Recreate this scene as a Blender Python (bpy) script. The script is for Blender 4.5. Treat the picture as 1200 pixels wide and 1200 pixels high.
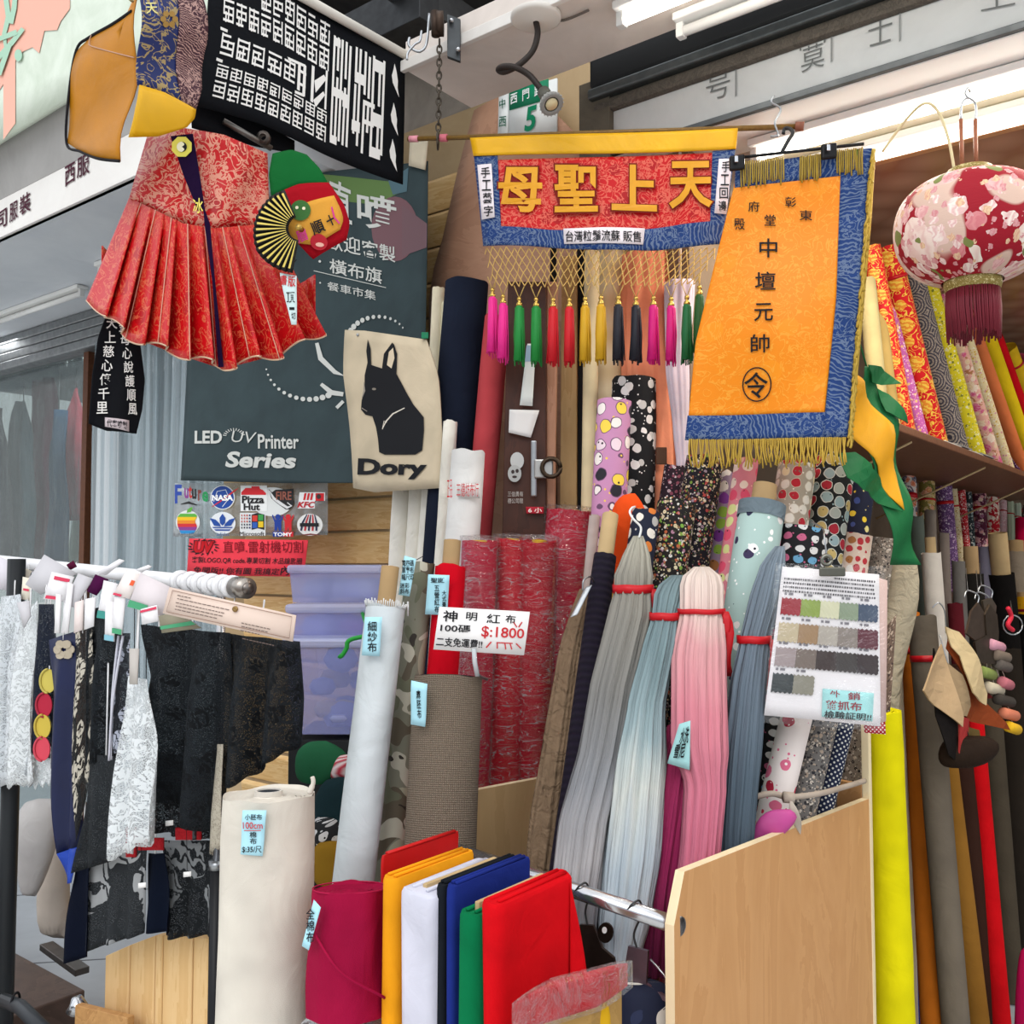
import bpy, bmesh, math, random
from mathutils import Vector as V, noise as mn
random.seed(11)
sc = bpy.context.scene
for o_ in list(bpy.data.objects): bpy.data.objects.remove(o_)
COL = sc.collection
sin, cos, pi = math.sin, math.cos, math.pi
# ---------------------------------------------------------------- camera, sky, light, exposure
FOC, PITCH, EYE = 1120.0, math.radians(3.07), 1.5
cam = bpy.data.cameras.new('camera'); co = bpy.data.objects.new('camera', cam); COL.objects.link(co)
cam.sensor_width = 36; cam.sensor_fit = 'HORIZONTAL'; cam.lens = 36 * FOC / 1200
co.location = (0, 0, EYE); co.rotation_euler = (pi / 2 + PITCH, 0, 0)
cam.clip_start = .05
sc.camera = co
w = bpy.data.worlds.new('sky'); sc.world = w; w.use_nodes = True
bgn = w.node_tree.nodes['Background']; wt = w.node_tree; tcw = wt.nodes.new('ShaderNodeTexCoord'); spw = wt.nodes.new('ShaderNodeSeparateXYZ'); rpw = wt.nodes.new('ShaderNodeValToRGB')
wt.links.new(tcw.outputs['Generated'], spw.inputs[0]); wt.links.new(spw.outputs[2], rpw.inputs[0]); wt.links.new(rpw.outputs[0], bgn.inputs[0]); bgn.inputs[1].default_value = 1.75
for el_, (p_, c_) in zip([rpw.color_ramp.elements[0], rpw.color_ramp.elements[1], rpw.color_ramp.elements.new(.16), rpw.color_ramp.elements.new(.24)], ((0, (.42, .42, .43, 1)), (1, (.82, .90, 1, 1)), (.16, (.36, .37, .38, 1)), (.24, (.86, .92, 1, 1)))): el_.position = p_; el_.color = c_   # street, houses opposite, sky
sun = bpy.data.lights.new('sun', 'SUN'); sun.energy = 1.0; sun.angle = .6; sun.color = (1, .98, .95)
so = bpy.data.objects.new('sun', sun); COL.objects.link(so); so.rotation_euler = (math.radians(52), 0, math.radians(-14))
sc.view_settings.view_transform = 'Standard'; sc.view_settings.look = 'None'
sc.view_settings.exposure = -0.13; sc.view_settings.gamma = 1; sc.view_settings.use_curve_mapping = False
sc.cycles.max_bounces = 6; sc.cycles.transparent_max_bounces = 24
sc.cycles.sample_clamp_indirect = 4
# ---------------------------------------------------------------- places
def ray(px, py):
    cx, cy = (px - 600) / FOC, (600 - py) / FOC
    return V((cx, cos(PITCH) - cy * sin(PITCH), sin(PITCH) + cy * cos(PITCH)))
CAM = V((0, 0, EYE))
def at(px, py, D):
    d = ray(px, py); return CAM + d * (D / d.y)
def hit(px, py, P0, n):
    d = ray(px, py); return CAM + d * ((P0 - CAM).dot(n) / d.dot(n))
O = V((.77, 2.16, 0)); FD = V((-.787, .617, 0)); ND = V((.617, .787, 0)); UP = V((0, 0, 1))
def fac(t, n, z): return O + FD * t + ND * n + UP * z           # along the shop front, into the shop, up
def onfac(px, py, n=0): return hit(px, py, O + ND * n, ND)
W0 = V((.803, 2.25, 0))
def onW(px, py, w=0): return hit(px, py, W0 + FD * w, FD)       # side wall of the shop: runs inwards
def tn(P): return (P - O).dot(FD), (P - O).dot(ND)
# ---------------------------------------------------------------- objects
WL = {}
def link(o, parent, origin):
    COL.objects.link(o)
    if parent is not None:
        o.parent = parent; o.location = origin - WL[parent.name]
    else: o.location = origin
    WL[o.name] = origin.copy()
    return o
def tag(o, label, cat=None, group=None, kind=None):
    if label: o['label'] = label
    if cat: o['category'] = cat
    if group: o['group'] = group
    if kind: o['kind'] = kind
    return o
def empty(name, loc, label=None, cat=None, group=None):
    o = bpy.data.objects.new(name, None); o.empty_display_size = .05
    return tag(link(o, None, V(loc)), label, cat, group)
def mk(name, vs, fs, mat, parent=None, smooth=True, uv=None, thick=0, mats=None, fmat=None, bevel=0):
    vs = [V(v) for v in vs]
    lo = V((sum(v.x for v in vs) / len(vs), sum(v.y for v in vs) / len(vs), min(v.z for v in vs)))
    me = bpy.data.meshes.new(name); me.from_pydata([v - lo for v in vs], [], fs)
    if smooth: me.polygons.foreach_set('use_smooth', [True] * len(me.polygons))
    me.materials.append(mat)
    for m in mats or []: me.materials.append(m)
    if fmat: me.polygons.foreach_set('material_index', fmat)
    if uv:
        l = me.uv_layers.new(name='UVMap')
        for p in me.polygons:
            for li in p.loop_indices:
                l.data[li].uv = uv[me.loops[li].vertex_index]
    me.update()
    o = bpy.data.objects.new(name, me); link(o, parent, lo)
    if thick:
        m = o.modifiers.new('thickness', 'SOLIDIFY'); m.thickness = thick; m.offset = 0
    if bevel:
        m = o.modifiers.new('bevel', 'BEVEL'); m.width = bevel; m.segments = 2; m.limit_method = 'ANGLE'
    return o
def struct(o): o['kind'] = 'structure'; return o
def grid(name, fn, nu, nv, mat, parent=None, thick=.002, size=None, closed=False):
    P = [[V(fn(i / nu, j / nv)) for i in range(nu + 1)] for j in range(nv + 1)]
    if size is None:
        wm = sum((P[nv // 2][i + 1] - P[nv // 2][i]).length for i in range(nu)); hm = sum((P[j + 1][nu // 2] - P[j][nu // 2]).length for j in range(nv))
    else: wm, hm = size
    vs, uv, fs = [], [], []
    for j in range(nv + 1):
        for i in range(nu + 1):
            vs.append(P[j][i]); uv.append((i / nu * wm, (1 - j / nv) * hm))
    for j in range(nv):
        for i in range(nu):
            a = j * (nu + 1) + i; fs.append((a, a + 1, a + nu + 2, a + nu + 1))
    return mk(name, vs, fs, mat, parent, True, uv, thick)
def frame(d):
    d = d.normalized(); a = V((1, 0, 0)) if abs(d.x) < .8 else V((0, 1, 0))
    x = (a - d * a.dot(d)).normalized(); return x, d.cross(x)
def tube_geo(pts, r, n=10, caps=True):
    pts = [V(p) for p in pts]; vs, fs = [], []; x = None
    R = r if isinstance(r, (list, tuple)) else [r] * len(pts)
    for i, p in enumerate(pts):
        d = (pts[min(i + 1, len(pts) - 1)] - pts[max(i - 1, 0)]).normalized()
        if x is None: x, y = frame(d)
        else:
            x = (x - d * x.dot(d)).normalized(); y = d.cross(x)
        for k in range(n):
            a = 2 * pi * k / n; vs.append(p + (x * cos(a) + y * sin(a)) * R[i])
    for i in range(len(pts) - 1):
        for k in range(n):
            a, b = i * n + k, i * n + (k + 1) % n; fs.append((a, b, b + n, a + n))
    if caps:
        fs.append(tuple(range(n - 1, -1, -1))); m = (len(pts) - 1) * n; fs.append(tuple(range(m, m + n)))
    return vs, fs
def tube(name, pts, r, mat, parent=None, n=10, caps=True, thick=0):
    vs, fs = tube_geo(pts, r, n, caps); return mk(name, vs, fs, mat, parent, True, None, thick)
def join(geos):
    vs, fs = [], []
    for v, f in geos:
        k = len(vs); vs += list(v); fs += [tuple(i + k for i in q) for q in f]
    return vs, fs
def boxg(P, ax, ay, az):
    P = V(P); vs = [P + ax * i + ay * j + az * k for k in (0, 1) for j in (0, 1) for i in (0, 1)]
    return vs, [(0, 2, 3, 1), (4, 5, 7, 6), (0, 1, 5, 4), (2, 6, 7, 3), (0, 4, 6, 2), (1, 3, 7, 5)]
def box(name, P, ax, ay, az, mat, parent=None, bevel=.002):
    v, f = boxg(P, V(ax), V(ay), V(az)); return mk(name, v, f, mat, parent, False, None, 0, bevel=bevel)
def fbox(name, t0, t1, n0, n1, z0, z1, mat, parent=None, bevel=.002):
    return box(name, fac(t0, n0, z0), FD * (t1 - t0), ND * (n1 - n0), UP * (z1 - z0), mat, parent, bevel)
def spline(pts, k=6):
    pts = [V(p) for p in pts]; out = []
    for i in range(len(pts) - 1):
        p0, p1, p2, p3 = pts[max(i - 1, 0)], pts[i], pts[i + 1], pts[min(i + 2, len(pts) - 1)]
        for j in range(k):
            t = j / k; out.append(.5 * ((2 * p1) + (p2 - p0) * t + (2 * p0 - 5 * p1 + 4 * p2 - p3) * t * t + (3 * p1 - p0 - 3 * p2 + p3) * t ** 3))
    return out + [pts[-1]]
def lathe(name, P, prof, mat, parent=None, n=32, axis=None, uvs=True):
    """prof: (radius, height) rows round an axis at P"""
    ax = (axis or UP).normalized(); x, y = frame(ax); vs, fs, uv = [], [], []; L = 0
    for j, (r, h) in enumerate(prof):
        if j: L += math.hypot(r - prof[j - 1][0], h - prof[j - 1][1])
        for k in range(n + 1):
            a = 2 * pi * k / n; vs.append(V(P) + ax * h + (x * cos(a) + y * sin(a)) * r); uv.append((k / n * 2 * pi * max(p[0] for p in prof), L))
    for j in range(len(prof) - 1):
        for k in range(n):
            a = j * (n + 1) + k; fs.append((a, a + 1, a + n + 2, a + n + 1))
    return mk(name, vs, fs, mat, parent, True, uv)
# ---------------------------------------------------------------- flat goods: a surface is a function (pixel, lift) -> point
def vert(a, b, tilt=0., wave=None):
    """upright plane through two places given as (px, depth); tilt leans its top away"""
    A, B = at(a[0], 660, a[1]), at(b[0], 660, b[1]); d = (B - A).normalized()
    n = V((d.y, -d.x, 0)); n = (n + UP * tilt).normalized()
    if n.y > 0: n = -n
    def H(px, py, e=0.):
        P = hit(px, py, A, n); return P + n * (e + (wave(px, py) if wave else 0))
    H.n = n; H.pt = A
    return H
def planeH(P0, n, wave=None):
    n = V(n).normalized()
    if n.dot(P0 - CAM) > 0: n = -n
    def H(px, py, e=0.):
        return hit(px, py, P0, n) + n * (e + (wave(px, py) if wave else 0))
    H.n = n; return H
def plen(pl):
    L = [0.]
    for i in range(1, len(pl)): L.append(L[-1] + math.hypot(pl[i][0] - pl[i - 1][0], pl[i][1] - pl[i - 1][1]))
    return L
def pat(pl, u, L):
    s = u * L[-1]
    for i in range(1, len(pl)):
        if s <= L[i] + 1e-9:
            f = (s - L[i - 1]) / max(L[i] - L[i - 1], 1e-9); return (pl[i - 1][0] + (pl[i][0] - pl[i - 1][0]) * f, pl[i - 1][1] + (pl[i][1] - pl[i - 1][1]) * f)
    return pl[-1]
def coons(top, bot, left=None, right=None):
    """a patch over four border lines (left to right, top to bottom), in pixels"""
    left = left or [top[0], bot[0]]; right = right or [top[-1], bot[-1]]
    Ls = [plen(q) for q in (top, bot, left, right)]
    def f(u, v):
        t, b, l, r = pat(top, u, Ls[0]), pat(bot, u, Ls[1]), pat(left, v, Ls[2]), pat(right, v, Ls[3]); o = []
        for k in (0, 1):
            o.append((1 - v) * t[k] + v * b[k] + (1 - u) * l[k] + u * r[k] - ((1 - u) * (1 - v) * top[0][k] + u * (1 - v) * top[-1][k] + (1 - u) * v * bot[0][k] + u * v * bot[-1][k]))
        return o
    return f
def cloth(name, H, top, bot, mat, parent=None, left=None, right=None, nu=16, nv=16, thick=.002, e=0.):
    c = coons(top, bot, left, right)
    return grid(name, lambda u, v: H(*c(u, v), e), nu, nv, mat, parent, thick)
def shape(name, H, polys, mat, parent, e=.002, cut=0, thick=0):
    """printed or sewn-on outline(s) in pixels lying on a surface"""
    if not isinstance(polys[0][0], (list, tuple)): polys = [polys]
    bm = bmesh.new()
    for p in polys: bm.faces.new([bm.verts.new((x, y, 0)) for x, y in p])
    bm.normal_update(); bmesh.ops.triangulate(bm, faces=bm.faces[:])
    if cut:
        for _ in range(3):
            es = [g for g in bm.edges if g.calc_length() > cut]
            if not es: break
            bmesh.ops.subdivide_edges(bm, edges=es, cuts=1); bmesh.ops.triangulate(bm, faces=bm.faces[:])
    bm.verts.index_update()
    vs = [H(v.co.x, v.co.y, e) for v in bm.verts]; fs = [tuple(v.index for v in f.verts) for f in bm.faces]; bm.free()
    vs, fs = facing(vs, fs)
    return mk(name, vs, fs, mat, parent, False, thick=thick)
def facing(vs, fs):
    out = []
    for f in fs:
        n = (vs[f[1]] - vs[f[0]]).cross(vs[f[2]] - vs[f[0]])
        out.append(f if n.dot(CAM - vs[f[0]]) >= 0 else tuple(reversed(f)))
    return vs, out
def circle(cx, cy, rx, ry=None, n=20, a0=0.): return [(cx + rx * cos(2 * pi * k / n + a0), cy + (ry or rx) * sin(2 * pi * k / n + a0)) for k in range(n)]
def stroke(pts, wd):
    """a pen line of some width as an outline"""
    L, R = [], []
    for i, p in enumerate(pts):
        a, b = pts[max(i - 1, 0)], pts[min(i + 1, len(pts) - 1)]; dx, dy = b[0] - a[0], b[1] - a[1]; l = math.hypot(dx, dy) or 1
        q = wd[i] if isinstance(wd, (list, tuple)) else wd
        L.append((p[0] - dy / l * q / 2, p[1] + dx / l * q / 2)); R.append((p[0] + dy / l * q / 2, p[1] - dx / l * q / 2))
    return L + R[::-1]
TXT = {}
def glyphs(s, bold, spacing=1.0):
    k = (s, bold, spacing)
    if k not in TXT:
        c = bpy.data.curves.new('lettering', 'FONT'); c.body = s; c.size = 1; c.resolution_u = 3; c.offset = bold; c.space_line = spacing
        c.align_x = 'CENTER' if '\n' in s else 'LEFT'
        o = bpy.data.objects.new('lettering', c); COL.objects.link(o); bpy.context.view_layer.update()
        m = bpy.data.meshes.new_from_object(o.evaluated_get(bpy.context.evaluated_depsgraph_get()))
        vs = [(v.co.x, v.co.y) for v in m.vertices]; fs = [tuple(p.vertices) for p in m.polygons]
        bpy.data.objects.remove(o); bpy.data.curves.remove(c); bpy.data.meshes.remove(m)
        x0, x1 = min(v[0] for v in vs), max(v[0] for v in vs); y0, y1 = min(v[1] for v in vs), max(v[1] for v in vs)
        TXT[k] = ([((x - x0) / (x1 - x0 or 1), (y1 - y) / (y1 - y0 or 1)) for x, y in vs], fs)
    return TXT[k]
def letters(name, H, items, mat, parent, e=.002, bold=.0):
    """items: (string, quad) with quad = (x0,y0,x1,y1) or four corners TL TR BR BL in pixels; one mesh for one inscription"""
    VS, FS = [], []
    if isinstance(items, tuple): items = [items]
    for it in items:
        s, q = it[0], it[1]; b = it[2] if len(it) > 2 else bold
        if len(q) == 4 and not isinstance(q[0], (tuple, list)): q = [(q[0], q[1]), (q[2], q[1]), (q[2], q[3]), (q[0], q[3])]
        g, f = glyphs(s, b); k = len(VS)
        for u, v in g:
            x = (1 - v) * ((1 - u) * q[0][0] + u * q[1][0]) + v * ((1 - u) * q[3][0] + u * q[2][0])
            y = (1 - v) * ((1 - u) * q[0][1] + u * q[1][1]) + v * ((1 - u) * q[3][1] + u * q[2][1])
            VS.append(H(x, y, e))
        FS += [tuple(i + k for i in p) for p in f]
    VS, FS = facing(VS, FS)
    return mk(name, VS, FS, mat, parent, False)
def col_items(s, x, y0, y1, w_, dx=0):
    """characters one below the other"""
    n = len(s); h = (y1 - y0) / n
    return [(c, [(x - w_ / 2 + dx * i, y0 + h * (i + .08)), (x + w_ / 2 + dx * i, y0 + h * (i + .08)), (x + w_ / 2 + dx * i, y0 + h * (i + .92)), (x - w_ / 2 + dx * i, y0 + h * (i + .92))]) for i, c in enumerate(s)]
# ---------------------------------------------------------------- materials
def lin(c):
    if isinstance(c, str): c = tuple(int(c[i:i + 2], 16) for i in (0, 2, 4))
    f = lambda x: x / 12.92 if x <= .04045 else ((x + .055) / 1.055) ** 2.4
    return tuple(f(x / 255) for x in c) + (1,)
class NT:
    def __init__(s, name):
        s.m = bpy.data.materials.new(name); s.m.use_nodes = True; s.t = s.m.node_tree; s.n = s.t.nodes; s.b = s.n['Principled BSDF']; s.uvn = None
    def new(s, k, **kw):
        n = s.n.new('ShaderNode' + k)
        for a, v in kw.items(): setattr(n, a, v)
        return n
    def put(s, sock, v):
        if hasattr(v, 'is_linked') or isinstance(v, bpy.types.NodeSocket): s.t.links.new(v, sock)
        else: sock.default_value = v
    def uv(s, sx=1, sy=1, obj=False, rot=0):
        if s.uvn is None: s.uvn = s.new('TexCoord')
        m = s.new('Mapping'); s.t.links.new(s.uvn.outputs['Object' if obj else 'UV'], m.inputs[0]); m.inputs['Scale'].default_value = (sx, sy, sx if obj else 1); m.inputs['Rotation'].default_value = (0, 0, rot)
        return m.outputs[0]
    def noise(s, vec, scale, detail=2, dist=0, rough=.5, color=False):
        n = s.new('TexNoise'); s.put(n.inputs['Vector'], vec); n.inputs['Scale'].default_value = scale; n.inputs['Detail'].default_value = detail; n.inputs['Distortion'].default_value = dist; n.inputs['Roughness'].default_value = rough
        return n.outputs[1 if color else 0]
    def voro(s, vec, scale, out='Distance', feature='F1', rnd=1., metric='EUCLIDEAN'):
        n = s.new('TexVoronoi', feature=feature)
        if feature != 'DISTANCE_TO_EDGE': n.distance = metric
        s.put(n.inputs['Vector'], vec); n.inputs['Scale'].default_value = scale; n.inputs['Randomness'].default_value = rnd
        return n.outputs[out]
    def wave(s, vec, scale, dist=0, dscale=1, kind='BANDS', axis='X', detail=2):
        n = s.new('TexWave', wave_type=kind)
        if kind == 'BANDS': n.bands_direction = axis
        else: n.rings_direction = axis
        s.put(n.inputs['Vector'], vec); n.inputs['Scale'].default_value = scale; n.inputs['Distortion'].default_value = dist; n.inputs['Detail Scale'].default_value = dscale; n.inputs['Detail'].default_value = detail
        return n.outputs['Fac']
    def math(s, op, a, b=0., c=0.):
        n = s.new('Math', operation=op); s.put(n.inputs[0], a); s.put(n.inputs[1], b); s.put(n.inputs[2], c); return n.outputs[0]
    def step(s, a, lo, hi):
        n = s.new('MapRange'); n.clamp = True; s.put(n.inputs[0], a); n.inputs[1].default_value = lo; n.inputs[2].default_value = hi; return n.outputs[0]
    def mix(s, f, a, b):
        n = s.new('Mix', data_type='RGBA'); s.put(n.inputs[0], f); s.put(n.inputs[6], lin(a) if isinstance(a, (str, tuple)) else a); s.put(n.inputs[7], lin(b) if isinstance(b, (str, tuple)) else b); return n.outputs[2]
    def ramp(s, f, stops, interp='LINEAR'):
        n = s.new('ValToRGB'); n.color_ramp.interpolation = interp; e = n.color_ramp.elements
        while len(e) < len(stops): e.new(.5)
        for el, (p, c) in zip(e, stops): el.position = p; el.color = lin(c)
        s.put(n.inputs[0], f); return n.outputs[0]
    def sep(s, vec):
        n = s.new('SeparateXYZ'); s.put(n.inputs[0], vec); return n.outputs
    def warp(s, vec, scale, amt):
        n = s.noise(vec, scale, 1, color=True); a = s.new('VectorMath', operation='MULTIPLY_ADD'); s.put(a.inputs[0], n); a.inputs[1].default_value = (amt,) * 3; s.put(a.inputs[2], vec); return a.outputs[0]
    def done(s, color, rough=.85, bump=None, bstr=.3, bdist=.002, spec=.3, sheen=0, metal=0, alpha=None):
        s.put(s.b.inputs['Base Color'], lin(color) if isinstance(color, (str, tuple)) else color)
        s.put(s.b.inputs['Roughness'], rough); s.b.inputs['Specular IOR Level'].default_value = spec; s.b.inputs['Metallic'].default_value = metal
        if sheen: s.b.inputs['Sheen Weight'].default_value = sheen
        if bump is not None:
            n = s.new('Bump'); n.inputs['Strength'].default_value = bstr; n.inputs['Distance'].default_value = bdist; s.put(n.inputs['Height'], bump); s.t.links.new(n.outputs[0], s.b.inputs['Normal'])
        if alpha is not None: s.put(s.b.inputs['Alpha'], alpha)
        return s.m
MC = {}
def cached(f):
    def g(*a, **k):
        key = (f.__name__, str(a), str(k))
        if key not in MC: MC[key] = f(*a, **k)
        return MC[key]
    return g
@cached
def plain(c, rough=.85, spec=.2, metal=0, sheen=0): return NT('plain').done(c, rough, spec=spec, metal=metal, sheen=sheen)
@cached
def fabric(c, rough=.95, wr=.25, wscale=14, sheen=.0, spec=.08):
    s = NT('fabric'); u = s.uv(); o = s.uv(obj=True)
    b = s.math('ADD', s.noise(o, wscale, 3, 1.2), s.math('MULTIPLY', s.noise(u, 900, 0), .06))
    k = s.noise(o, 9, 2); c2 = tuple(int(x * .9) for x in (tuple(int(c[i:i + 2], 16) for i in (0, 2, 4))))
    return s.done(s.mix(s.step(k, .3, .7), c2, c), rough, b, wr, .02, spec, sheen)
@cached
def satin(c, rough=.42): return fabric(c, rough, .35, 7, 0, .3)
@cached
def cotton_stripe(c1, c2, n=120, axis='X'):
    s = NT('ribbed cloth'); u = s.uv(); wv = s.wave(u, n / 6.28 * 2, .6, 2, axis=axis)
    return s.done(s.mix(wv, c1, c2), .9, wv, .5, .003)
@cached
def brocade(base, gold, scale=22, thr=.055, third=None, rough=.5):
    s = NT('brocade'); u = s.uv()
    n1 = s.noise(u, scale, 2, 2.2); l1 = s.math('LESS_THAN', s.math('ABSOLUTE', s.math('SUBTRACT', n1, .5)), thr)
    n2 = s.noise(u, scale * 2.6, 1, 1.5); l2 = s.math('LESS_THAN', s.math('ABSOLUTE', s.math('SUBTRACT', n2, .5)), thr * .9)
    v = s.voro(u, scale * .33); med = s.math('LESS_THAN', v, .33)
    f = s.math('MINIMUM', s.math('ADD', l1, s.math('MULTIPLY', l2, med)), 1)
    c = s.mix(f, base, gold)
    if third: c = s.mix(s.math('MULTIPLY', s.math('LESS_THAN', s.voro(u, scale * .5), .3), s.math('SUBTRACT', 1, f)), c, third)
    return s.done(c, rough, s.math('ADD', f, s.noise(s.uv(obj=True), 8, 2)), .3, .004, .25)
@cached
def medallion(base, gold, scale=14, third=None):
    """woven cloth with round gilt medallions and curling clouds"""
    s = NT('medallion brocade'); u = s.uv()
    d = s.voro(u, scale, rnd=.35); ring = s.math('LESS_THAN', d, .36)
    spok = s.math('GREATER_THAN', s.wave(s.warp(u, scale * 2, .01), scale * 1.6, 4, 3, 'RINGS', 'Z'), .45)
    n1 = s.noise(u, scale * 2.0, 1, 1.6); curl = s.math('LESS_THAN', s.math('ABSOLUTE', s.math('SUBTRACT', n1, .5)), .03)
    spok = s.math('MULTIPLY', spok, s.math('GREATER_THAN', s.noise(u, scale * 6, 1), .42))
    f = s.math('MAXIMUM', s.math('MULTIPLY', ring, spok), s.math('MULTIPLY', curl, s.math('SUBTRACT', 1, ring)))
    c = s.mix(f, base, gold)
    if third: c = s.mix(s.math('MULTIPLY', ring, s.math('SUBTRACT', 1, spok)), c, third)
    return s.done(c, .6, f, .3, .003, .2)
@cached
def waves(c1, c2, scale=34):
    s = NT('wave brocade'); u = s.uv(); v = s.voro(u, 11, 'Position'); m = s.noise(u, 9, 1)
    wv = s.wave(s.warp(u, 14, .05), scale, 5, 2.0, 'RINGS', 'Z', 1)
    f = s.math('MULTIPLY', s.math('GREATER_THAN', wv, .72), s.math('GREATER_THAN', m, .47))
    n1 = s.noise(u, 42, 2, 2.2); l = s.math('MULTIPLY', s.math('LESS_THAN', s.math('ABSOLUTE', s.math('SUBTRACT', n1, .5)), .04), s.math('LESS_THAN', m, .5))
    c = s.mix(s.math('MULTIPLY', s.math('MAXIMUM', f, l), .6), s.mix(s.noise(u, 16, 2), c1, tuple(min(255, int(x * 1.35)) for x in tuple(int(c1[i:i + 2], 16) for i in (0, 2, 4)))), c2)
    return s.done(c, .6, f, .3, .003, .2)
@cached
def calico(base, cols, scale=90, size=.36, leaf=None, scale2=None, rough=.85):
    """small flowers of many colours"""
    s = NT('small floral print'); u = s.uv(); c = base
    for k, sc_ in enumerate((scale, scale2 or scale * 1.7)):
        vec = s.uv(1, 1, rot=.7 * k); d = s.voro(vec, sc_); cc = s.voro(vec, sc_, 'Color'); h = s.sep(cc)[0]
        st = [(i / len(cols), q) for i, q in enumerate(cols)]
        col = s.ramp(h, st, 'CONSTANT')
        on = s.math('MULTIPLY', s.math('LESS_THAN', d, size - .06 * k), s.math('GREATER_THAN', s.sep(cc)[1], .25))
        c = s.mix(on, c, col)
        c = s.mix(s.math('LESS_THAN', d, .1), c, cols[(k + 1) % len(cols)])
    if leaf: c = s.mix(s.math('GREATER_THAN', s.noise(u, scale * .8, 1), .66), c, leaf)
    return s.done(c, rough, s.noise(s.uv(obj=True), 20, 2), .15, .01)
@cached
def bigfloral(base, petals, heart='f0d9a0', leaf='6a7a48', scale=16, rough=.8, size=.42):
    """large blossoms with ragged petals"""
    s = NT('blossom print'); u = s.uv(); w_ = s.warp(u, scale * 5, .35 / scale); c = base
    ln = s.noise(u, scale * 1.6, 2, 1.5); c = s.mix(s.math('GREATER_THAN', ln, .6), c, leaf)
    for k in (1, 0):
        vec = w_ if k == 0 else s.warp(s.uv(1.9, 1.9, rot=.9), scale * 5, .35 / scale)
        d = s.voro(vec, scale); h = s.sep(s.voro(vec, scale, 'Color'))
        col = s.ramp(h[0], [(i / len(petals), q) for i, q in enumerate(petals)], 'CONSTANT')
        rim = s.wave(vec, scale * 1.5, 6, 4, 'RINGS', 'Z'); col = s.mix(s.math('MULTIPLY', s.step(d, .1, .5), .5), col, s.mix(rim, col, 'ffffff'))
        c = s.mix(s.math('LESS_THAN', d, size), c, col); c = s.mix(s.math('LESS_THAN', d, .1), c, heart)
    return s.done(c, rough, s.noise(s.uv(obj=True), 20, 2), .15, .01)
@cached
def motif(base, blobs, ink='20222a', scale=20, size=.34, rough=.8, sx=1., rnd=.5, eyes=True, line=None):
    """rows of rounded printed shapes with dark dots in them"""
    s = NT('printed motifs'); u = s.uv(sx, 1); w_ = s.warp(u, scale * 1.5, .25 / scale); d = s.voro(w_, scale, rnd=rnd); h = s.sep(s.voro(w_, scale, 'Color', rnd=rnd))
    col = s.ramp(h[0], [(i / len(blobs), q) for i, q in enumerate(blobs)], 'CONSTANT'); c = base
    d2 = s.voro(s.uv(sx * 1.9, 1.9, rot=.5), scale, rnd=1.); c = s.mix(s.math('LESS_THAN', d2, .14), c, blobs[-1])
    if line: c = s.mix(s.math('LESS_THAN', d, size + .05), c, line)
    c = s.mix(s.math('LESS_THAN', d, size), c, col)
    if eyes:
        d3 = s.voro(u, scale * 2.7, rnd=.8); c = s.mix(s.math('MULTIPLY', s.math('LESS_THAN', d3, .2), s.math('LESS_THAN', d, size - .06)), c, ink)
    return s.done(c, rough, s.noise(s.uv(obj=True), 20, 2), .15, .01)
@cached
def scales(c1, c2, c3):
    """overlapping round scales"""
    s = NT('scale print'); u = s.uv(); d = s.voro(u, 15, rnd=.15); w_ = s.math('FRACT', s.math('MULTIPLY', d, 7.5)); f = s.math('LESS_THAN', w_, .45)
    n1 = s.math('GREATER_THAN', s.noise(u, 260, 1, 1), .5); c = s.mix(f, s.mix(n1, c1, c3), c2)
    return s.done(c, .8)
@cached
def dots(base, dot, n=70, size=.28):
    s = NT('dotted cloth'); d = s.voro(s.uv(rot=.78), n, rnd=0.); return s.done(s.mix(s.math('LESS_THAN', d, size), base, dot), .85)
@cached
def camo():
    s = NT('camouflage cloth'); u = s.uv(1.6, .8); c = '7a7a6a'
    for k, (q, t) in enumerate((('a09e88', .52), ('5d5546', .58), ('686a56', .58), ('b8b5a4', .62), ('332e28', .68))):
        c = s.mix(s.math('GREATER_THAN', s.noise(s.uv(1.7, .85 + .2 * k, rot=.2 * k), 6.5 + 1.2 * k, 1, .6), t), c, q)
    return s.done(c, .7, s.noise(s.uv(obj=True), 18, 2), .2, .01)
@cached
def jute():
    s = NT('jute weave'); u = s.uv(); a = s.wave(u, 75, 1.2, 4); b = s.wave(s.uv(), 75, 1.2, 4, axis='Y'); k = s.math('MULTIPLY', s.math('ADD', a, .2), s.math('ADD', b, .2)); n = s.noise(u, 500, 2)
    return s.done(s.mix(s.math('MULTIPLY', s.math('ADD', k, n), .6), '3a322c', 'a08f7c'), .95, k, .8, .004)
@cached
def wood(c1, c2, scale=3, sx=1, sy=9, rough=.6, obj=True, rot=0):
    s = NT('wood'); u = s.uv(obj=obj)
    m = s.new('Mapping'); s.t.links.new(s.uvn.outputs['Object' if obj else 'UV'], m.inputs[0]); m.inputs['Scale'].default_value = (sx, sx, sy); m.inputs['Rotation'].default_value = (0, 0, rot)
    g = s.noise(m.outputs[0], scale, 6, 1.6, .6); f = s.math('FRACT', s.math('MULTIPLY', g, 6)); n = s.noise(m.outputs[0], scale * 8, 3)
    return s.done(s.mix(s.math('ADD', s.math('MULTIPLY', f, .5), s.math('MULTIPLY', n, .4)), c1, c2), rough, f, .08, .002)
@cached
def concrete(c1, c2, scale=5, rough=.9):
    s = NT('painted plaster'); o = s.uv(obj=True); n = s.noise(o, scale, 6, .5, .65); return s.done(s.mix(s.step(n, .35, .7), c1, c2), rough, n, .2, .01)
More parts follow.
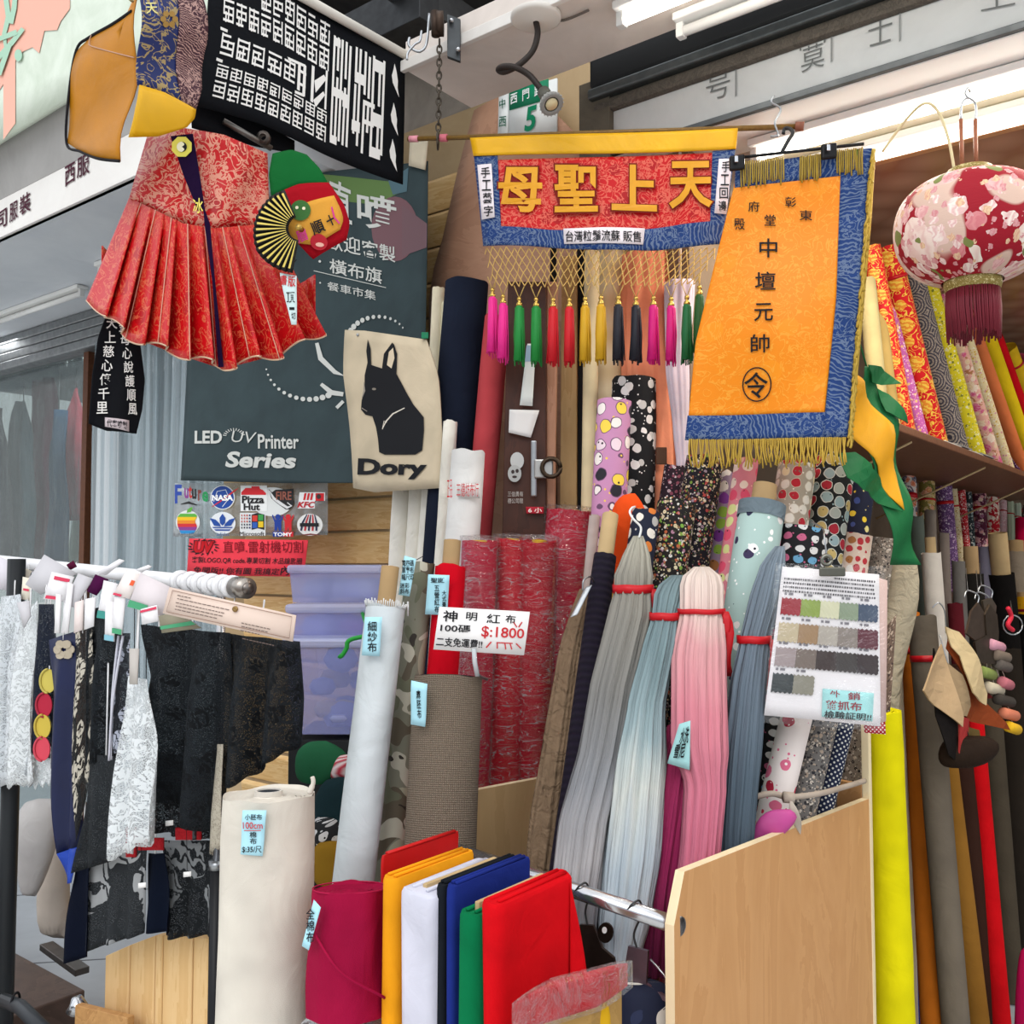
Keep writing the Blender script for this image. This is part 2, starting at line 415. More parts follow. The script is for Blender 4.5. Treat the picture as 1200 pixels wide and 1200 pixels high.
@cached
def metal(c, rough=.35): 
    s = NT('metal'); o = s.uv(obj=True); n = s.noise(o, 30, 4); return s.done(s.mix(n, c, tuple(int(x * .72) for x in tuple(int(c[i:i + 2], 16) for i in (0, 2, 4)))), s.math('ADD', s.math('MULTIPLY', n, .2), rough - .1), metal=.9, spec=.5)
@cached
def paper(c): 
    s = NT('paper'); return s.done(c, .75, s.noise(s.uv(obj=True), 25, 2), .15, .01)
@cached
def glow(c, k):
    s = NT('lit tube'); s.b.inputs['Emission Color'].default_value = lin(c); s.b.inputs['Emission Strength'].default_value = k; return s.done(c, .4)
@cached
def film(tint='ffffff', haze=.12, rough=.12, wr=.6, wscale=12, sx=1, sy=1, sz=1, crease_glint=0.):
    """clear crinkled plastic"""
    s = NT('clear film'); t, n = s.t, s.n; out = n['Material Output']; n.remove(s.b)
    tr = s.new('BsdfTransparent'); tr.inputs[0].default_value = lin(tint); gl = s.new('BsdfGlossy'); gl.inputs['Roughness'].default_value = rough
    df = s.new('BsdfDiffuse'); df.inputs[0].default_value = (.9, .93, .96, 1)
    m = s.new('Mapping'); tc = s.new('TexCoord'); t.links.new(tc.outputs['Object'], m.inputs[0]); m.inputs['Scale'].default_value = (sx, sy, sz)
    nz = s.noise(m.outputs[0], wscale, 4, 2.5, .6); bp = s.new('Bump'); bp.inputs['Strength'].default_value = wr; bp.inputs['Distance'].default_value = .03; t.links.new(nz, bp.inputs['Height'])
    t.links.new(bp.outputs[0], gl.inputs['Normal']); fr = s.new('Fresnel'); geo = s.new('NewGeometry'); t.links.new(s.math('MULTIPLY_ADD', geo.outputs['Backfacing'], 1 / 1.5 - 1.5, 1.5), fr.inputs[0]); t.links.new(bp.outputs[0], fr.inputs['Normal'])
    a = s.new('MixShader'); cr_ = s.math('MULTIPLY', s.math('LESS_THAN', s.math('ABSOLUTE', s.math('SUBTRACT', s.noise(m.outputs[0], wscale * 1.3, 2, 1.5), .5)), .012), crease_glint); t.links.new(s.math('ADD', s.math('MULTIPLY', s.step(nz, .3, .75), haze * 2), cr_), a.inputs[0]); t.links.new(tr.outputs[0], a.inputs[1]); t.links.new(df.outputs[0], a.inputs[2])  # thin white streaks along the creases are painted-in highlights of the film
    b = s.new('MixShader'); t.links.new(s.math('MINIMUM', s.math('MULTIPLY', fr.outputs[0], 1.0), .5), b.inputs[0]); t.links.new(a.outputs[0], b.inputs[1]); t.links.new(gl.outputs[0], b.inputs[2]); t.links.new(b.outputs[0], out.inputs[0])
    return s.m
@cached
def tinted(c, a=.35, rough=.25):
    """milky see-through plastic"""
    s = NT('milky plastic'); return s.done(c, rough, s.noise(s.uv(obj=True), 6, 2), .1, .01, .5, alpha=a)
@cached
def lace(c, ground=.35, scale=26, thr=.5, rough=.9, c2=None):
    """net ground with solid flowers"""
    s = NT('lace'); u = s.uv(); w_ = s.warp(u, scale * 2.4, .5 / scale); d = s.voro(w_, scale); fl = s.math('LESS_THAN', d, thr * .85)
    pet = s.math('GREATER_THAN', s.wave(w_, scale * 1.1, 7, 3, 'RINGS', 'Z'), .3); e = s.voro(s.warp(u, 40, .004), 260, feature='DISTANCE_TO_EDGE'); net = s.math('LESS_THAN', e, .12)
    vine = s.math('LESS_THAN', s.math('ABSOLUTE', s.math('SUBTRACT', s.noise(u, scale * 1.4, 1, 1.6), .5)), .03)
    a = s.math('MINIMUM', s.math('ADD', s.math('ADD', s.math('MULTIPLY', fl, pet), vine), s.math('ADD', s.math('MULTIPLY', net, .5), ground)), 1)
    return s.done(s.mix(s.math('MULTIPLY', fl, pet), c2 or c, c), rough, s.math('MULTIPLY', fl, pet), .6, .003, .2, alpha=a)
@cached
def ombre(stops, rough=.9, streak=.12):
    """cloth dipped in colour along its length"""
    s = NT('dip-dyed cloth'); u = s.uv(); y = s.sep(u)[1]; n = s.noise(s.uv(30, 2), 1, 2)
    f = s.math('ADD', y, s.math('MULTIPLY', s.math('SUBTRACT', n, .5), streak)); return s.done(s.ramp(f, stops), rough, s.math('ADD', s.noise(s.uv(150, 2.2), 1, 3, .6), s.math('MULTIPLY', s.noise(s.uv(45, 1.2), 1, 1, .4), 1.2)), .8, .008)
WHITE = paper('f2f0ee'); BLACK = plain('16161a', .8); INK = plain('17181c', .7); REDINK = plain('c02a30', .7); BLUETAG = paper('aee0ee')
STEEL = metal('b8bcc0', .3); DARKST = metal('55585a', .45); CHROME = metal('d8dade', .18); CARD = fabric('b99a70', .9, .1); CARD2 = fabric('c9ad80', .9, .1)
# ---------------------------------------------------------------- the setting
def sbox(name, *a, **k): return struct(fbox(name, *a, **k))
PALE = concrete('e2d8d0', 'cdc3bb', 3); GREYP = concrete('dfe3e8', 'd0d5dc', 2); DARKP = concrete('3a3a3a', '26272a', 4)
struct(box('floor', fac(-6, -1.1, -.05), FD * 14, ND * 9, UP * .05, concrete('a9adb2', '93979c', 1.5), bevel=0))
struct(box('floor_street', fac(-9, -9, -.08), FD * 20, ND * 7.9, UP * .06, concrete('dcdcd8', 'c8c8c4', 1.5), bevel=0))
sbox('ceiling', -3, 1.065, -.36, -.085, 2.84, 2.92, PALE)                         # overhang of the shop
sbox('trim_1', -3, 1.07, -.375, -.36, 2.832, 2.862, concrete('e4e1dc', 'cfcac4', 3))
sbox('trim_2', -3, .70, -.01, .14, 2.812, 2.90, plain('1e2022', .5), bevel=.01)   # shutter roll
sbox('trim_3', -3, .70, -.02, .06, 2.778, 2.808, metal('6c7274', .5), bevel=.006)
sbox('trim_4', -3, .70, .0, .05, 2.742, 2.778, wood('3c3833', '6a635a', 4, 6, 6, .8), bevel=.01)
sbox('trim_5', .64, .74, .0, .10, 2.4, 2.84, concrete('6b6356', '4d483f', 6))    # guide post of the shutter
sbox('lintel_wall', -3, .64, .02, .06, 2.628, 2.76, concrete('cfd2d2', 'bcbfbf', 2))
sbox('trim_6', -3, .64, .008, .03, 2.615, 2.632, metal('6a6e70', .4))
sbox('trim_7', -3, .64, .02, .27, 2.612, 2.632, plain('f2f3f0', .5))
sbox('trim_8', -3, .5, .27, .41, 2.607, 2.632, plain('efe8cc', .5))
sbox('trim_9', -3, .5, .405, .43, 2.575, 2.636, wood('b98860', 'a87850', 3, 3, 3, .4))
def ceil_mat():
    s = NT('patterned ceiling'); o = s.uv(obj=True); d = s.voro(o, 7, rnd=.2); return s.done(s.mix(s.step(d, .1, .6), 'b98f76', '9a6f58'), .25, d, .3, .01)
sbox('ceiling_inner', -4, .6, .43, 4.7, 2.60, 2.65, ceil_mat())
wi0 = W0 + FD * .42
struct(box('wall_right', wi0, FD * .06, ND * 4.5, UP * 2.7, concrete('8d7a66', '7a6856', 3), bevel=0))
struct(box('wall_inner_back', fac(.6, 4.6, 0), FD * -5, ND * .06, UP * 2.7, concrete('4a4038', '3a322c', 3), bevel=0))
# pale board siding of the front, left of the opening
sid = wood('cf9c58', 'f0d29a', 1.6, 1.2, 12, .5)
sbox('wall_front', .46, 2.6, .16, .2, 0, 3.0, concrete('c4ab86', 'b09670', 3))
for i in range(22):
    z = .2 + i * .118; t1 = 2.42 if z < 2.0 else 1.9
    o = box('trim_siding', fac(.8, .13 + .02, z), FD * (t1 - .8), ND * .012 + UP * .098 - ND * .03, UP * .014 + ND * .012, sid, None, .004); struct(o)
sbox('wall_gap', .3, 2.2, .21, .25, 2.5, 4.4, concrete('b7aca0', '8f877d', 4))
sbox('ceiling_gap', 1.0, 1.75, -.36, .3, 3.3, 3.36, DARKP)
sbox('trim_beam', 1.07, 2.0, -.30, -.22, 3.02, 3.14, metal('4a4c4e', .6))
sbox('trim_beam', 1.12, 1.18, -.7, .2, 3.1, 3.2, metal('5c5e60', .6))
# neighbour: fascia, overhang, shutter box, shop window
sbox('ceiling_left', 1.72, 7, -.42, .42, 2.84, 2.92, GREYP)
sbox('ceiling_shop', 2.6, 7, .44, 2.3, 2.84, 2.9, concrete('5a6468', '4a5458', 2))
sbox('wall_fascia', 1.72, 7, -.43, -.40, 2.84, 3.0, concrete('eceae6', 'dedad6', 2))
o = struct(box('trim_10', fac(1.72, -.43, 3.0), FD * 5, UP * .26 - ND * .10, ND * .02, concrete('b2b0ae', '9a9896', 2)))
sbox('trim_11', 1.72, 7, -.30, -.1, 2.99, 3.3, DARKP)
for k in range(4): sbox('trim_shutter_box', 1.72, 7, .36 - .012 * k, .44, 2.84 - .055 * (k + 1), 2.84 - .055 * k - .006, metal('a4a8aa', .5), bevel=.008)
ppost = onfac(103, 500, .4); tp = tn(ppost)[0]
sbox('door_1', tp - .025, tp + .025, .38, .44, 0, 2.66, wood('6a4028', '4c2c1c', 3, 4, 4))
sbox('wall_left', tp - 2.3, 7, 2.2, 2.26, 0, 3, concrete('56666c', '3c4a50', 2))
sbox('wall_left_side', 2.6, 2.66, .2, 2.2, 0, 2.84, concrete('8a9698', '707c80', 2))
g = fbox('window_1', tp + .025, 7, .40, .408, 0, 2.63, film('eef3f2', .01, .05, .05, 3), None, 0); struct(g)
# sign board of the neighbour: mint paper with a torn salmon print
HS = planeH(fac(0, -.535, 0), ND)
mint = concrete('dbe4d6', 'c6d2c0', 6)
sg = cloth('shop_signboard', HS, [(-70, -20), (300, -20)], [(-70, 210), (300, -18)], mint, None, nu=6, nv=4, thick=.02)
tag(sg, 'mint and salmon painted shop signboard above the grey sloping fascia', 'sign')
shape('salmon_print', HS, [(-68, -18), (86, -18), (86, 12), (75, 27), (71, 37), (56, 38), (50, 64), (42, 57), (31, 62), (22, 73), (22, 146), (8, 165), (8, 100), (0, 112), (-30, 130), (-68, 140)], plain('eeb3a0', .9), sg, .013)
grn = plain('a9cdb6', .9)
for k, q in enumerate([[(14, -20), (12, 0), (15, 22), (10, 42), (12, 60)], [(24, -10), (22, 12), (18, 30)], [(33, 36), (20, 52), (2, 72), (-12, 88)], [(0, 50), (16, 44), (26, 40)], [(18, 55), (10, 76), (5, 90)]]):
    shape('brush_stroke', HS, stroke(q, [5, 6, 6, 5, 3][:len(q)]), grn, sg, .017 + .001 * k)
shape('brush_stroke', HS, circle(27, 67, 4.5, 7), grn, sg, .018)
HF = planeH(fac(0, -.43, 0), ND)
fl = struct(letters('trim_lettering', HF, [('司', [(-4, 252), (9, 243), (9, 264), (-4, 271)]), ('服', [(12, 240), (22, 234), (22, 255), (12, 262)]), ('裝', [(24, 232), (37, 222), (37, 247), (24, 254)]), ('西', [(77, 196), (89, 189), (89, 212), (77, 220)]), ('服', [(91, 187), (106, 178), (106, 203), (91, 210)])], plain('4a2030', .8), None, .004, .012))
fl.name = 'trim_lettering'
# clear plastic strips right of the brown post
for k in range(7):
    x0, x1 = 108 + k * 22, 134 + k * 22
    def fn(u, v, x0=x0, x1=x1, k=k):
        p = onfac(x0 + (x1 - x0) * u, 660, .31 + .05 * (k % 2)); return V((p.x, p.y, 2.62 - 2.3 * v)) - ND * (.012 * sin(u * pi * 5 + k + .5 * sin(v * 4)) + .007 * sin(u * pi * 11 + 2 * k) + .004 * sin(v * 9 + k))
    o = grid('plastic_strip', fn, 40, 14, tinted('c6d4da', .34, .07), None, .003)
    tag(o, 'clear plastic curtain strip hanging right of the brown door post', 'curtain', 'clear plastic curtain strips')
l = bpy.data.lights.new('added_shop_fill', 'AREA'); l.size = .8; l.energy = 22; lo = bpy.data.objects.new('added_shop_fill', l); COL.objects.link(lo); lo.location = fac(tp + .9, .75, 2.8)  # unseen area light added to brighten the garments behind the window
# garments behind the neighbour's plastic-covered window
for k, (x0, x1, y0, y1, c, lab) in enumerate([(-30, 8, 478, 690, '2a2f38', 'black'), (12, 36, 470, 690, '3b5560', 'slate blue'), (36, 66, 440, 680, '6b1f3c', 'maroon'), (58, 80, 480, 690, '24405a', 'navy'), (78, 98, 455, 610, 'a0404c', 'faded red'), (82, 100, 560, 700, 'b0b4a8', 'pale grey')]):
    n_ = .95 + .1 * (k % 3)
    H = planeH(fac(0, n_, 0), ND, lambda px, py, k=k: .02 * sin(px * .45 + k) + .01 * sin(py * .05))
    o = cloth('garment', H, [(x0 + 6, y0), (x1 - 6, y0)], [(x0 - 4, y1), (x1 + 4, y1)], fabric(c), None, left=[(x0 + 6, y0), (x0, y0 + 40), (x0 - 4, y1)], right=[(x1 - 6, y0), (x1, y0 + 40), (x1 + 4, y1)], thick=.01)
    tag(o, '%s garment hanging behind the plastic-covered window of the next shop' % lab, 'garment', 'garments behind the window')
    tube('hook', [H((x0 + x1) / 2, y0, 0), H((x0 + x1) / 2, y0 - 12, 0), V((H((x0 + x1) / 2, y0 - 12, 0).x, H((x0 + x1) / 2, y0 - 12, 0).y, 2.826))], .004, DARKST, o, 6)
H = planeH(fac(0, .44, 0), ND, lambda px, py: .012 * sin(px * .23 + py * .03) + .008 * sin(px * .6 - py * .02))
o = cloth('plastic_sheet', H, [(-60, 450), (99, 408)], [(-60, 720), (96, 700)], film('e4ecec', .03, .1, .8, 7, 2, 2, .5), nu=40, nv=8, thick=0)
tag(o, 'crinkled clear plastic sheet over the window left of the brown post', 'plastic sheet')
# tube lights
def tubelight(P, d, L, lit, label, cat='light'):
    e = empty('tube_light', P, label, cat, 'fluorescent tube lights'); d = d.normalized(); s = d.cross(UP).normalized()
    box('housing', P - s * .03 - UP * .02, d * L, s * .06, UP * .02, plain('e8e8e6', .5), e, .004)
    for q in (0, 1): box('lamp_holder', P + d * (L * q - (.02 if q else 0)) - s * .012 - UP * .055, d * .02, s * .024, UP * .036, plain('dcdcda', .5), e, .003)
    vs, fs = tube_geo([P + d * .02 - UP * .04, P + d * (L - .02) - UP * .04], .013, 12); mk('tube', vs, fs, glow('fff8ec', lit) if lit else plain('f4f4f2', .25), e)
    return e
tubelight(fac(.45, -.26, 2.838), -FD, 1.2, 9, 'lit tube light under the overhang above the green door plate', 'light')
tubelight(fac(.36, -.13, 2.838), -FD, 1.2, 0, 'unlit tube light under the overhang beside the shutter roll', 'light')
tubelight(fac(2.62, .0, 2.838), FD, .7, 0, 'unlit tube light beside the sleeve of the red pleated skirt', 'light')
tubelight(fac(3.7, .12, 2.838), FD, .9, 0, 'unlit tube light on the grey overhang at the left picture edge', 'light')
for k, n_ in enumerate((.16, .34)):
    tubelight(fac(.30, n_, 2.609 if k == 0 else 2.604), -FD, 1.5, 7 if k == 0 else 6, 'bright tube light inside the lintel, %s' % ('row nearest the white sign panel' if k == 0 else 'row nearest the brown wooden beam'))
    l = bpy.data.lights.new('tube_glow', 'AREA'); l.shape = 'RECTANGLE'; l.size = 1.5; l.size_y = .05; l.energy = 11 if k == 0 else 7; l.color = (1, .93, .8)
    lo = bpy.data.objects.new('tube_glow', l); COL.objects.link(lo); lo.location = fac(-.45, n_, 2.545); lo.rotation_euler = (0, 0, math.atan2(-FD.y, -FD.x))
tubelight(fac(-.9, 1.6, 2.598), ND, 1.2, 8, 'bright tube light on the patterned ceiling above the fabric shelves')
l = bpy.data.lights.new('tube_glow', 'AREA'); l.shape = 'RECTANGLE'; l.size = 1.2; l.size_y = .05; l.energy = 12; l.color = (1, .93, .8)
lo = bpy.data.objects.new('tube_glow', l); COL.objects.link(lo); lo.location = fac(-.9, 2.2, 2.535); lo.rotation_euler = (0, 0, math.atan2(ND.y, ND.x))
# letters on the lintel
HL = planeH(fac(0, .02, 0), ND)
struct(letters('trim_lettering', HL, [('号', [(828, 90), (856, 81), (856, 112), (828, 120)]), ('寞', [(936, 52), (970, 40), (966, 78), (940, 86)]), ('士', [(1018, 24), (1046, 14), (1046, 48), (1018, 56)]), ('上', [(1150, -10), (1190, -25), (1190, 6), (1150, 14)])], plain('6e7170', .8), None, .003, -.006))
for x, y in ((862, 68), (974, 28), (1054, 4)): struct(shape('trim_plate', HL, [(x, y), (x + 2, y - 1), (x + 2, y + 44), (x, y + 46)], plain('8a8d8d', .8), None, .003))
# ---------------------------------------------------------------- rod, chain, pulley
rodA, rodB = at(478, 163, 2.52), at(944, 148, 2.20)
def rodp(px): 
    f = (px - 478) / (944 - 478); D = 1 / (1 / 2.52 + f * (1 / 2.20 - 1 / 2.52)); return at(px, 163 - 15 * f, D)
rod = tube('bamboo_rod', [rodA, rodp(700), rodp(936)], .0065, wood('8a6a32', '6b4f24', 6, 3, 3, .4)); tag(rod, 'thin brown rod holding the red and gold embroidered banner', 'rod')
tube('rod_cap', [rodp(932), rodp(942)], .011, plain('8c5a48', .5), rod)
tube('pink_tape', [rodp(480), rodp(490)], .0085, plain('e79aa6', .6), rod)
tube('pink_tape', [rodp(516), rodp(524)], .010, plain('e07a88', .6), rod)
def ringpts(P, r, ax1, ax2, n=14): return [P + ax1 * (r * cos(2 * pi * k / n)) + ax2 * (r * sin(2 * pi * k / n)) for k in range(n + 1)]
X1 = V((1, 0, 0)); YZ = V((0, 0, 1)); YD = V((0, 1, 0))
DR = onfac(530, 44, -.40).y
pul = box('pulley_bracket', at(524, 16, DR), V((.034, .006, -.01)), V((0, .012, 0)), at(524, 66, DR) - at(524, 16, DR), DARKST)
tag(pul, 'dark steel pulley bracket bolted to the corner of the white overhang', 'bracket')
for x, y in ((529, 24), (537, 58)): tube('bolt', [at(x, y, DR - .012), at(x, y, DR + .01)], .006, CHROME, pul)
pw = at(516, 28, DR - .02); tube('pulley_wheel', [pw - X1 * .008, pw + X1 * .008], .030, metal('5a4a40', .6), pul, 20)
tube('cheek_plate', [at(510, 14, DR - .02), at(511, 42, DR - .02)], .012, metal('4a3c34', .6), pul)
tube('hanging_hook', spline([at(503, 16, DR), at(500, 50, DR), at(493, 60, DR), at(484, 58, DR), at(479, 52, DR), at(480, 44, DR)]), .0035, STEEL, pul)
tube('hanging_hook', spline([at(494, 36, DR - .05), at(492, 48, DR - .05), at(486, 52, DR - .05), at(478, 62, DR - .05), at(477, 70, DR - .05)]), .003, STEEL, pul)
ch = empty('chain', at(514, 165, 2.5), 'dark link chain carrying the left end of the banner rod', 'chain')
for k in range(15):
    y0 = 46 + k * 7.6; P = at(515 - .1 * k, y0 + 4.5, DR + .003 * k); a = X1 if k % 2 else YD
    tube('chain_link', [P + a * (.006 * cos(q)) + UP * (.0115 * sin(q)) for q in [2 * pi * j / 12 for j in range(13)]], .0022, metal('5e564c', .5), ch, 6)
P = rodp(513); tube('ring', ringpts(P - UP * .008, .022, YD, UP), .0025, metal('6a6258', .4), ch, 6)
# ---------------------------------------------------------------- the red and gold banner
def bw(px, py): return .006 * sin(px * .055) * min(1, max(0, (py - 180) / 90)) + .004 * sin(px * .021 + 1)
HB = vert((478, 2.505), (944, 2.185), 0, bw)
blue = waves('16305f', '78889f'); redb = brocade('c4060f', 'd8604e', 36, .05, 'ad0a10')
ban = cloth('embroidered_banner', HB, [(565, 189), (710, 184), (852, 178)], [(570, 268), (645, 276), (750, 274), (840, 265)], redb, None, left=[(565, 189), (570, 268)], right=[(852, 178), (840, 265)], nu=40, nv=12)
tag(ban, 'red brocade banner with four gold characters, blue border and a fringe of tassels', 'banner')
cloth('yellow_sleeve', HB, [(552, 163), (865, 152)], [(556, 184), (710, 181), (863, 176)], satin('f0b512', .35), ban, nu=40, nv=6, e=.006, thick=.004)
cloth('border', HB, [(556, 183), (584, 182)], [(567, 289), (590, 289)], blue, ban, nu=6, nv=16, e=.004)
cloth('border', HB, [(835, 178), (862, 176)], [(832, 288), (847, 287)], blue, ban, nu=6, nv=16, e=.004)
cloth('border', HB, [(570, 262), (587, 267), (645, 270), (750, 269), (800, 263), (848, 260)], [(567, 289), (630, 290), (700, 294), (765, 293), (848, 287)], blue, ban, nu=40, nv=5, e=.005)
gold = satin('eaa418', .45); dark = plain('7a2018', .8)
for ch_, q in (('母', (586, 198, 637, 251)), ('聖', (651, 195, 702, 250)), ('上', (718, 194, 770, 248)), ('天', (784, 190, 836, 245))):
    letters('gold_character', HB, [(ch_, q)], gold, ban, .009, .026)
    letters('outline_stitching', HB, [(ch_, (q[0] - 2, q[1] - 2, q[2] + 2, q[3] + 2))], dark, ban, .0075, .05)
def slip(parent, H, quad, txt, e=.01, mat=None, name='paper_slip', ink=None, bold=.01, vertical=False):
    o = cloth(name, H, [quad[0], quad[1]], [quad[3], quad[2]], mat or paper('efe6ea'), parent, nu=4, nv=4, e=e, thick=.0008)
    return o
slip(ban, HB, [(561, 195), (578, 194), (582, 257), (566, 259)], None); letters('handwriting', HB, col_items('手工藝字', 571, 197, 257, 11, 1.2), INK, ban, .0125, .012)
slip(ban, HB, [(843, 188), (859, 188), (852, 253), (838, 252)], None); letters('handwriting', HB, col_items('手工回邊', 851.5, 190, 252, 10, -1.3), INK, ban, .0125, .012)
slip(ban, HB, [(661, 269), (756, 268), (754, 287), (662, 287)], None); letters('handwriting', HB, [('台灣粒鬚流蘇 販售', (664, 272, 752, 285))], INK, ban, .0125, .01)
# knotted net under it
netg = []; NC, NR = 33, 6
def nett(i, j):
    u = (i + (.5 if j % 2 else 0)) / NC; v = j / NR
    x0, x1 = 570 + v * 10, 846 - v * 26; return HB(x0 + (x1 - x0) * u, 290 + (47 - 4 * u) * v + 1.5 * sin(u * 9) * (1 - v), .004 * (1 if (i + j) % 2 else -1))
for j in range(NR):
    for i in range(NC):
        a = nett(i, j)
        for b in ((nett(i, j + 1), nett(i - 1, j + 1)) if j % 2 == 0 else (nett(i, j + 1), nett(i + 1, j + 1))): netg.append(tube_geo([a, b], .0013, 4, False))
v_, f_ = join(netg); mk('knotted_net', v_, f_, satin('d9b264', .5), ban)
cols = [('f02c92', 'bright pink'), ('f02c92', 'bright pink'), ('1f8a3a', 'green'), ('1f8a3a', 'green'), ('d01a26', 'red'), ('d01a26', 'red'), ('d6a41e', 'golden'), ('d6a41e', 'golden'), ('20202a', 'black'), ('20202a', 'black'), ('d8197c', 'magenta'), ('d8197c', 'magenta'), ('1c6a3a', 'dark green'), ('2b5a26', 'dark green')]
txs = [(578, 323), (591, 331), (610, 334), (629, 334), (648, 334), (667, 334), (686, 333), (705, 332), (725, 332), (745, 332), (765, 331), (786, 332), (805, 331), (820, 320)]
for (c, nm), (x, y) in zip(cols, txs):
    P = HB(x, y + 16, .002); t = tag(tube('tassel', [HB(x, y + 26, .002), HB(x, y + 31, .002), HB(x - .5, y + 55, .002), HB(x - 1, y + 90, .002)], [.008, .0095, .011, .012], satin(c, .5), ban, 12), '%s tassel' % nm)
    rg = random.Random(x)
    g = [tube_geo([HB(x + 4.5 * cos(q), y + 28, .009 * sin(q)), HB(x + 5.5 * cos(q) + rg.uniform(-1, 1), y + 60, .011 * sin(q)), HB(x + 6 * cos(q) + rg.uniform(-1.5, 1.5), y + 92 + rg.uniform(-3, 5), .012 * sin(q))], .0016, 4) for q in [k * 2 * pi / 16 for k in range(16)]]
    v_, f_ = join(g); mk('strands', v_, f_, satin(c, .5), t)
    lathe('gold_bead', P - UP * .026, [(.001, .028), (.005, .026), (.006, .020), (.003, .016), (.007, .012), (.0085, .006), (.006, .0)], metal('d9b25a', .25), t, 12)
    xs = 6 if x < 820 else 1
    v_, f_ = join([tube_geo([HB(x - xs, y + 2, .002), HB(x, y + 17, .002)], .0012, 4), tube_geo([HB(x + xs, y + 2, .002), HB(x, y + 17, .002)], .0012, 4)]); mk('cord', v_, f_, satin('c8a65a', .5), t)
# ---------------------------------------------------------------- the orange command flag
def ow(px, py): return .012 * sin((px - .35 * py) * .026) * min(1, max(.1, (py - 200) / 200)) + .006 * sin(py * .03 + px * .01)
HO = vert((805, 2.13), (1025, 2.02), .03, ow)
org = brocade('e9860c', 'ec9a2c', 24, .022, 'ec8d10', .4)
of = cloth('orange_flag', HO, [(861, 216), (988, 203)], [(806, 487), (966, 484)], org, None, left=[(861, 216), (842, 290), (815, 400), (806, 487)], right=[(988, 203), (980, 350), (966, 484)], nu=40, nv=50)
tag(of, 'orange satin command flag with black characters and blue border hung on a clip hanger', 'flag')
cloth('border', HO, [(862, 196), (1012, 174)], [(861, 221), (989, 205)], blue, of, nu=18, nv=4, e=.0005)
cloth('border', HO, [(986, 178), (1022, 174)], [(964, 514), (994, 514)], blue, of, left=[(986, 178), (980, 350), (964, 514)], right=[(1022, 174), (1010, 350), (994, 514)], nu=5, nv=30, e=.0012)
cloth('border', HO, [(805, 486), (968, 484)], [(802, 515), (966, 515)], blue, of, nu=20, nv=4, e=.0012)
for it_ in [('彰', (920, 231, 933, 243)), ('東', (937, 246, 952, 258)), ('府', (877, 237, 890, 249)), ('堂', (896, 252, 909, 265)), ('殿', (860, 257, 873, 270)),
    ('中', (890, 280, 911, 303)), ('壇', (885, 320, 909, 342)), ('元', (884, 358, 906, 379)), ('帥', (880, 394, 902, 415)), ('令', (872, 437, 900, 467))]: letters('embroidered_character', HO, [it_], INK, of, .005, .009)
shape('embroidered_ring', HO, stroke(circle(887, 451, 16.5, 19, 40) + [circle(887, 451, 16.5, 19, 40)[0]], 1.5), INK, of, .0045)
gf = satin('b89a3c', .5); gf2 = satin('c2a03e', .5)
def fringe(name, H, a, b, n, length, mat, parent, e=.006, dirv=(0, 1), amp=2., rr=.0019, seed=1):
    rg = random.Random(seed); g = []
    for k in range(n):
        f = k / (n - 1); x, y = a[0] + (b[0] - a[0]) * f, a[1] + (b[1] - a[1]) * f; l = length * rg.uniform(.85, 1.1); ph = rg.uniform(0, 6)
        g.append(tube_geo([H(x + dirv[0] * l * s + amp * sin(s * 2.6 + ph) * s, y + dirv[1] * l * s, e + .003 * sin(k * 1.7)) for s in (0, .25, .5, .75, 1)], rr, 4))
    v_, f_ = join(g); return mk(name, v_, f_, mat, parent)
for a, b, n in (((869, 192), (918, 187), 20), ((938, 186), (961, 182), 11), ((981, 178), (1010, 175), 13)): fringe('top_fringe', HO, a, b, n, 28, gf, of, amp=.6, seed=n)
fringe('bottom_fringe', HO, (808, 514), (990, 514), 80, 32, gf2, of, amp=3.5, seed=5)
fringe('side_fringe', HO, (1023, 176), (996, 512), 150, 14, gf2, of, dirv=(-.05, 1), amp=3, rr=.0028, seed=6)
tube('twisted_cord', spline([HO(1024, 176, .004), HO(1019, 260, .004), HO(1011, 350, .004), HO(1003, 440, .004), HO(995, 514, .004)]), .004, gf2, of)
hk = tube('clip_hanger', [HO(866, 189, .012), HO(1012, 172, .012)], .0035, plain('1b1b1d', .4)); tag(hk, 'black clip hanger holding the orange flag under the lintel', 'hanger')
tube('hook', spline([HO(916, 183, .012), HO(924, 168, .01), HO(929, 158, .0), HO(926, 150, -.01), HO(920, 147, -.02), HO(918, 153, -.02)]), .0045, plain('2a2a2c', .35), hk)
for x, y in ((864, 198), (970, 184)):
    c_ = box('clip', HO(x - 9, y + 10, .022), X1 * .034 + UP * .004, V((0, -.012, 0)), UP * .034, plain('141416', .35), hk, .004); box('clip_spring', HO(x - 2, y + 2, .037), X1 * .008, V((0, -.003, 0)), UP * .014, CHROME, c_, .001)
tube('wire_hook', spline([at(907, 112, 2.17), at(904, 120, 2.17), at(915, 128, 2.17), at(908, 144, 2.17), at(912, 158, 2.17), at(903, 160, 2.17)]), .0025, STEEL, hk)
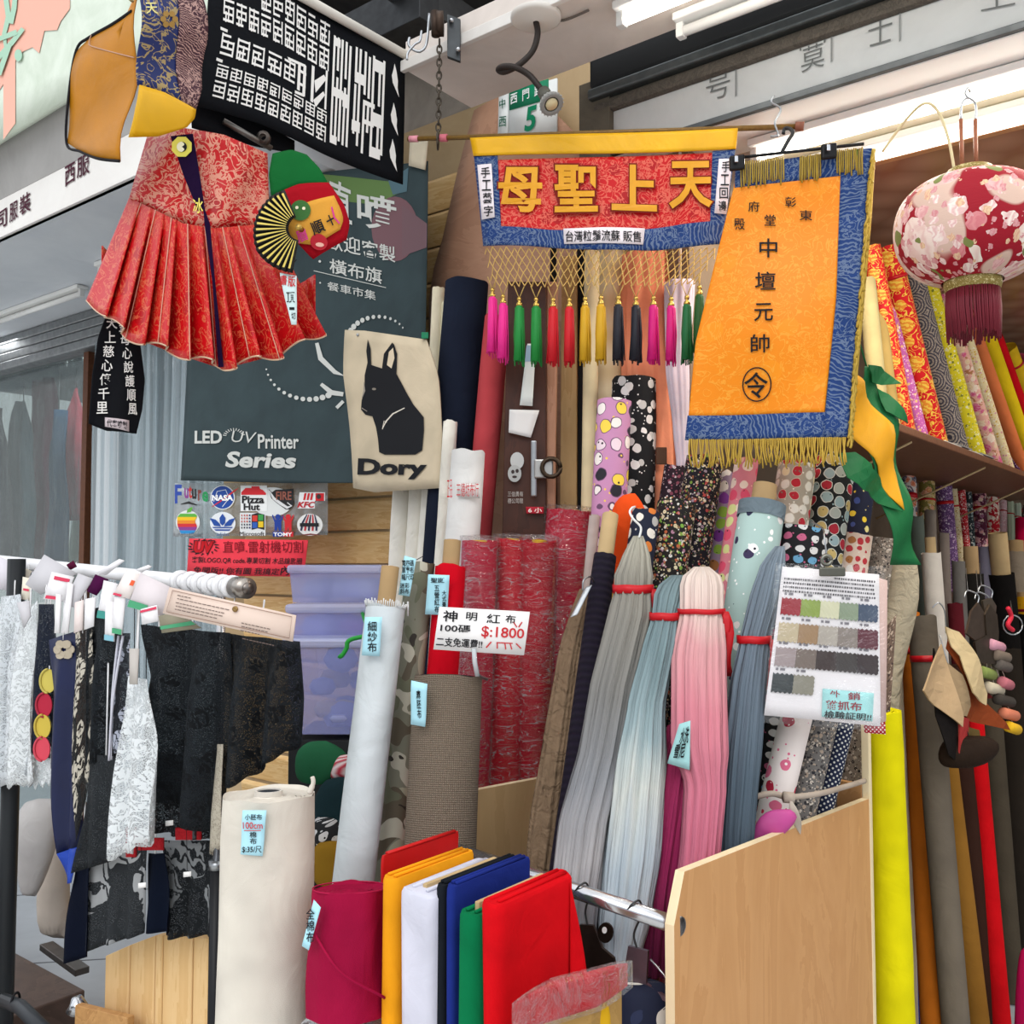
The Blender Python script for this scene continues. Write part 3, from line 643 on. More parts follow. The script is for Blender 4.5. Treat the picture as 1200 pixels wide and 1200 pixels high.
# ---------------------------------------------------------------- lantern
LC = at(1138, 268, 1.95); LR = .15; pr = [(.052, .118)]
for k in range(1, 24):
    a = pi / 2 - pi * k / 24 * .92 - .06; pr.append((LR * cos(a) ** .75 if cos(a) > 0 else 0, .112 * sin(a)))
pr = [p for p in pr if p[0] > .035]
def lantern_mat():
    s = NT('lantern silk'); u = s.uv(); c = s.mix(s.step(s.noise(s.uv(3, 3), 1.9, 1), .54, .56), '9c0c22', 'd9b9a8')
    for sc_, t, cols_ in ((9, .52, ('f2dcd0', 'ecc8c0', 'f4e8da')), (22, .40, ('eabcb8', 'f6e6dc', 'd98a8c')), (44, .36, ('f3dcd4', 'd9a0a0', 'e8c8a0'))):
        w_ = s.warp(s.uv(rot=sc_), sc_ * 2.2, .6 / sc_); d = s.voro(w_, sc_); h = s.sep(s.voro(w_, sc_, 'Color')); rim = s.wave(w_, sc_ * .9, 6, 3, 'RINGS', 'Z')
        col = s.mix(s.math('MULTIPLY', rim, .45), s.ramp(h[0], [(0, cols_[0]), (.34, cols_[1]), (.67, cols_[2])], 'CONSTANT'), 'c9606c' if sc_ > 20 else 'd8a09a')
        c = s.mix(s.math('MULTIPLY', s.math('LESS_THAN', d, t), s.math('GREATER_THAN', h[1], .2)), c, col)
    c = s.mix(s.math('GREATER_THAN', s.noise(u, 18, 1), .68), c, '7d8448'); return s.done(c, .7, s.noise(s.uv(1, 6), 60, 2), .2, .003)
lan = lathe('silk_lantern', LC, [(.05, .105), (.085, .100), (.115, .086), (.138, .062), (.149, .032), (.152, 0), (.149, -.028), (.139, -.056), (.120, -.082), (.095, -.100), (.06, -.112)], lantern_mat(), None, 64)
m_ = lan.modifiers.new('round', 'SUBSURF'); m_.levels = 2; m_.render_levels = 2
tag(lan, 'round red and cream flower-printed lantern with a dark red tassel, hanging at the right', 'lantern')
gt = brocade('cdbf8a', '8e7c40', 80, .12)
lathe('gold_collar', LC, [(.044, .098), (.046, .112), (.044, .124), (.038, .126)], gt, lan, 32); lathe('gold_collar', LC, [(.055, -.108), (.056, -.118), (.053, -.130), (.048, -.132)], gt, lan, 32)
g = []; rg = random.Random(3)
for k in range(110):
    a = 2 * pi * k / 110 + rg.uniform(-.02, .02); r0 = .050; g.append(tube_geo([LC + V((r0 * cos(a), r0 * sin(a), -.128)), LC + V(((r0 + .002) * cos(a), (r0 + .002) * sin(a), -.17)), LC + V((r0 * cos(a + .05), r0 * sin(a + .05), -.218 - rg.uniform(0, .018)))], .0017, 4))
v_, f_ = join(g); mk('tassel_fringe', v_, f_, satin('7a2230', .5), lan)
for x in (1126, 1143): tube('hanging_stick', [LC + V(((x - 1135) * .0017, 0, .11)), at(x, 140, 1.95)], .0042, wood('a5684a', '8a5038', 5, 3, 3, .4), lan)
tube('hook', spline([at(1126, 140, 1.95), at(1127, 122, 1.95), at(1134, 115, 1.95), at(1143, 122, 1.95), at(1143, 140, 1.95)]), .0022, STEEL, lan); tube('hook', spline([at(1136, 116, 1.95), at(1131, 110, 1.95), at(1134, 103, 1.95), at(1137, 108, 1.97)]), .002, STEEL, lan)
tube('bamboo_strip', spline([at(1119, 204, 1.95), at(1112, 165, 1.95), at(1100, 132, 1.95), at(1084, 121, 1.95), at(1062, 140, 2.0), at(1034, 178, 2.05)]), .003, plain('d9cba0', .5), lan)
# ---------------------------------------------------------------- green flag with yellow, at the shop corner
HG = vert((985, 2.08), (1080, 2.28), 0, lambda px, py: .012 * sin(py * .05 + px * .08))
grn_ = satin('0f6a38', .5)
gfl = cloth('green_flag', HG, [(1008, 430), (1020, 440), (1030, 470)], [(1046, 662), (1079, 662)], grn_, None, left=[(1008, 430), (1010, 520), (1036, 590), (1046, 662)], right=[(1030, 445), (1047, 490), (1058, 560), (1067, 610), (1079, 662)], nu=10, nv=24)
tag(gfl, 'green and yellow triangular festival flag with leaf-shaped edge beside the orange flag', 'flag')
cloth('yellow_field', HG, [(996, 440), (1008, 452)], [(1048, 592), (1053, 598)], satin('eda818', .5), gfl, left=[(996, 440), (1000, 510), (1022, 545), (1048, 590)], right=[(1008, 448), (1040, 500), (1053, 555), (1053, 598)], nu=8, nv=16, e=.004)
tube('hanging_cord', [HG(1012, 434, 0), HG(1006, 380, 0), HO(1006, 300, -.04), HO(1004, 176, .004)], .002, grn_, gfl, 5)
for q in ([(1008, 429), (1030, 430), (1045, 440), (1053, 450), (1035, 451), (1020, 448)], [(1030, 455), (1040, 462), (1050, 480), (1057, 497), (1045, 492), (1034, 482)], [(985, 531), (1000, 530), (1012, 545), (1021, 578), (1004, 575), (988, 560)], [(1005, 545), (1030, 560), (1050, 600), (1030, 590), (1012, 575)]):
    shape('leaf_point', HG, q, grn_, gfl, .008, 12, .002)
# ---------------------------------------------------------------- door plate and gooseneck lamp
HP = planeH(fac(0, .075, 0), ND)
sh = cloth('plywood_sheet', planeH(fac(0, .10, 0), ND), [(557, 130), (600, 104), (648, 130), (688, 170)], [(505, 660), (690, 660)], wood('c09478', 'a87c62', 1.6, 1, 3, .6), None, left=[(557, 130), (540, 190), (520, 280), (504, 335), (505, 660)], right=[(688, 170), (690, 400), (690, 660)], nu=10, nv=14, thick=.012)
tag(sh, 'tall pinkish plywood sheet with torn edge leaning against the board wall', 'board')
dp = cloth('door_plate', HP, [(597, 108), (653, 92)], [(597, 160), (653, 158)], plain('e9ecea', .35), None, nu=2, nv=2, thick=.006)
tag(dp, 'white and green house number plate reading 5 above the banner', 'sign')
cloth('green_band', HP, [(598, 108), (644, 93)], [(598, 130), (644, 117)], plain('12805a', .4), dp, nu=2, nv=2, e=.005, thick=.001)
letters('number', HP, [('5', [(619, 127), (632, 123), (628, 154), (616, 156)])], plain('12805a', .4), dp, .008, .03)
letters('street_lettering', HP, [('西', [(600, 112), (608, 109), (608, 121), (600, 124)]), ('門', [(614, 107), (622, 104), (622, 116), (614, 120)]), ('路', [(628, 102), (637, 99), (637, 112), (628, 115)])], plain('f4f6f4', .5), dp, .008, .012)
db = cloth('district_plate', HP, [(585, 113), (596, 109)], [(584, 160), (596, 160)], plain('e4e8e6', .35), dp, nu=2, nv=2, thick=.005)
letters('lettering', HP, [('中', [(587, 118), (594, 116), (594, 127), (587, 129)]), ('西', [(587, 138), (595, 137), (595, 149), (586, 150)])], plain('24604a', .5), db, .008, .01)
ct = hit(628, 18, fac(0, 0, 2.838), UP)
gl = lathe('gooseneck_lamp', ct - UP * .012, [(.001, -.006), (.02, -.006), (.03, -.002), (.055, -.001), (.062, .003), (.062, .011)], plain('e2ddd6', .5), None, 32); tag(gl, 'ceiling lamp on a bent black gooseneck with a ribbed bulb', 'lamp')
Dg = ct.y
neck = spline([ct - UP * .015, at(630, 40, Dg), at(624, 60, Dg), at(608, 76, Dg), at(592, 84, Dg + .02), at(584, 82, Dg + .03), at(590, 78, Dg + .01), at(604, 79, Dg), at(620, 88, Dg), at(632, 102, Dg - .01), at(638, 110, Dg - .01)])
tube('neck', neck, .0075, plain('2e2724', .5), gl, 10)
d_ = (at(650, 128, Dg - .05) - at(638, 110, Dg - .01)); P0 = at(637, 108, Dg - .01)
tube('socket', [P0, P0 + d_ * .55], .016, plain('55544c', .5), gl, 16)
b_ = lathe('ribbed_bulb', P0 + d_ * .5, [(.014, 0), (.018, .006), (.028, .014), (.029, .022), (.027, .025), (.018, .022)], plain('8b8a86', .4), gl, 28, d_)
for k in range(20):
    x_, y_ = frame(d_); a = 2 * pi * k / 20; r_ = x_ * cos(a) + y_ * sin(a); tube('fin', [P0 + d_ * .5 + r_ * .024 + d_.normalized() * .008, P0 + d_ * .5 + r_ * .0305 + d_.normalized() * .023], .0014, plain('a9a8a4', .35), b_, 5)
tube('lens', [P0 + d_ * .5 + d_.normalized() * .019, P0 + d_ * .5 + d_.normalized() * .023], .015, plain('d9c9a0', .15), b_, 20)
tube('wire', spline([hit(645, 20, fac(0, 0, 2.836), UP), hit(660, 24, fac(0, 0, 2.834), UP), hit(690, 12, fac(0, 0, 2.834), UP)]), .003, plain('6a625c', .6), gl, 6)
# ---------------------------------------------------------------- black and white flag on a pole
def onN(px, py, Q, e=0): return hit(px, py, Q, FD)
QF = at(474, 70, 2.55)
HK = planeH(QF, FD, lambda px, py: .010 * sin((px - py * .3) * .03))
blk = fabric('15171b', .8)
kf = cloth('seal_script_flag', HK, [(243, -48), (340, -12), (472, 68)], [(228, 122), (300, 146), (380, 180), (473, 216)], blk, None, left=[(243, -48), (240, 40), (228, 122)], right=[(472, 68), (473, 216)], nu=24, nv=14)
tag(kf, 'black flag covered with white seal script lettering hanging from a white pole', 'flag')
tube('white_pole', [HK(236, -54, .004), HK(330, -18, .004), HK(476, 69, .004)], .012, plain('e6e2d8', .5), kf, 14)
tube('pole_cap', [HK(470, 65, .004), HK(479, 71, .004)], .014, plain('d9d4c8', .5), kf, 14)
wht = plain('eceae6', .8)
# local frame on the flag: a along its top edge (0..1), b downwards (0..1)
KC = coons([(243, -48), (340, -12), (472, 68)], [(228, 122), (300, 146), (380, 180), (473, 216)], [(243, -48), (240, 40), (228, 122)], [(472, 68), (473, 216)])
def kq(a0, b0, a1, b1): return [tuple(KC(a, b)) for a, b in ((a0, b0), (a1, b0), (a1, b1), (a0, b1))]
rk = random.Random(5)
def maze(a0, b0, a1, b1, name):
    """a squared seal character: bars folded back and forth"""
    w_, h = a1 - a0, b1 - b0; q = []; n = 4; t = .12
    for k in range(n):
        y = b0 + h * (k + .1) / n; q.append(kq(a0, y, a1 - (w_ * .3 if rk.random() < .3 else 0), y + h * t * .8))
    for x in (0, .44, .88):
        s0 = rk.choice((0, .26)); s1 = rk.choice((.62, .88, .88)); q.append(kq(a0 + w_ * x, b0 + h * s0, a0 + w_ * (x + t), b0 + h * s1))
    if rk.random() < .6: q.append(kq(a0 + w_ * .2, b0 + h * .5, a0 + w_ * .32, b0 + h * .9))
    shape(name, HK, q, wht, kf, .003 + .00001 * rk.random())
for r, (b0, b1) in enumerate(((.06, .24), (.24, .42), (.69, .79), (.80, .93))):
    for k in range(9):
        a0 = .07 + k * .063
        if r == 0 and k < 3: continue
        maze(a0, b0, a0 + .05, b1, 'seal_character')
shape('rule', HK, [kq(.06, .445, .50, .465)], wht, kf, .003); shape('rule', HK, [kq(.06, .655, .50, .675)], wht, kf, .003)
for a0, wd_ in ((.07, .06), (.145, .06), (.22, .06), (.30, .07), (.385, .06)): maze(a0, .48, a0 + wd_, .645, 'seal_character')
shape('seal_bar', HK, [kq(.46, .465, .475, .65), kq(.49, .45, .505, .67), kq(.46, .50, .505, .52), kq(.46, .59, .505, .61)], wht, kf, .003)
shape('seal_stroke', HK, [[tuple(KC(a, b)) for a, b in q] for q in ([(.535, .42), (.55, .42), (.55, .68), (.535, .68)], [(.55, .52), (.60, .44), (.615, .46), (.56, .60)], [(.55, .66), (.60, .56), (.61, .58), (.565, .70)], [(.61, .40), (.62, .40), (.62, .68), (.61, .68)])], wht, kf, .003)
for a0, st in ((.645, [(0, .95)]), (.665, [(0, .30), (.36, .95)]), (.685, [(.0, .93)]), (.705, [(0, .34), (.42, .95)]), (.725, [(.02, .95)]), (.755, [(.0, .28), (.34, .8)]), (.775, [(0, .9)]), (.80, [(.0, .4), (.45, .95)]), (.82, [(.03, .42), (.47, .74)]), (.84, [(.0, .95)]), (.87, [(.05, .45), (.55, .92)]), (.89, [(.0, .9)])):
    shape('seal_bar', HK, [kq(a0, .12 + p * .8, a0 + .0105, .12 + q * .8) for p, q in st], wht, kf, .003)
for q in ((.645, .13, .68, .19), (.645, .49, .70, .555), (.70, .50, .73, .60), (.645, .84, .68, .90), (.755, .30, .80, .38), (.75, .66, .79, .74), (.80, .48, .855, .515), (.80, .62, .855, .655), (.84, .14, .895, .23), (.84, .54, .895, .64), (.84, .80, .89, .88)): shape('seal_block', HK, [kq(*q)], wht, kf, .0035)
for b0 in (.10, .40, .68): shape('flame_mark', HK, [tuple(KC(a, b0 + b)) for a, b in ((.945, 0), (.955, .05), (.963, .12), (.962, .17), (.970, .24), (.955, .20), (.938, .15), (.933, .10), (.940, .05))], wht, kf, .003)
sk = cloth('black_cloth', planeH(QF + FD * .03, FD), [(222, 108), (300, 140), (345, 165)], [(225, 150), (300, 172), (345, 180)], blk, kf, nu=10, nv=4)
bh = tube('clip_rod', [at(262, 142, 2.12), at(318, 174, 2.2)], .007, metal('8a8680', .4), kf); lathe('rod_ring', at(309, 162, 2.18), [(.008, -.008), (.016, -.006), (.016, .006), (.008, .008)], metal('5e5650', .4), kf, 16, YD)
# ---------------------------------------------------------------- red pleated skirt
redbr = brocade('b8080f', 'd08a74', 30, .055, 'a4060c', .4); redbr2 = brocade('bd0a12', 'c8583a', 26, .028, 'ab0810', .4)
SD = 2.10
def hemx(u): return 105 + (383 - 105) * u
def hemy(u): return pat([(105, 352), (150, 395), (200, 412), (262, 430), (330, 415), (383, 386)], u, plen([(105, 352), (150, 395), (200, 412), (262, 430), (330, 415), (383, 386)]))
TOPL = [(173, 160), (215, 150), (262, 158), (313, 180)]; MIDL = [(152, 232), (215, 262), (250, 268), (316, 262)]
def yoke(u, v):
    a, b = pat(TOPL, u, plen(TOPL)), pat(MIDL, u, plen(MIDL)); return at(a[0] + (b[0] - a[0]) * v, a[1] + (b[1] - a[1]) * v, SD - .09 * sin(pi * u) - .03 * v + .006 * sin(u * 20 + v * 5))
skt = grid('pleated_skirt', yoke, 24, 10, redbr, None, .003)
tag(skt, 'red brocade ceremonial skirt with purple neck band and pleats below the black flag', 'skirt')
def pleat(u, v):
    a, b = pat(MIDL, u, plen(MIDL)), hemy(u); ph = (u * 11) % 1; saw = (ph if ph < .82 else (1 - ph) / .18 * .82)
    k = v ** .7; return at(a[0] + (b[0] - a[0]) * v + 9 * (saw - .4) * v, a[1] + (b[1] - a[1]) * v + 5 * sin(u * 34) * v, SD - .12 * sin(pi * u) - .03 - .075 * k * (saw - .4) - .05 * v * sin(pi * u))
pl_ = grid('pleats', pleat, 170, 14, redbr2, skt, .003)
def inner(u, v):
    b = hemy(u); return at(b[0] * .94 + 15 + (u - .5) * -12, b[1] - 60 + 66 * v - 4, SD + .05 + .06 * sin(pi * u) + .015 * sin(u * 60))
grid('lining', inner, 80, 4, redbr2, skt, .003)
tube('hem_piping', [pleat(k / 170, 1.0) for k in range(171)], .0022, satin('d8b89a', .5), skt, 5)
for u in (.09, .20, .32, .44, .56, .68, .79, .91): tube('pleat_edging', [pleat(u, j / 10) + V((0, -.004, 0)) for j in range(11)], .0012, satin('e0a48c', .5), skt, 4)
HSK = lambda px, py, e=0: at(px, py, SD - .115 - .02 * (py - 160) / 100 - e)
purple = fabric('1c0a2c')
shape('neck_band', HSK, [(200, 160), (226, 157), (234, 205), (240, 245), (232, 247), (215, 205)], purple, skt, .012, 20, .003)
shape('front_opening', HSK, [(238, 240), (246, 262), (252, 330), (262, 430), (256, 430), (249, 330), (240, 265)], purple, skt, .035, 30, .003)
oct_ = circle(213, 172, 12.5, 12.5, 8, .4); shape('trigram_badge', HSK, oct_, plain('d9d05a', .7), skt, .016, 0, .001)
shape('yin', HSK, circle(213, 172, 6, 6, 20), INK, skt, .0178); shape('yang', HSK, [(213 + 6 * cos(a), 172 + 6 * sin(a)) for a in [pi / 2 + pi * k / 10 for k in range(11)]] + [(213 + 3 * sin(pi * k / 8) * (1 if k < 8 else -1), 166 + 12 * k / 16) for k in range(0, 17)][::1], plain('e8e6c8', .7), skt, .0185)
letters('gold_stitching', HSK, [('冰', (226, 232, 238, 250))], plain('e0d060', .6), skt, .016, .01)
# ---------------------------------------------------------------- cap, shell fan and tag hanging on the skirt
CD = 1.93
HC = vert((310, CD), (410, CD + .02), 0, lambda px, py: -.03 * ((px - 355) / 55) ** 2 - .02 * ((py - 250) / 60) ** 2)
cap = cloth('festival_cap', HC, [(317, 170), (340, 168), (358, 176)], [(318, 228), (350, 216), (384, 214)], fabric('12602c', .9), None, left=[(317, 170), (314, 200), (318, 228)], right=[(358, 176), (374, 195), (384, 214)], nu=12, nv=10, thick=.01)
tag(cap, 'green, red and orange cloth cap with black and pink characters beside the red skirt', 'cap')
rd = fabric('a80f1e', .85)
cloth('red_band', HC, [(319, 229), (350, 217), (384, 213)], [(344, 280), (366, 302), (404, 277)], rd, cap, left=[(319, 229), (325, 255), (344, 280)], right=[(384, 213), (402, 238), (408, 258), (404, 277)], nu=12, nv=10, e=.004, thick=.012)
cloth('orange_front', HC, [(333, 262), (360, 240), (391, 229)], [(346, 286), (370, 288), (398, 268)], fabric('e0a040', .85), cap, left=[(333, 262), (338, 276), (346, 286)], right=[(391, 229), (399, 245), (402, 256), (398, 268)], nu=10, nv=8, e=.013, thick=.004)
pk = plain('d03a86', .7)
letters('character', HC, [('十', [(381, 257), (390, 251), (395, 262), (386, 268)])], INK, cap, .019, .03); shape('character_stroke', HC, stroke([(389, 244), (392, 256), (398, 262)], 2), pk, cap, .0193)
letters('character', HC, [('順', [(363, 265), (377, 259), (383, 272), (369, 279)])], INK, cap, .019, .02); letters('character', HC, [('眉', [(346, 275), (358, 271), (362, 283), (351, 288)])], pk, cap, .019, .02)
o = shape('face_patch', HC, circle(353, 250, 12, 12, 18), plain('3c6a34', .8), cap, .018); shape('ear_patch', HC, circle(338, 252, 6, 5, 12), plain('c2c07a', .8), cap, .0178); shape('eye_patch', HC, [circle(349, 247, 2, 2, 8), circle(357, 248, 2, 2, 8)], plain('e8e0c0', .8), cap, .0186)
shape('face_patch', HC, circle(374, 285, 10, 9, 18), plain('b02430', .8), cap, .018); shape('mouth_patch', HC, circle(375, 288, 5, 2.4, 10), plain('e8b0a0', .8), cap, .0187)
fan = empty('folding_fan', at(340, 262, CD - .03), 'black folding fan with gold stripes tied to the front of the red skirt', 'fan')
fp = (352, 268); HFn = vert((300, CD - .03), (360, CD - .05), 0)
for k in range(18):
    a0 = math.radians(88 + 12 + k * 8.2); a1 = a0 + math.radians(8.2); R0, R1 = 14, 58 - 10 * abs(k - 6) / 12
    am = (a0 + a1) / 2; P = lambda r, a: (fp[0] + r * cos(a) * .98, fp[1] + r * sin(a))
    def leaf(u, v, a0=a0, a1=a1, R0=R0, R1=R1, k=k):
        a = a0 + (a1 - a0) * u; r = R0 + (R1 - R0) * v; q = P(r, a); return HFn(q[0], q[1], .004 * (1 - abs(2 * u - 1)))
    lf = grid('fan_leaf', leaf, 2, 6, satin('14120f', .5), fan, .0015)
    shape('gold_stripe', lambda x, y, e=0: HFn(x, y, .006), stroke([P(R0 + 2, am), P(R1 - 4, am)], [.8, 2.6]), metal('e0c868', .35), lf, 0)
tube('fan_pivot', [HFn(fp[0], fp[1], -.006), HFn(fp[0], fp[1], .012)], .006, metal('d9b25a', .3), fan)
HT_ = vert((325, CD - .03), (350, CD - .03), 0, lambda px, py: .004 * sin(py * .08))
tg = cloth('price_tag', HT_, [(328, 320), (348, 324)], [(340, 378), (347, 380)], paper('cfe4e4'), None, left=[(328, 320), (334, 350), (341, 380)], right=[(348, 324), (348, 350), (347, 380)], nu=3, nv=8, thick=.001)
tag(tg, 'pale paper price tag with red and black writing below the fan', 'tag')
letters('red_writing', HT_, [('書', (329, 323, 337, 335)), ('版', (338, 324, 347, 337))], REDINK, tg, .002, .015); letters('black_writing', HT_, [('頂', (336, 343, 346, 355)), ('一', (339, 360, 345, 363)), ('切', (341, 366, 346, 374))], INK, tg, .002, .01)
tube('tag_string', [HT_(338, 321, .001), HT_(340, 310, -.01), HT_(343, 298, -.03)], .001, BLACK, tg, 4)
# ---------------------------------------------------------------- black lettered shield cloth
HB2 = vert((100, 2.06), (175, 2.12), 0, lambda px, py: .006 * sin(px * .12 + py * .02))
sh2 = cloth('black_shield_cloth', HB2, [(125, 368), (146, 372), (165, 377)], [(104, 496), (125, 505), (160, 508)], fabric('15161a', .85), None, left=[(125, 368), (115, 395), (108, 440), (104, 496)], right=[(165, 377), (163, 395), (170, 445), (167, 480), (160, 508)], nu=30, nv=30)
tag(sh2, 'black shield-shaped cloth with two columns of white characters below the red skirt', 'cloth')
letters('left_column', HB2, col_items('天上慈心傳千里', 131, 370, 486, 13, -1.9), wht, sh2, .005, .009); letters('right_column', HB2, col_items('聖母心說護順風', 145, 374, 488, 11, 1.7), wht, sh2, .005, .009)
cloth('sewn_label', HB2, [(123, 489), (151, 493)], [(123, 500), (151, 506)], paper('c9bcc0'), sh2, nu=4, nv=2, e=.003, thick=.001); letters('label_writing', HB2, [('代客噴製', [(125, 491), (149, 495), (149, 504), (125, 500)])], INK, sh2, .0045, .012)
tube('cord', spline([HB2(129, 370, .004), HB2(135, 358, .0), HB2(146, 366, .006), HB2(152, 372, .004), HB2(158, 362, 0), HB2(150, 352, 0)]), .0016, satin('c8a04a', .5), sh2, 5)
# ---------------------------------------------------------------- yellow and blue brocade apron, upper left
HA = vert((70, 2.02), (160, 1.88), 0, lambda px, py: .008 * sin(py * .05 + px * .04)); HA2 = vert((155, 1.86), (240, 2.0), 0, lambda px, py: .008 * sin(py * .06))
yel = satin('c07c08', .45); bb = brocade('15245c', 'a08a5a', 26, .03, '1c3378', .45)
ap = cloth('brocade_apron', HA, [(107, 45), (135, 32), (158, 18), (162, -60)], [(75, 166), (95, 178), (120, 187), (143, 190)], yel, None, left=[(107, 45), (92, 60), (84, 110), (75, 166)], right=[(162, -60), (160, 40), (157, 100), (146, 150), (143, 190)], nu=14, nv=16)
tag(ap, 'yellow-lined blue brocade apron with black trim hanging at the upper left', 'apron')
tube('black_trim', spline([HA(158, 15, .002), HA(135, 30, .002), HA(106, 45, .002), HA(92, 60, .002), HA(84, 110, .002), HA(75, 166, .002), HA(95, 178, .002), HA(120, 188, .002), HA(143, 190, .002)]), .003, plain('1d1c20', .8), ap, 6)
cloth('blue_brocade_panel', HA2, [(161, -60), (210, -60)], [(158, 101), (185, 110), (218, 130)], bb, ap, left=[(161, -60), (160, 40), (158, 101)], right=[(210, -60), (220, 20), (222, 80), (218, 130)], nu=12, nv=14, e=.01)
cloth('wave_panel', HA2, [(205, -60), (228, -60)], [(206, 122), (222, 132)], waves('3a2028', 'd8b0a4', 60), ap, left=[(205, -60), (203, 40), (206, 122)], right=[(228, -60), (238, 50), (232, 105), (222, 132)], nu=8, nv=14, e=.013)
cloth('yellow_flap', HA2, [(158, 102), (185, 111), (221, 132)], [(146, 163), (180, 162), (212, 152)], satin('e8b010', .4), ap, left=[(158, 102), (150, 130), (146, 163)], right=[(221, 132), (220, 142), (212, 152)], nu=12, nv=8, e=.016)
tube('stitching', spline([HA(110, 42, .004), HA(109, 52, .004), HA(116, 58, .004), HA(158, 68, .004)]), .0012, satin('c9a08a', .5), ap, 4)
tube('hanger_hook', spline([HA2(156, 2, .0), HA2(152, -2, .0), HA2(156, -8, .0), HA2(165, -40, .0)]), .003, metal('b0a070', .3), ap, 6)
letters('gold_stitching', HA2, [('天', (164, 6, 178, 20))], plain('e0d890', .6), ap, .013, .01)
for x, y in ((191, 30), (187, 118)): pass
shape('gold_medallion', HA2, [circle(191 + 7 * cos(a), 26 + 7 * sin(a), 3.6, 3.6, 10) for a in [k * 2 * pi / 6 for k in range(6)]], plain('9c7838', .5), ap, .0125)
# ---------------------------------------------------------------- grey printed banner and what hangs on it
HBn = planeH(fac(0, -.06, 0), ND, lambda px, py: .006 * sin(px * .03 + py * .012))
gb = cloth('grey_printed_banner', HBn, [(226, 275), (300, 238), (380, 202), (500, 187)], [(213, 563), (320, 566), (420, 566)], fabric('3b494c', .6, .1), None, left=[(226, 275), (222, 330), (213, 563)], right=[(500, 188), (500, 400), (500, 562), (420, 566)][:3] + [(420, 566)], nu=40, nv=40)
tag(gb, 'large dark grey vinyl banner with pale printed lettering on the board wall', 'banner')
cloth('sleeve_tab', HBn, [(483, 163), (503, 166)], [(481, 195), (500, 200)], fabric('d9cdb4', .9), gb, nu=4, nv=4, e=.012, thick=.004)
for nm, poly, c, e in (('green_print', [(380, 205), (470, 214), (474, 222), (440, 240), (400, 236)], '5e7a46', .002), ('pink_print', circle(462, 268, 27, 38, 24), '73545a', .0022), ('pink_print', [(470, 240), (500, 262), (500, 290), (470, 300)], '70565c', .0024), ('teal_print', [(455, 212), (478, 196), (476, 224), (460, 228)], '4f6a74', .0026)): shape(nm, HBn, poly, plain(c, .7), gb, e, 20)
pr_ = plain('c9cbc6', .7)
letters('headline', HBn, [('直', [(388, 208), (414, 220), (414, 264), (388, 256)], .014), ('噴', [(420, 224), (465, 233), (465, 276), (420, 264)], .014)], pr_, gb, .0045)
letters('printed_line', HBn, [('歡迎客製', [(384, 271), (463, 289), (463, 308), (384, 292)])], pr_, gb, .0045, .008); letters('printed_line', HBn, [('橫布旗', [(388, 303), (447, 315), (447, 333), (388, 320)])], pr_, gb, .0045, .008); letters('printed_line', HBn, [('餐車市集', [(385, 330), (440, 341), (440, 352), (385, 340)])], pr_, gb, .0045, .003)
shape('rule', HBn, stroke([(370, 318), (452, 337)], .8), pr_, gb, .0045); shape('bullet', HBn, [circle(377, 307, 1.5), circle(377, 332, 1)], pr_, gb, .0045)
for it_ in [('LED', (230, 505, 263, 520), .03), ('UV', [(276, 505), (303, 507), (299, 520), (273, 518)], -.005), ('Printer', (304, 509, 350, 526), .02)]: letters('printed_word', HBn, [it_], pr_, gb, .0045)
letters('printed_line', HBn, [('Series', [(270, 529), (349, 531), (345, 549), (266, 548)], .035)], pr_, gb, .0045)
for k in range(11): a = math.radians(-170 + 15.5 * k); shape('ray_mark', HBn, stroke([(277 + 9 * cos(a), 512 + 7 * sin(a)), (277 + 13 * cos(a), 512 + 10 * sin(a))], .9), pr_, gb, .0045)
for k in range(14): a = math.radians(180 + k * 11.5); shape('dot', HBn, circle(443 + 35 * cos(a), 398 + 27 * sin(a), 3.6 - .2 * k, (3.6 - .2 * k) * 1.15, 10), pr_, gb, .0045)
for k in range(13): a = math.radians(170 - k * 9); shape('dot', HBn, circle(362 + 48 * cos(a), 426 + 42 * sin(a), 1 + .22 * k, 1 + .22 * k, 10), pr_, gb, .0045)
for q in ([(372, 402), (376, 420), (392, 436), (402, 440)], [(376, 450), (388, 460), (402, 462)], [(394, 478), (402, 470)]): shape('swirl', HBn, stroke(q, [4, 6, 5, 1][:len(q)] if len(q) > 2 else 4), pr_, gb, .0045)
HD = planeH(fac(0, -.21, 0), ND + UP * .02, lambda px, py: .006 * sin(py * .03 + px * .02))
dg = cloth('dog_portrait_cloth', HD, [(406, 387), (430, 388), (500, 398)], [(415, 572), (440, 577), (518, 572)], fabric('d8c8ac', .9, .15), None, left=[(406, 387), (404, 440), (410, 520), (415, 572)], right=[(500, 398), (512, 440), (519, 510), (518, 572)], nu=12, nv=14, thick=.004)
tag(dg, 'cream cloth printed with a black dog and the word Dory', 'cloth')
dogp = [(434, 398), (437, 410), (437, 428), (449, 432), (452, 415), (462, 402), (464, 404), (467, 415), (465, 438), (470, 448), (476, 460), (484, 474), (497, 489), (498, 505), (497, 528), (489, 533), (452, 533), (445, 530), (443, 515), (440, 500), (436, 488), (428, 486), (423, 480), (424, 470), (428, 456), (429, 440), (433, 425), (432, 412)]
shape('dog_print', HD, dogp, plain('17181c', .75), dg, .0045, 14)
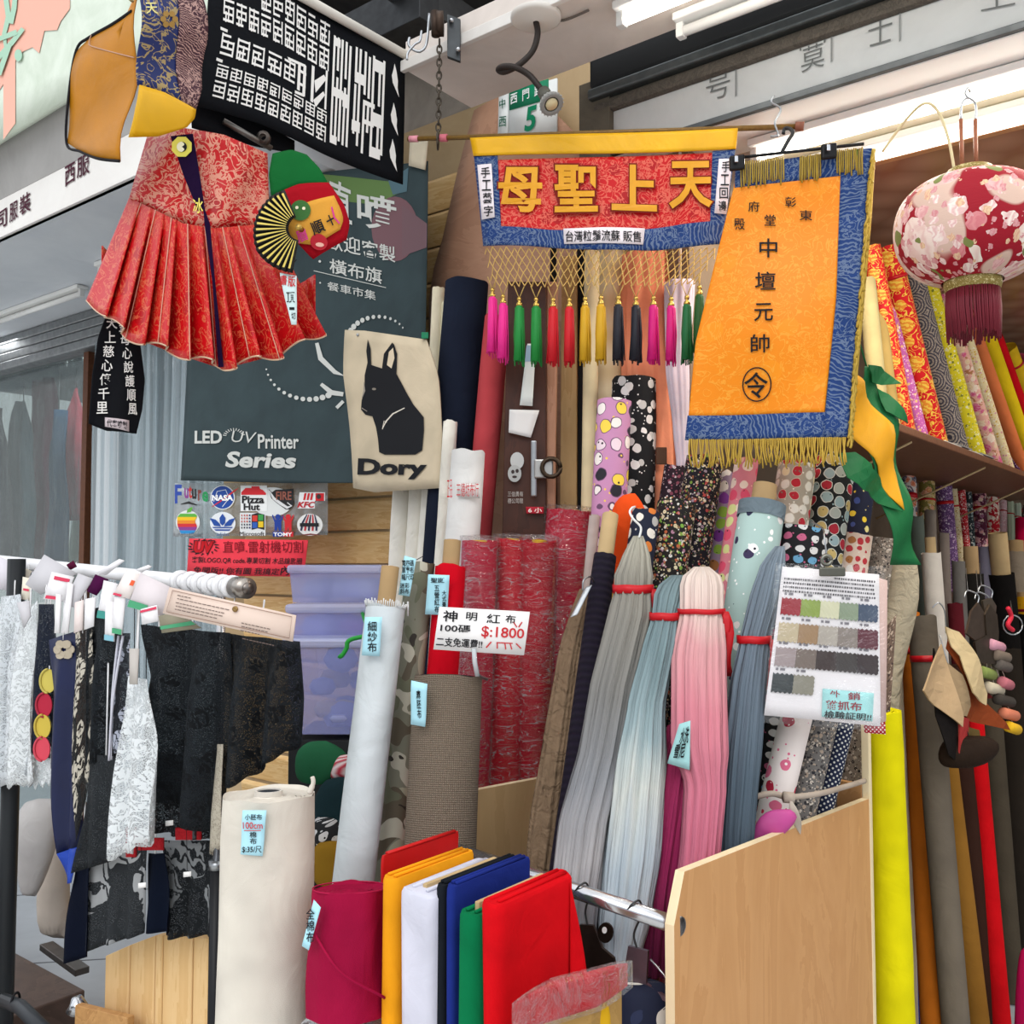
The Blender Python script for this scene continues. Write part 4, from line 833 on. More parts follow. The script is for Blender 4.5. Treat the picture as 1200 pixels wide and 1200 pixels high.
shape('ear_print', HD, [(455, 428), (458, 413), (463, 408), (464, 420), (460, 432)], plain('d8c8ac', .8), dg, .0052); shape('chest_mark', HD, [stroke([(474, 478), (460, 485), (452, 494), (448, 503)], [1, 1.6, 1.6, .6]), stroke([(448, 503), (450, 493), (453, 495)], .8)], plain('dcd4c6', .8), dg, .0052); shape('eye_mark', HD, circle(439, 456, 2.4, 1.4, 10), plain('8a8276', .8), dg, .0052); shape('muzzle_mark', HD, [stroke([(428, 448), (428, 458), (425, 466)], [.5, 2, .8]), stroke([(424, 478), (430, 482)], .8)], plain('9a9288', .8), dg, .0052)
letters('name_lettering', HD, [('Dory', [(420, 537), (504, 540), (502, 562), (420, 562)])], INK, dg, .0048, .045)
box('green_clip', HD(497, 398, .01), V((.02, 0, 0)), V((0, -.006, 0)), UP * .018, plain('1d7a54', .4), dg, .002); lathe('snap', HD(422, 393, .003), [(.001, .003), (.004, .003), (.005, 0)], STEEL, dg, 10, ND * -1)
# ---------------------------------------------------------------- clear sheet of stickers, red handwritten sign
HX = planeH(fac(0, -.02, 0), ND)
acr = cloth('sticker_sheet', HX, [(205, 566), (384, 566)], [(203, 629), (384, 627)], film('f2f6f6', .10, .08, .1, 3), None, nu=4, nv=2, thick=.002)
tag(acr, 'clear acrylic sheet of colourful logo stickers below the grey banner', 'sheet')
def st(name, polys, c, e=.004, rough=.45): return shape(name, HX, polys, plain(c, rough), acr, e)
def sl(items, c, e=.006, b=.02): return letters('sticker_lettering', HX, items, plain(c, .5), acr, e, b)
WH = 'eef0ee'
# bright scribbled word
for ch_, q, c in (('F', (206, 568, 214, 590), '2a48a0'), ('u', (217, 572, 222, 584), '8a3a8a'), ('t', (222, 569, 226, 584), 'c8302c'), ('u', (226, 573, 231, 585), '202020'), ('r', (233, 574, 237, 587), '8a3a30'), ('e', (238, 576, 245, 588), '2a9a5a')): sl([(ch_, q)], c, .004, .03)
st('sticker_stroke', stroke([(213, 591), (222, 589), (232, 592)], [1, 3, 1]), '202020')
st('round_sticker', circle(262, 583, 14.3, 14.3, 32), WH); st('round_sticker', circle(262, 583, 13.2, 13.2, 32), '1c489c', .005); st('swoosh', stroke([(250, 594), (262, 586), (274, 577), (281, 572)], [.8, 1.6, 2, .5]), 'd0202c', .0056); st('orbit', stroke([(252, 588), (256, 576), (266, 574), (270, 584), (262, 594)], .7), 'e8ecf0', .0058); sl([('NASA', (250, 580, 275, 587))], 'ffffff', .0066, .045)
st('roof_sticker', [(284, 577), (289, 572), (296, 572), (296, 570), (305, 570), (306, 573), (309, 574), (313, 578), (313, 580), (284, 580)], 'd8222c', .005); st('roof_sticker_base', [(283, 569), (314, 569), (314, 599), (283, 599)], WH); sl([('Pizza', (285, 581, 311, 590)), ('Hut', (287, 590, 306, 598))], '18181a', .006, .03)
st('winged_sticker', circle(320, 588, 24, 17, 30), 'dfe2e0', .0032); st('horn_sticker', [(316, 573), (320, 577), (324, 574), (345, 573), (345, 592), (341, 597), (336, 597), (326, 590), (319, 584)], '1e1e20', .0045); st('horn_sticker', stroke([(317, 575), (322, 584), (330, 590), (338, 595), (343, 593), (338, 589)], [1, 3, 3.4, 3, 2, 1]), 'dcdcdc', .0052); sl([('FIRE', (325, 576, 343, 586))], '9a5a4a', .0055, .02)
st('striped_sticker', [(352, 577), (382, 577), (382, 587), (370, 587), (370, 596), (350, 596)], WH); st('striped_sticker', [[(358 + 4 * k, 578), (360.5 + 4 * k, 578), (359 + 4 * k, 586), (356.5 + 4 * k, 586)] for k in range(3)] + [[(371, 578), (381, 578), (381, 587), (371, 587)]], 'd01e28', .005); sl([('KFC', [(352, 588), (371, 588), (369, 595), (350, 595)])], 'c01e28', .006, .03); st('portrait_mark', circle(375, 582, 2.6, 3, 12), '3a3030', .0056)
ap_ = [(209, 606), (213, 603), (219, 604), (224, 602), (231, 604), (232, 606), (229, 611), (230, 617), (233, 619), (229, 625), (222, 624), (215, 625), (210, 620)]
for k, c in enumerate(('5cae3c', 'f2c21c', 'e88a24', 'd02c34', '8a3a8c', '2c8ac8')):
    y0, y1 = 602 + k * 3.9, 602 + (k + 1) * 3.9; xl = lambda y: 209 + max(0, (y - 616)) * .45 + max(0, 605 - y) * 1.2; xr = lambda y: 232 - max(0, 5 - abs(y - 611)) * .5 - max(0, y - 619) * .6 - max(0, 604 - y) * 1.2
    st('rainbow_stripe', [(xl(y0), y0), (xr(y0), y0), (xr((y0 + y1) / 2), (y0 + y1) / 2), (xr(y1), y1), (xl(y1), y1)], c, .005)
st('leaf_mark', [(220, 601), (221, 597), (226, 594), (227, 595), (225, 600)], '5cae3c', .005); st('fruit_sticker', circle(221, 612, 14, 14, 26), 'e4e6e4', .0035); sl([('Authorized Dealer', (204, 624, 238, 629))], '3a3a3c', .005, .0)
st('trefoil_sticker', circle(262, 613, 15, 13, 26), 'e4e8ec', .0035)
for q in ([(262, 602), (265.5, 607), (265, 613), (262, 616), (259, 613), (258.5, 607)], [(247, 607), (254, 609), (259, 614), (260, 617), (252, 616)], [(277, 607), (270, 609), (265, 614), (264, 617), (272, 616)], [(250, 617.5), (274, 617.5), (273, 619), (251, 619)], [(252, 620.3), (272, 620.3), (270, 622), (254, 622)]): st('trefoil_leaf', q, '1c4a9c', .005)
sl([('adidas', (255, 624, 270, 628))], '4a6a9a', .005, .0)
st('window_sticker', [(282, 601), (312, 601), (312, 628), (282, 628)], 'dfe2e2', .0033); st('window_frame', [(296, 603), (303, 601), (311, 603), (311, 621), (303, 619), (296, 621)], '18181c', .0045)
for x0, y0, c in ((297, 604, 'd03a2c'), (304, 603, '3c9a4c'), (297, 612, '2c5ab0'), (304, 611, 'e8c424')): st('window_pane', [(x0, y0), (x0 + 6, y0), (x0 + 6, y0 + 7), (x0, y0 + 7)], c, .0053)
for i in range(4):
    for j in range(5): st('flying_square', [(284 + 3 * i, 603 + 3.6 * j), (285.2 + 3 * i + .2 * i, 603 + 3.6 * j), (285.2 + 3 * i + .2 * i, 605 + 3.6 * j), (284 + 3 * i, 605 + 3.6 * j)], ('c04a3c' if j < 3 else '20202a') if i < 3 else '2c3a6a', .005)
sl([('Microsoft', (282, 623, 311, 628))], '2a2a2e', .005, .0)
for x, c in ((327, '1c3c94'), (339, 'd0222c')):
    st('figure_mark', circle(x, 606, 3.2, 3.4, 14), c, .005); st('figure_mark', [(x - 3, 609), (x + 3, 609), (x + 6, 603), (x + 7, 604), (x + 4, 612), (x + 4, 622), (x + 1, 622), (x, 617), (x - 1, 622), (x - 4, 622), (x - 4, 612), (x - 7, 604), (x - 6, 603)], c, .0052)
st('name_bar', [(321, 623), (333, 623), (333, 629), (321, 629)], '1c3c94', .005); st('name_bar', [(333, 623), (345, 623), (345, 629), (333, 629)], 'd0222c', .005); sl([('TOMY', (322, 624, 344, 628.5))], 'ffffff', .006, .03)
st('oval_sticker', circle(364, 615, 15, 13, 26), 'e6e4e0', .0034)
for k in range(5): st('oval_stripe', stroke([(354 + 4.5 * k, 622), (356 + 4 * k, 612), (361 + 2.2 * k, 603)], [2.2, 2, 1]), 'c0303a' if k % 2 else '24284a', .005)
st('oval_bar', [(353, 613), (375, 613), (375, 617), (353, 617)], '18181c', .006); st('oval_bar', stroke([(355, 627), (365, 626), (376, 627)], [.6, 1.6, .6]), '7a2a2a', .005)
HR = planeH(fac(0, -.05, 0), ND)
rs = cloth('red_paper_sign', HR, [(222, 631), (361, 633)], [(219, 674), (356, 676)], paper('ee3a4a'), None, nu=6, nv=3, thick=.0015)
tag(rs, 'red handwritten paper sign under the logo stickers above the clothes rail', 'sign')
letters('bold_handwriting', HR, [('UV', [(229, 634), (252, 634), (250, 648), (227, 648)])], plain('c00818', .7), rs, .003, .06); letters('outline', HR, [('UV', [(228, 633), (253, 633), (251, 649), (226, 649)])], INK, rs, .0025, .09)
rg = random.Random(9)
for k in range(16): a = k * 2 * pi / 16; shape('burst_stroke', HR, stroke([(239 + 14 * cos(a), 641 + 7.5 * sin(a)), (239 + 19 * cos(a + .15), 641 + 10 * sin(a + .15))], [2, .6]), INK, rs, .003)
letters('red_handwriting', HR, [('直噴.雷射機切割', (262, 634, 356, 648))], plain('8c1020', .7), rs, .003, .005); letters('black_handwriting', HR, [('客製LOGO.QR code.專業切割 木品鑰匙圈', [(226, 652), (355, 654), (354, 662), (225, 660)])], INK, rs, .003, .005); letters('black_handwriting', HR, [('免開版!! 你有圖 我搞定', [(228, 664), (329, 666), (327, 674), (227, 672)]), ('內洽!', [(331, 663), (356, 664), (354, 675), (329, 674)], .012)], INK, rs, .003, .004)
# ---------------------------------------------------------------- clothes rail with lace samples, lower left
def RP(px, dy=0):                                   # along the rail
    f = (px + 60) / 345; D = 1 / (1 / 3.2 + f * (1 / 1.95 - 1 / 3.2)); return at(px, 650 + 39 * f + dy, D)
LOW = UP * -.019
def RD(px): return RP(px).y
rail = empty('clothes_rail', (RP(258).x, RP(258).y, 0), 'white clothes rail on dark stands holding rows of lace samples', 'clothes rail')
tube('white_bar', [RP(-60), RP(100), RP(287)], .016, plain('f0f0f2', .35), rail, 16)
tube('end_cap', [RP(276), RP(290)], .0215, metal('b0a8a0', .3), rail, 20); tube('end_knob', [RP(289), RP(291.5)], .0125, metal('8a827c', .3), rail, 16)
pole = at(256, 900, RD(256) + .02)
tube('chrome_pole', [V((pole.x, pole.y, RP(256).z)), V((pole.x, pole.y, at(256, 1012, pole.y).z))], .0095, CHROME, rail, 14)
tube('black_pole', [V((pole.x, pole.y, at(256, 1010, pole.y).z)), V((pole.x, pole.y, .02))], .014, plain('1c1d20', .4), rail, 14)
tube('pole_collar', [V((pole.x, pole.y, at(256, 1018, pole.y).z)), V((pole.x, pole.y, at(256, 1008, pole.y).z))], .017, STEEL, rail, 14)
p2 = at(10, 1000, 2.5); tube('black_pole', [V((p2.x, p2.y, RP(-10).z)), V((p2.x, p2.y, .10))], .022, plain('26292c', .4), rail, 14)
tube('base_bar', [at(4, 1172, 2.4), at(24, 1180, 2.28), at(70, 1225, 2.0)], .016, plain('2c2f33', .4), rail, 12); tube('cable_tie', ringpts(at(18, 1174, 2.32), .02, YD, UP), .003, BLACK, rail, 5)
for k, x in enumerate((212, 224, 236, 248, 261, 272)):
    tag(lathe('hanger_ring', RP(x), [(.017, -.009), (.023, -.009), (.024, 0), (.023, .009), (.017, .009)], plain('eeeef0', .35), None, 20, RP(x + 2) - RP(x)), 'white plastic hanger ring near the chrome end of the clothes rail', 'ring', 'hanger rings on the rail')
def hang(name, label, pts, D, mat, grp=None, cat='lace', amp=.012, k=.12, card=None, dD=.05, thick=.0015, nv=14, ph=0, e=0, wavy=0):
    """pts: TL, TR, BR, BL in pixels"""
    TL, TR, BR, BL = pts; H = vert((TL[0], D), (TR[0] + 1, D - dD), 0, lambda px, py: amp * sin(px * k * 2.2 + ph + .01 * py) * min(1, max(.15, (py - TL[1]) / 80)))
    n = 10; bot = [(BL[0] + (BR[0] - BL[0]) * i / n, BL[1] + (BR[1] - BL[1]) * i / n + wavy * (i % 2)) for i in range(n + 1)]
    o = cloth(name, H, [TL, TR], bot, mat, None, nu=20, nv=nv, thick=thick, e=e); tag(o, label, cat, grp)
    P = H((TL[0] + TR[0]) / 2, TL[1], e); q = RP((TL[0] + TR[0]) / 2 + 4) + LOW
    tube('hanging_loop', [P, V((P.x, P.y, (P.z + q.z) / 2)), q], .0018, plain('e6e6e8', .5), o, 5); return o, H
wl = lace('cfd4d8', .30, 18, .66, .9); wl2 = lace('d8dcde', .22, 22, .62); bl = lace('0d0f12', .72, 22, .5, .9, '1a1e22'); bl2 = lace('101215', .5, 20, .5); nv = lace('161c2a', .6, 20, .5); gl_ = lace('b9bcc0', .25, 11, .75, .9, '8d9196'); bg = lace('9c9ea0', .72, 8, .66, .9, '2a2d30')
hang('lace_sample', 'wide white floral lace hanging at the far left end of the rail', [(4, 699), (26, 696), (42, 905), (-24, 930)], 2.45, wl, 'white lace samples', amp=.03, wavy=6)
hang('lace_sample', 'narrow white lace with scalloped edge beside the wide white floral lace', [(26, 722), (43, 704), (46, 915), (17, 918)], 2.36, wl2, 'white lace samples', wavy=6, amp=.02)
hang('lace_sample', 'short fluffy white lace under the scalloped colour trim', [(44, 875), (62, 875), (66, 912), (42, 918)], 2.32, wl2, 'white lace samples', wavy=8)
hang('lace_sample', 'dark navy lace between the white lace and the navy satin strip', [(46, 708), (62, 708), (66, 900), (42, 880)], 2.30, nv, 'dark lace samples')
trm = empty('scalloped_trim', at(54, 880, 2.26), 'scalloped trim in yellow, red and pink beside the navy satin strip', 'trim')
for k, (x, y, c) in enumerate(((57, 798, 'c8b85a'), (53, 826, 'b02a40'), (52, 851, 'c8b04a'), (52, 877, 'd04a5a'))):
    Hs = vert((40, 2.26), (66, 2.25)); s_ = shape('scallop', Hs, circle(x, y, 9, 14, 18), lace(c, .5, 50, .6), trm, .002 * k, 6, .003); tube('scallop_edge', [Hs(a, b, .003 + .002 * k) for a, b in [(x - 9 * sin(pi * j / 10) - 0, y - 14 * cos(pi * j / 10)) for j in range(11)]], .003, satin(c, .5), s_, 5)
tube('hanging_loop', [vert((40, 2.26), (66, 2.25))(58, 786), RP(60) + LOW], .0018, plain('e6e6e8', .5), trm, 5)
o, H = hang('satin_strip', 'navy satin strip with a beige applique flower hanging on the rail', [(57, 750), (93, 738), (96, 990), (68, 1000)], 2.22, satin('141d44', .4), None, 'fabric sample')
for k in range(6): a = k * pi / 3; shape('applique_petal', H, circle(77 + 7 * cos(a), 761 + 7 * sin(a), 5, 5, 9), fabric('b8ac98'), o, .004 + .0005 * k, 0, .002)
cloth('bright_blue_end', H, [(68, 1000), (94, 990)], [(75, 1036), (88, 1033)], satin('2548b0', .4), o, nu=4, nv=4)
hang('lace_sample', 'ivory guipure lace on black net right of the navy satin strip', [(88, 742), (108, 730), (104, 880), (92, 985)], 2.18, lace('b9b2a4', .35, 20, .6, .9, '2a2a2a'), 'dark lace samples')
hang('lace_sample', 'plain black tulle panel hanging right of the ivory guipure lace', [(103, 714), (136, 708), (130, 890), (98, 896)], 2.14, bl, 'dark lace samples', amp=.02)
hang('lace_sample', 'sheer black panel in clear plastic below the plain black tulle', [(106, 885), (142, 885), (128, 1010), (88, 1022)], 2.12, lace('24272a', .7, 14, .3), 'dark lace samples')
o, H = hang('lace_sample', 'silver grey lace with dotted bead strings left of the long white lace', [(136, 742), (152, 742), (146, 880), (126, 890)], 2.08, lace('9ea2b0', .45, 26, .6, .9, '202228'), 'dark lace samples')
for x0, x1 in ((143, 131), (148, 136)): tube('bead_string', spline([H(x0, 745, .006), H((x0 + x1) / 2, 820, .006), H(x1, 890, .006)]), .0028, dots('1c1c22', 'c8c8d4', 220, .35), o, 6)
hang('lace_sample', 'long white floral lace hanging in front of the wide black lace', [(150, 792), (172, 796), (184, 982), (132, 1004)], 1.99, wl2, 'white lace samples', amp=.016, wavy=7)
hang('lace_sample', 'wide black lace right of the long white floral lace', [(164, 732), (268, 742), (250, 985), (176, 930)], 2.03, bl, 'dark lace samples', amp=.03, k=.06, dD=.10)
hang('lace_sample', 'black lace panel nearest to the chrome end of the rail', [(262, 742), (350, 752), (346, 872), (274, 920)], 1.95, bl, 'dark lace samples', amp=.03, k=.07, dD=.06, wavy=5)
hang('lace_sample', 'black lace with faint grey blossoms below the wide black lace', [(178, 880), (246, 890), (246, 985), (182, 975)], 2.07, lace('4c4f52', .6, 16, .5, .9, '1a1b1e'), 'dark lace samples')
hang('lace_sample', 'beige ribbon lace beside the chrome pole', [(247, 872), (262, 872), (260, 990), (244, 1000)], 2.0, lace('b0a898', .55, 30, .6), 'dark lace samples', wavy=5)
hang('lace_sample', 'grey lace with large peony blossoms near the pine crate', [(104, 1000), (172, 985), (166, 1095), (97, 1116)], 2.16, bg, 'dark lace samples', amp=.01)
hang('lace_sample', 'black lace with grey leaf sprays behind the black pole', [(190, 985), (254, 985), (254, 1096), (198, 1100)], 2.13, lace('85888a', .66, 11, .60, .9, '1c1f22'), 'dark lace samples', amp=.01)
hang('velvet_strip', 'narrow black velvet strip left of the peony lace', [(90, 1016), (104, 1010), (100, 1122), (74, 1130)], 2.2, fabric('0a1020'), None, 'fabric sample')
hang('velvet_strip', 'wide black velvet strip right of the peony lace', [(174, 1000), (192, 1000), (202, 1094), (168, 1092)], 2.15, fabric('0b1222'), None, 'fabric sample')
for k, (x0, y0, x1, y1, lab) in enumerate(((148, 970, 160, 1004, 'upright red lace scrap in clear bag under the long white lace'), (162, 982, 192, 996, 'red lace scrap in clear bag below the grey blossoms'), (206, 970, 236, 984, 'red lace scrap with white label beside the beige ribbon lace'))):
    Hq = vert((x0, 2.02), (x1, 2.02)); o = tag(cloth('lace_scrap', Hq, [(x0, y0), (x1, y0)], [(x0, y1), (x1, y1)], lace('b02028', .75, 40, .6), None, nu=6, nv=6, thick=.006), lab, 'lace'); tube('hanging_loop', [Hq(x0 + 5, y0), Hq(x0 + 9, 880), RP(x0 + 10) + LOW], .001, BLACK, o, 4)
for x, y in ((194, 962), (215, 1022), (162, 1035)): shp = tag(cloth('price_sticker', vert((x, 1.985), (x + 9, 1.98)), [(x, y), (x + 9, y - 1)], [(x, y + 6), (x + 9, y + 5)], WHITE, None, nu=1, nv=1, thick=.001), 'small white price sticker on the clear bags of lace', 'sticker', 'price stickers on the lace bags'); tube('thread', [V(shp.location), RP(x) + LOW], .0006, BLACK, shp, 4)
# header cards clipped to the rail
def card(label, q, D, mat, strips=(), e=0, name='sample_card', grp='sample cards on the rail'):
    H = vert((q[0][0], D), (q[0][0] + 60, D - .03), .15)
    o = cloth(name, H, [q[0], q[1]], [q[3], q[2]], mat, None, nu=2, nv=2, thick=.0025, e=e); tag(o, label, 'card', grp)
    for (v0, v1, u0, u1, m) in strips:
        c = coons([q[0], q[1]], [q[3], q[2]]); shape('printed_band', H, [tuple(c(u0, v0)), tuple(c(u1, v0)), tuple(c(u1, v1)), tuple(c(u0, v1))], m, o, e + .003)
    c = coons([q[0], q[1]], [q[3], q[2]])(.5, .5); P = H(c[0], c[1], e - .004); R = RP(min(285, c[0] + 6)) + (LOW if c[1] > 690 else -LOW if c[1] < 668 else V((0, -.019, 0))); tube('clip_string', [P, R], .0012, plain('dddddd', .5), o, 4)
    return o, H
lil = paper('d6d2da'); wh2 = paper('e8e6e8'); crm = paper('e3dccb'); gry = paper('c6c4c8'); pnk = plain('d0405c', .7); teal = plain('3f8f86', .6); gcard = plain('4a9a70', .6); orc = plain('e2603a', .7)
card('lilac header card at the left picture edge', [(-14, 646), (21, 662), (9, 692), (-14, 688)], 2.62, lil)
card('cream header card behind the wide white lace', [(20, 662), (37, 669), (25, 694), (9, 690)], 2.54, crm)
card('small cream card with a red dash above the white lace', [(27, 676), (38, 678), (36, 704), (25, 702)], 2.42, crm, [(.5, .6, .2, .8, pnk)])
card('white card hanging in front of the wide white lace', [(20, 706), (34, 704), (36, 722), (28, 736)], 2.30, gry)
card('large grey blank card standing up above the white rail', [(52, 650), (90, 672), (48, 697), (30, 685)], 2.36, gry)
card('white card with two pink bands left of the grey blank card', [(61, 670), (87, 676), (76, 705), (51, 702)], 2.28, wh2, [(.12, .25, .2, .9, pnk), (.85, .97, .1, .7, pnk)])
card('tall grey card right of the pink-banded card', [(92, 672), (109, 678), (88, 713), (75, 706)], 2.20, gry)
card('deep purple card among the white header cards', [(112, 673), (127, 679), (113, 698), (102, 693)], 2.17, fabric('4a1240'))
card('narrow white card beside the purple card', [(80, 658 + 24), (86, 685), (80, 742), (72, 742)], 2.20, wh2); card('second narrow white card beside the purple card', [(66, 696), (72, 697), (70, 742), (64, 742)], 2.23, wh2)
card('bundled white cards left of the teal-ended card', [(100, 702), (112, 700), (110, 734), (99, 738)], 2.14, wh2); card('white card with red dot left of the bundled white cards', [(88, 706), (98, 703), (97, 738), (87, 742)], 2.17, paper('e6d8d4'))
card('white card with teal lower end', [(122, 680), (138, 684), (127, 726), (114, 724)], 2.12, wh2, [(.8, 1, 0, 1, teal)])
card('narrow white card with pale blue lower end', [(124, 704), (135, 705), (134, 752), (123, 750)], 2.07, wh2, [(.86, 1, 0, 1, plain('7fb4c4', .6))]); card('narrow white card with green lower end', [(134, 699), (147, 700), (143, 744), (132, 742)], 2.05, wh2, [(.86, 1, 0, 1, gcard)])
card('white card with orange corner and red edge', [(149, 667), (165, 673), (152, 702), (133, 697)], 2.04, paper('ece2de'), [(.3, .5, .65, .9, orc), (.92, 1, 0, .5, pnk)])
card('large grey-pink card with green lower edge', [(165, 671), (200, 688), (190, 722), (150, 711)], 2.0, paper('d9d0d2'), [(.8, 1, 0, .55, gcard)])
card('white card with red band behind the beige sample card', [(165, 714), (184, 709), (186, 728), (167, 732)], 1.98, wh2, [(.1, .25, 0, 1, pnk)])
card('grey card hanging in front of the long white lace', [(152, 760), (163, 760), (161, 802), (152, 802)], 1.965, paper('b8b2ac'))
card('pale card lying on the far side of the rail', [(112, 672), (140, 655), (146, 657), (124, 674)], 2.25, wh2); card('thin pale card edge behind the rail', [(158, 668), (174, 662), (178, 664), (166, 671)], 2.15, wh2)
card('maroon card peeping out behind the large grey blank card', [(78, 662), (86, 657), (90, 664), (82, 668)], 2.4, fabric('5a1838'))
o, H = card('long beige sample card with printed lines and a metal eyelet', [(199, 688), (347, 721), (343, 752), (191, 719)], 1.88, paper('dcc6b8'), e=.0)
lathe('eyelet', H(277, 714, .004), [(.0, .002), (.002, .002), (.005, .003), (.006, .0)], metal('a08050', .4), o, 14, H.n)
tube('card_border', [H(*p_, .003) for p_ in ((203, 692), (343, 723), (340, 748), (196, 717), (203, 692))], .0006, plain('a08070', .8), o, 4)
for k, (x0, x1, y) in enumerate(((209, 222, 700), (209, 268, 704), (207, 264, 709), (207, 262, 713), (206, 252, 717), (284, 318, 716), (284, 312, 720), (283, 304, 725), (285, 322, 734))):
    g = []; x = x0
    while x < x1: l = 2 + (x * 7 + k) % 3; dy = (x - 199) * .22 - 2; g.append([(x, y + dy - 3), (x + l, y + dy - 3 + .2 * l), (x + l, y + dy - 2 + .2 * l), (x, y + dy - 2)]); x += l + .9
    shape('printed_line', H, g, plain('6a5a54', .8), o, .0035)
card('olive card with green band behind the beige sample card', [(186, 722), (208, 716), (236, 736), (190, 742)], 1.95, paper('8a8470'), [(.6, .8, 0, 1, gcard)])
# ---------------------------------------------------------------- low platform, pine crate, things on the floor at the left
pl0 = at(100, 1160, 2.75); pf = box('low_platform', V((pl0.x, pl0.y, 0)), FD * 2.2, -ND * 1.4, UP * pl0.z, wood('5a4840', '3e322c', 2, 1.5, 2, .5), None, .005); tag(pf, 'dark brown low wooden platform at the bottom left', 'platform')
cr = empty('pine_crate', at(185, 1200, 2.25), 'pine crate of upright boards under the lace', 'crate'); HC2 = vert((120, 2.32), (256, 2.18)); pine = wood('d8ac70', 'ecc994', 1.6, 3, 1, .6)
tops = [(122, 1120), (151, 1107), (180, 1096), (186, 1096), (224, 1098), (254, 1100)]
for k, (a, b) in enumerate(((122, 150.5), (151.5, 180), (181, 189), (190, 224), (225.5, 254))):
    ya = pat(tops, 0, [0, 1]) and 0
    f = lambda x: next((t0[1] + (t1[1] - t0[1]) * (x - t0[0]) / (t1[0] - t0[0]) for t0, t1 in zip(tops, tops[1:]) if t0[0] <= x <= t1[0]), 1100)
    A_, B_ = HC2(a, 1190), HC2(b, 1190); za, zb = HC2(a, f(a)).z, HC2(b, f(b)).z
    vs = [V((p_.x, p_.y, z)) + q for q in (V((0, 0, 0)), V((.015, .02, 0))) for p_, z in ((A_, .0), (B_, .0), (B_, zb), (A_, za))]
    mk('board', vs, [(0, 1, 2, 3), (7, 6, 5, 4), (0, 4, 5, 1), (1, 5, 6, 2), (2, 6, 7, 3), (3, 7, 4, 0)], pine, cr, False, bevel=.002)
A_, B_ = HC2(112, 1165, .06), HC2(172, 1215, .06); box('knotty_board', V((A_.x, A_.y, 0)), V((B_.x - A_.x, B_.y - A_.y, 0)), V((.01, .015, 0)), UP * A_.z, wood('c89a62', '9a6a3c', 2.5, 3, 3, .6), cr, .002)
sl_ = tube('steel_cap', [at(90, 1186, 2.45), at(92, 1178, 2.45), at(90, 1168, 2.45)], [.026, .022, .012], CHROME, None, 16); tag(sl_, 'small chrome cap on the low platform beside the crate', 'cap')
rl_ = box('floor_rail', at(46, 1114, 3.15), at(88, 1145, 2.95) - at(46, 1114, 3.15), V((.03, .03, 0)), UP * .02, metal('7a7470', .5)); tag(rl_, 'thin metal floor rail along the edge of the pale tiles', 'rail')
for k in range(3): struct(box('trim_tile_joint', V((-3.6 + .0, 4.2 - .8 * k, .0)), V((3, .45, 0)), V((.0, .006, 0)), UP * .002, plain('6d7074', .9), bevel=0))
def sack(name, label, pts, D, r, mat, cat, squash=.7, n=20, seed=1):
    """a soft bag: rounded lump following (px,py,half width px) rows from top to bottom"""
    vs, fs, uv = [], [], []
    for j, (x, y, hw) in enumerate(pts):
        P = at(x, y, D); R = hw * D / FOC
        for k in range(n + 1):
            a = 2 * pi * k / n; q = 1 + .10 * mn.noise(V((cos(a) * 2 + seed, sin(a) * 2, j * .8))); vs.append(P + V((R * q * cos(a), R * q * squash * sin(a), 0))); uv.append((k / n * 2 * pi * R, P.z))
    for j in range(len(pts) - 1):
        for k in range(n): a = j * (n + 1) + k; fs.append((a, a + 1, a + n + 2, a + n + 1))
    fs += [tuple(range(n - 1, -1, -1)), tuple(range((len(pts) - 1) * (n + 1), (len(pts) - 1) * (n + 1) + n))]
    o = mk(name, vs, fs, mat, None, True, uv); m = o.modifiers.new('s', 'SUBSURF'); m.levels = 1; m.render_levels = 1
    return tag(o, label, cat)
sack('white_sack', 'pale grey cloth bundle on the floor behind the lace, beside the left dark stand', [(45, 935, 16), (45, 960, 26), (40, 1000, 24), (36, 1040, 12), (34, 1050, 8)], 3.1, .2, fabric('b9b6b4'), 'bundle'); sack('white_sack', 'cream bundle with blue band on the floor behind the navy satin strip', [(64, 980, 10), (64, 1000, 16), (62, 1060, 20), (62, 1100, 16)], 3.3, .2, fabric('c4b8ac'), 'bundle', seed=4)
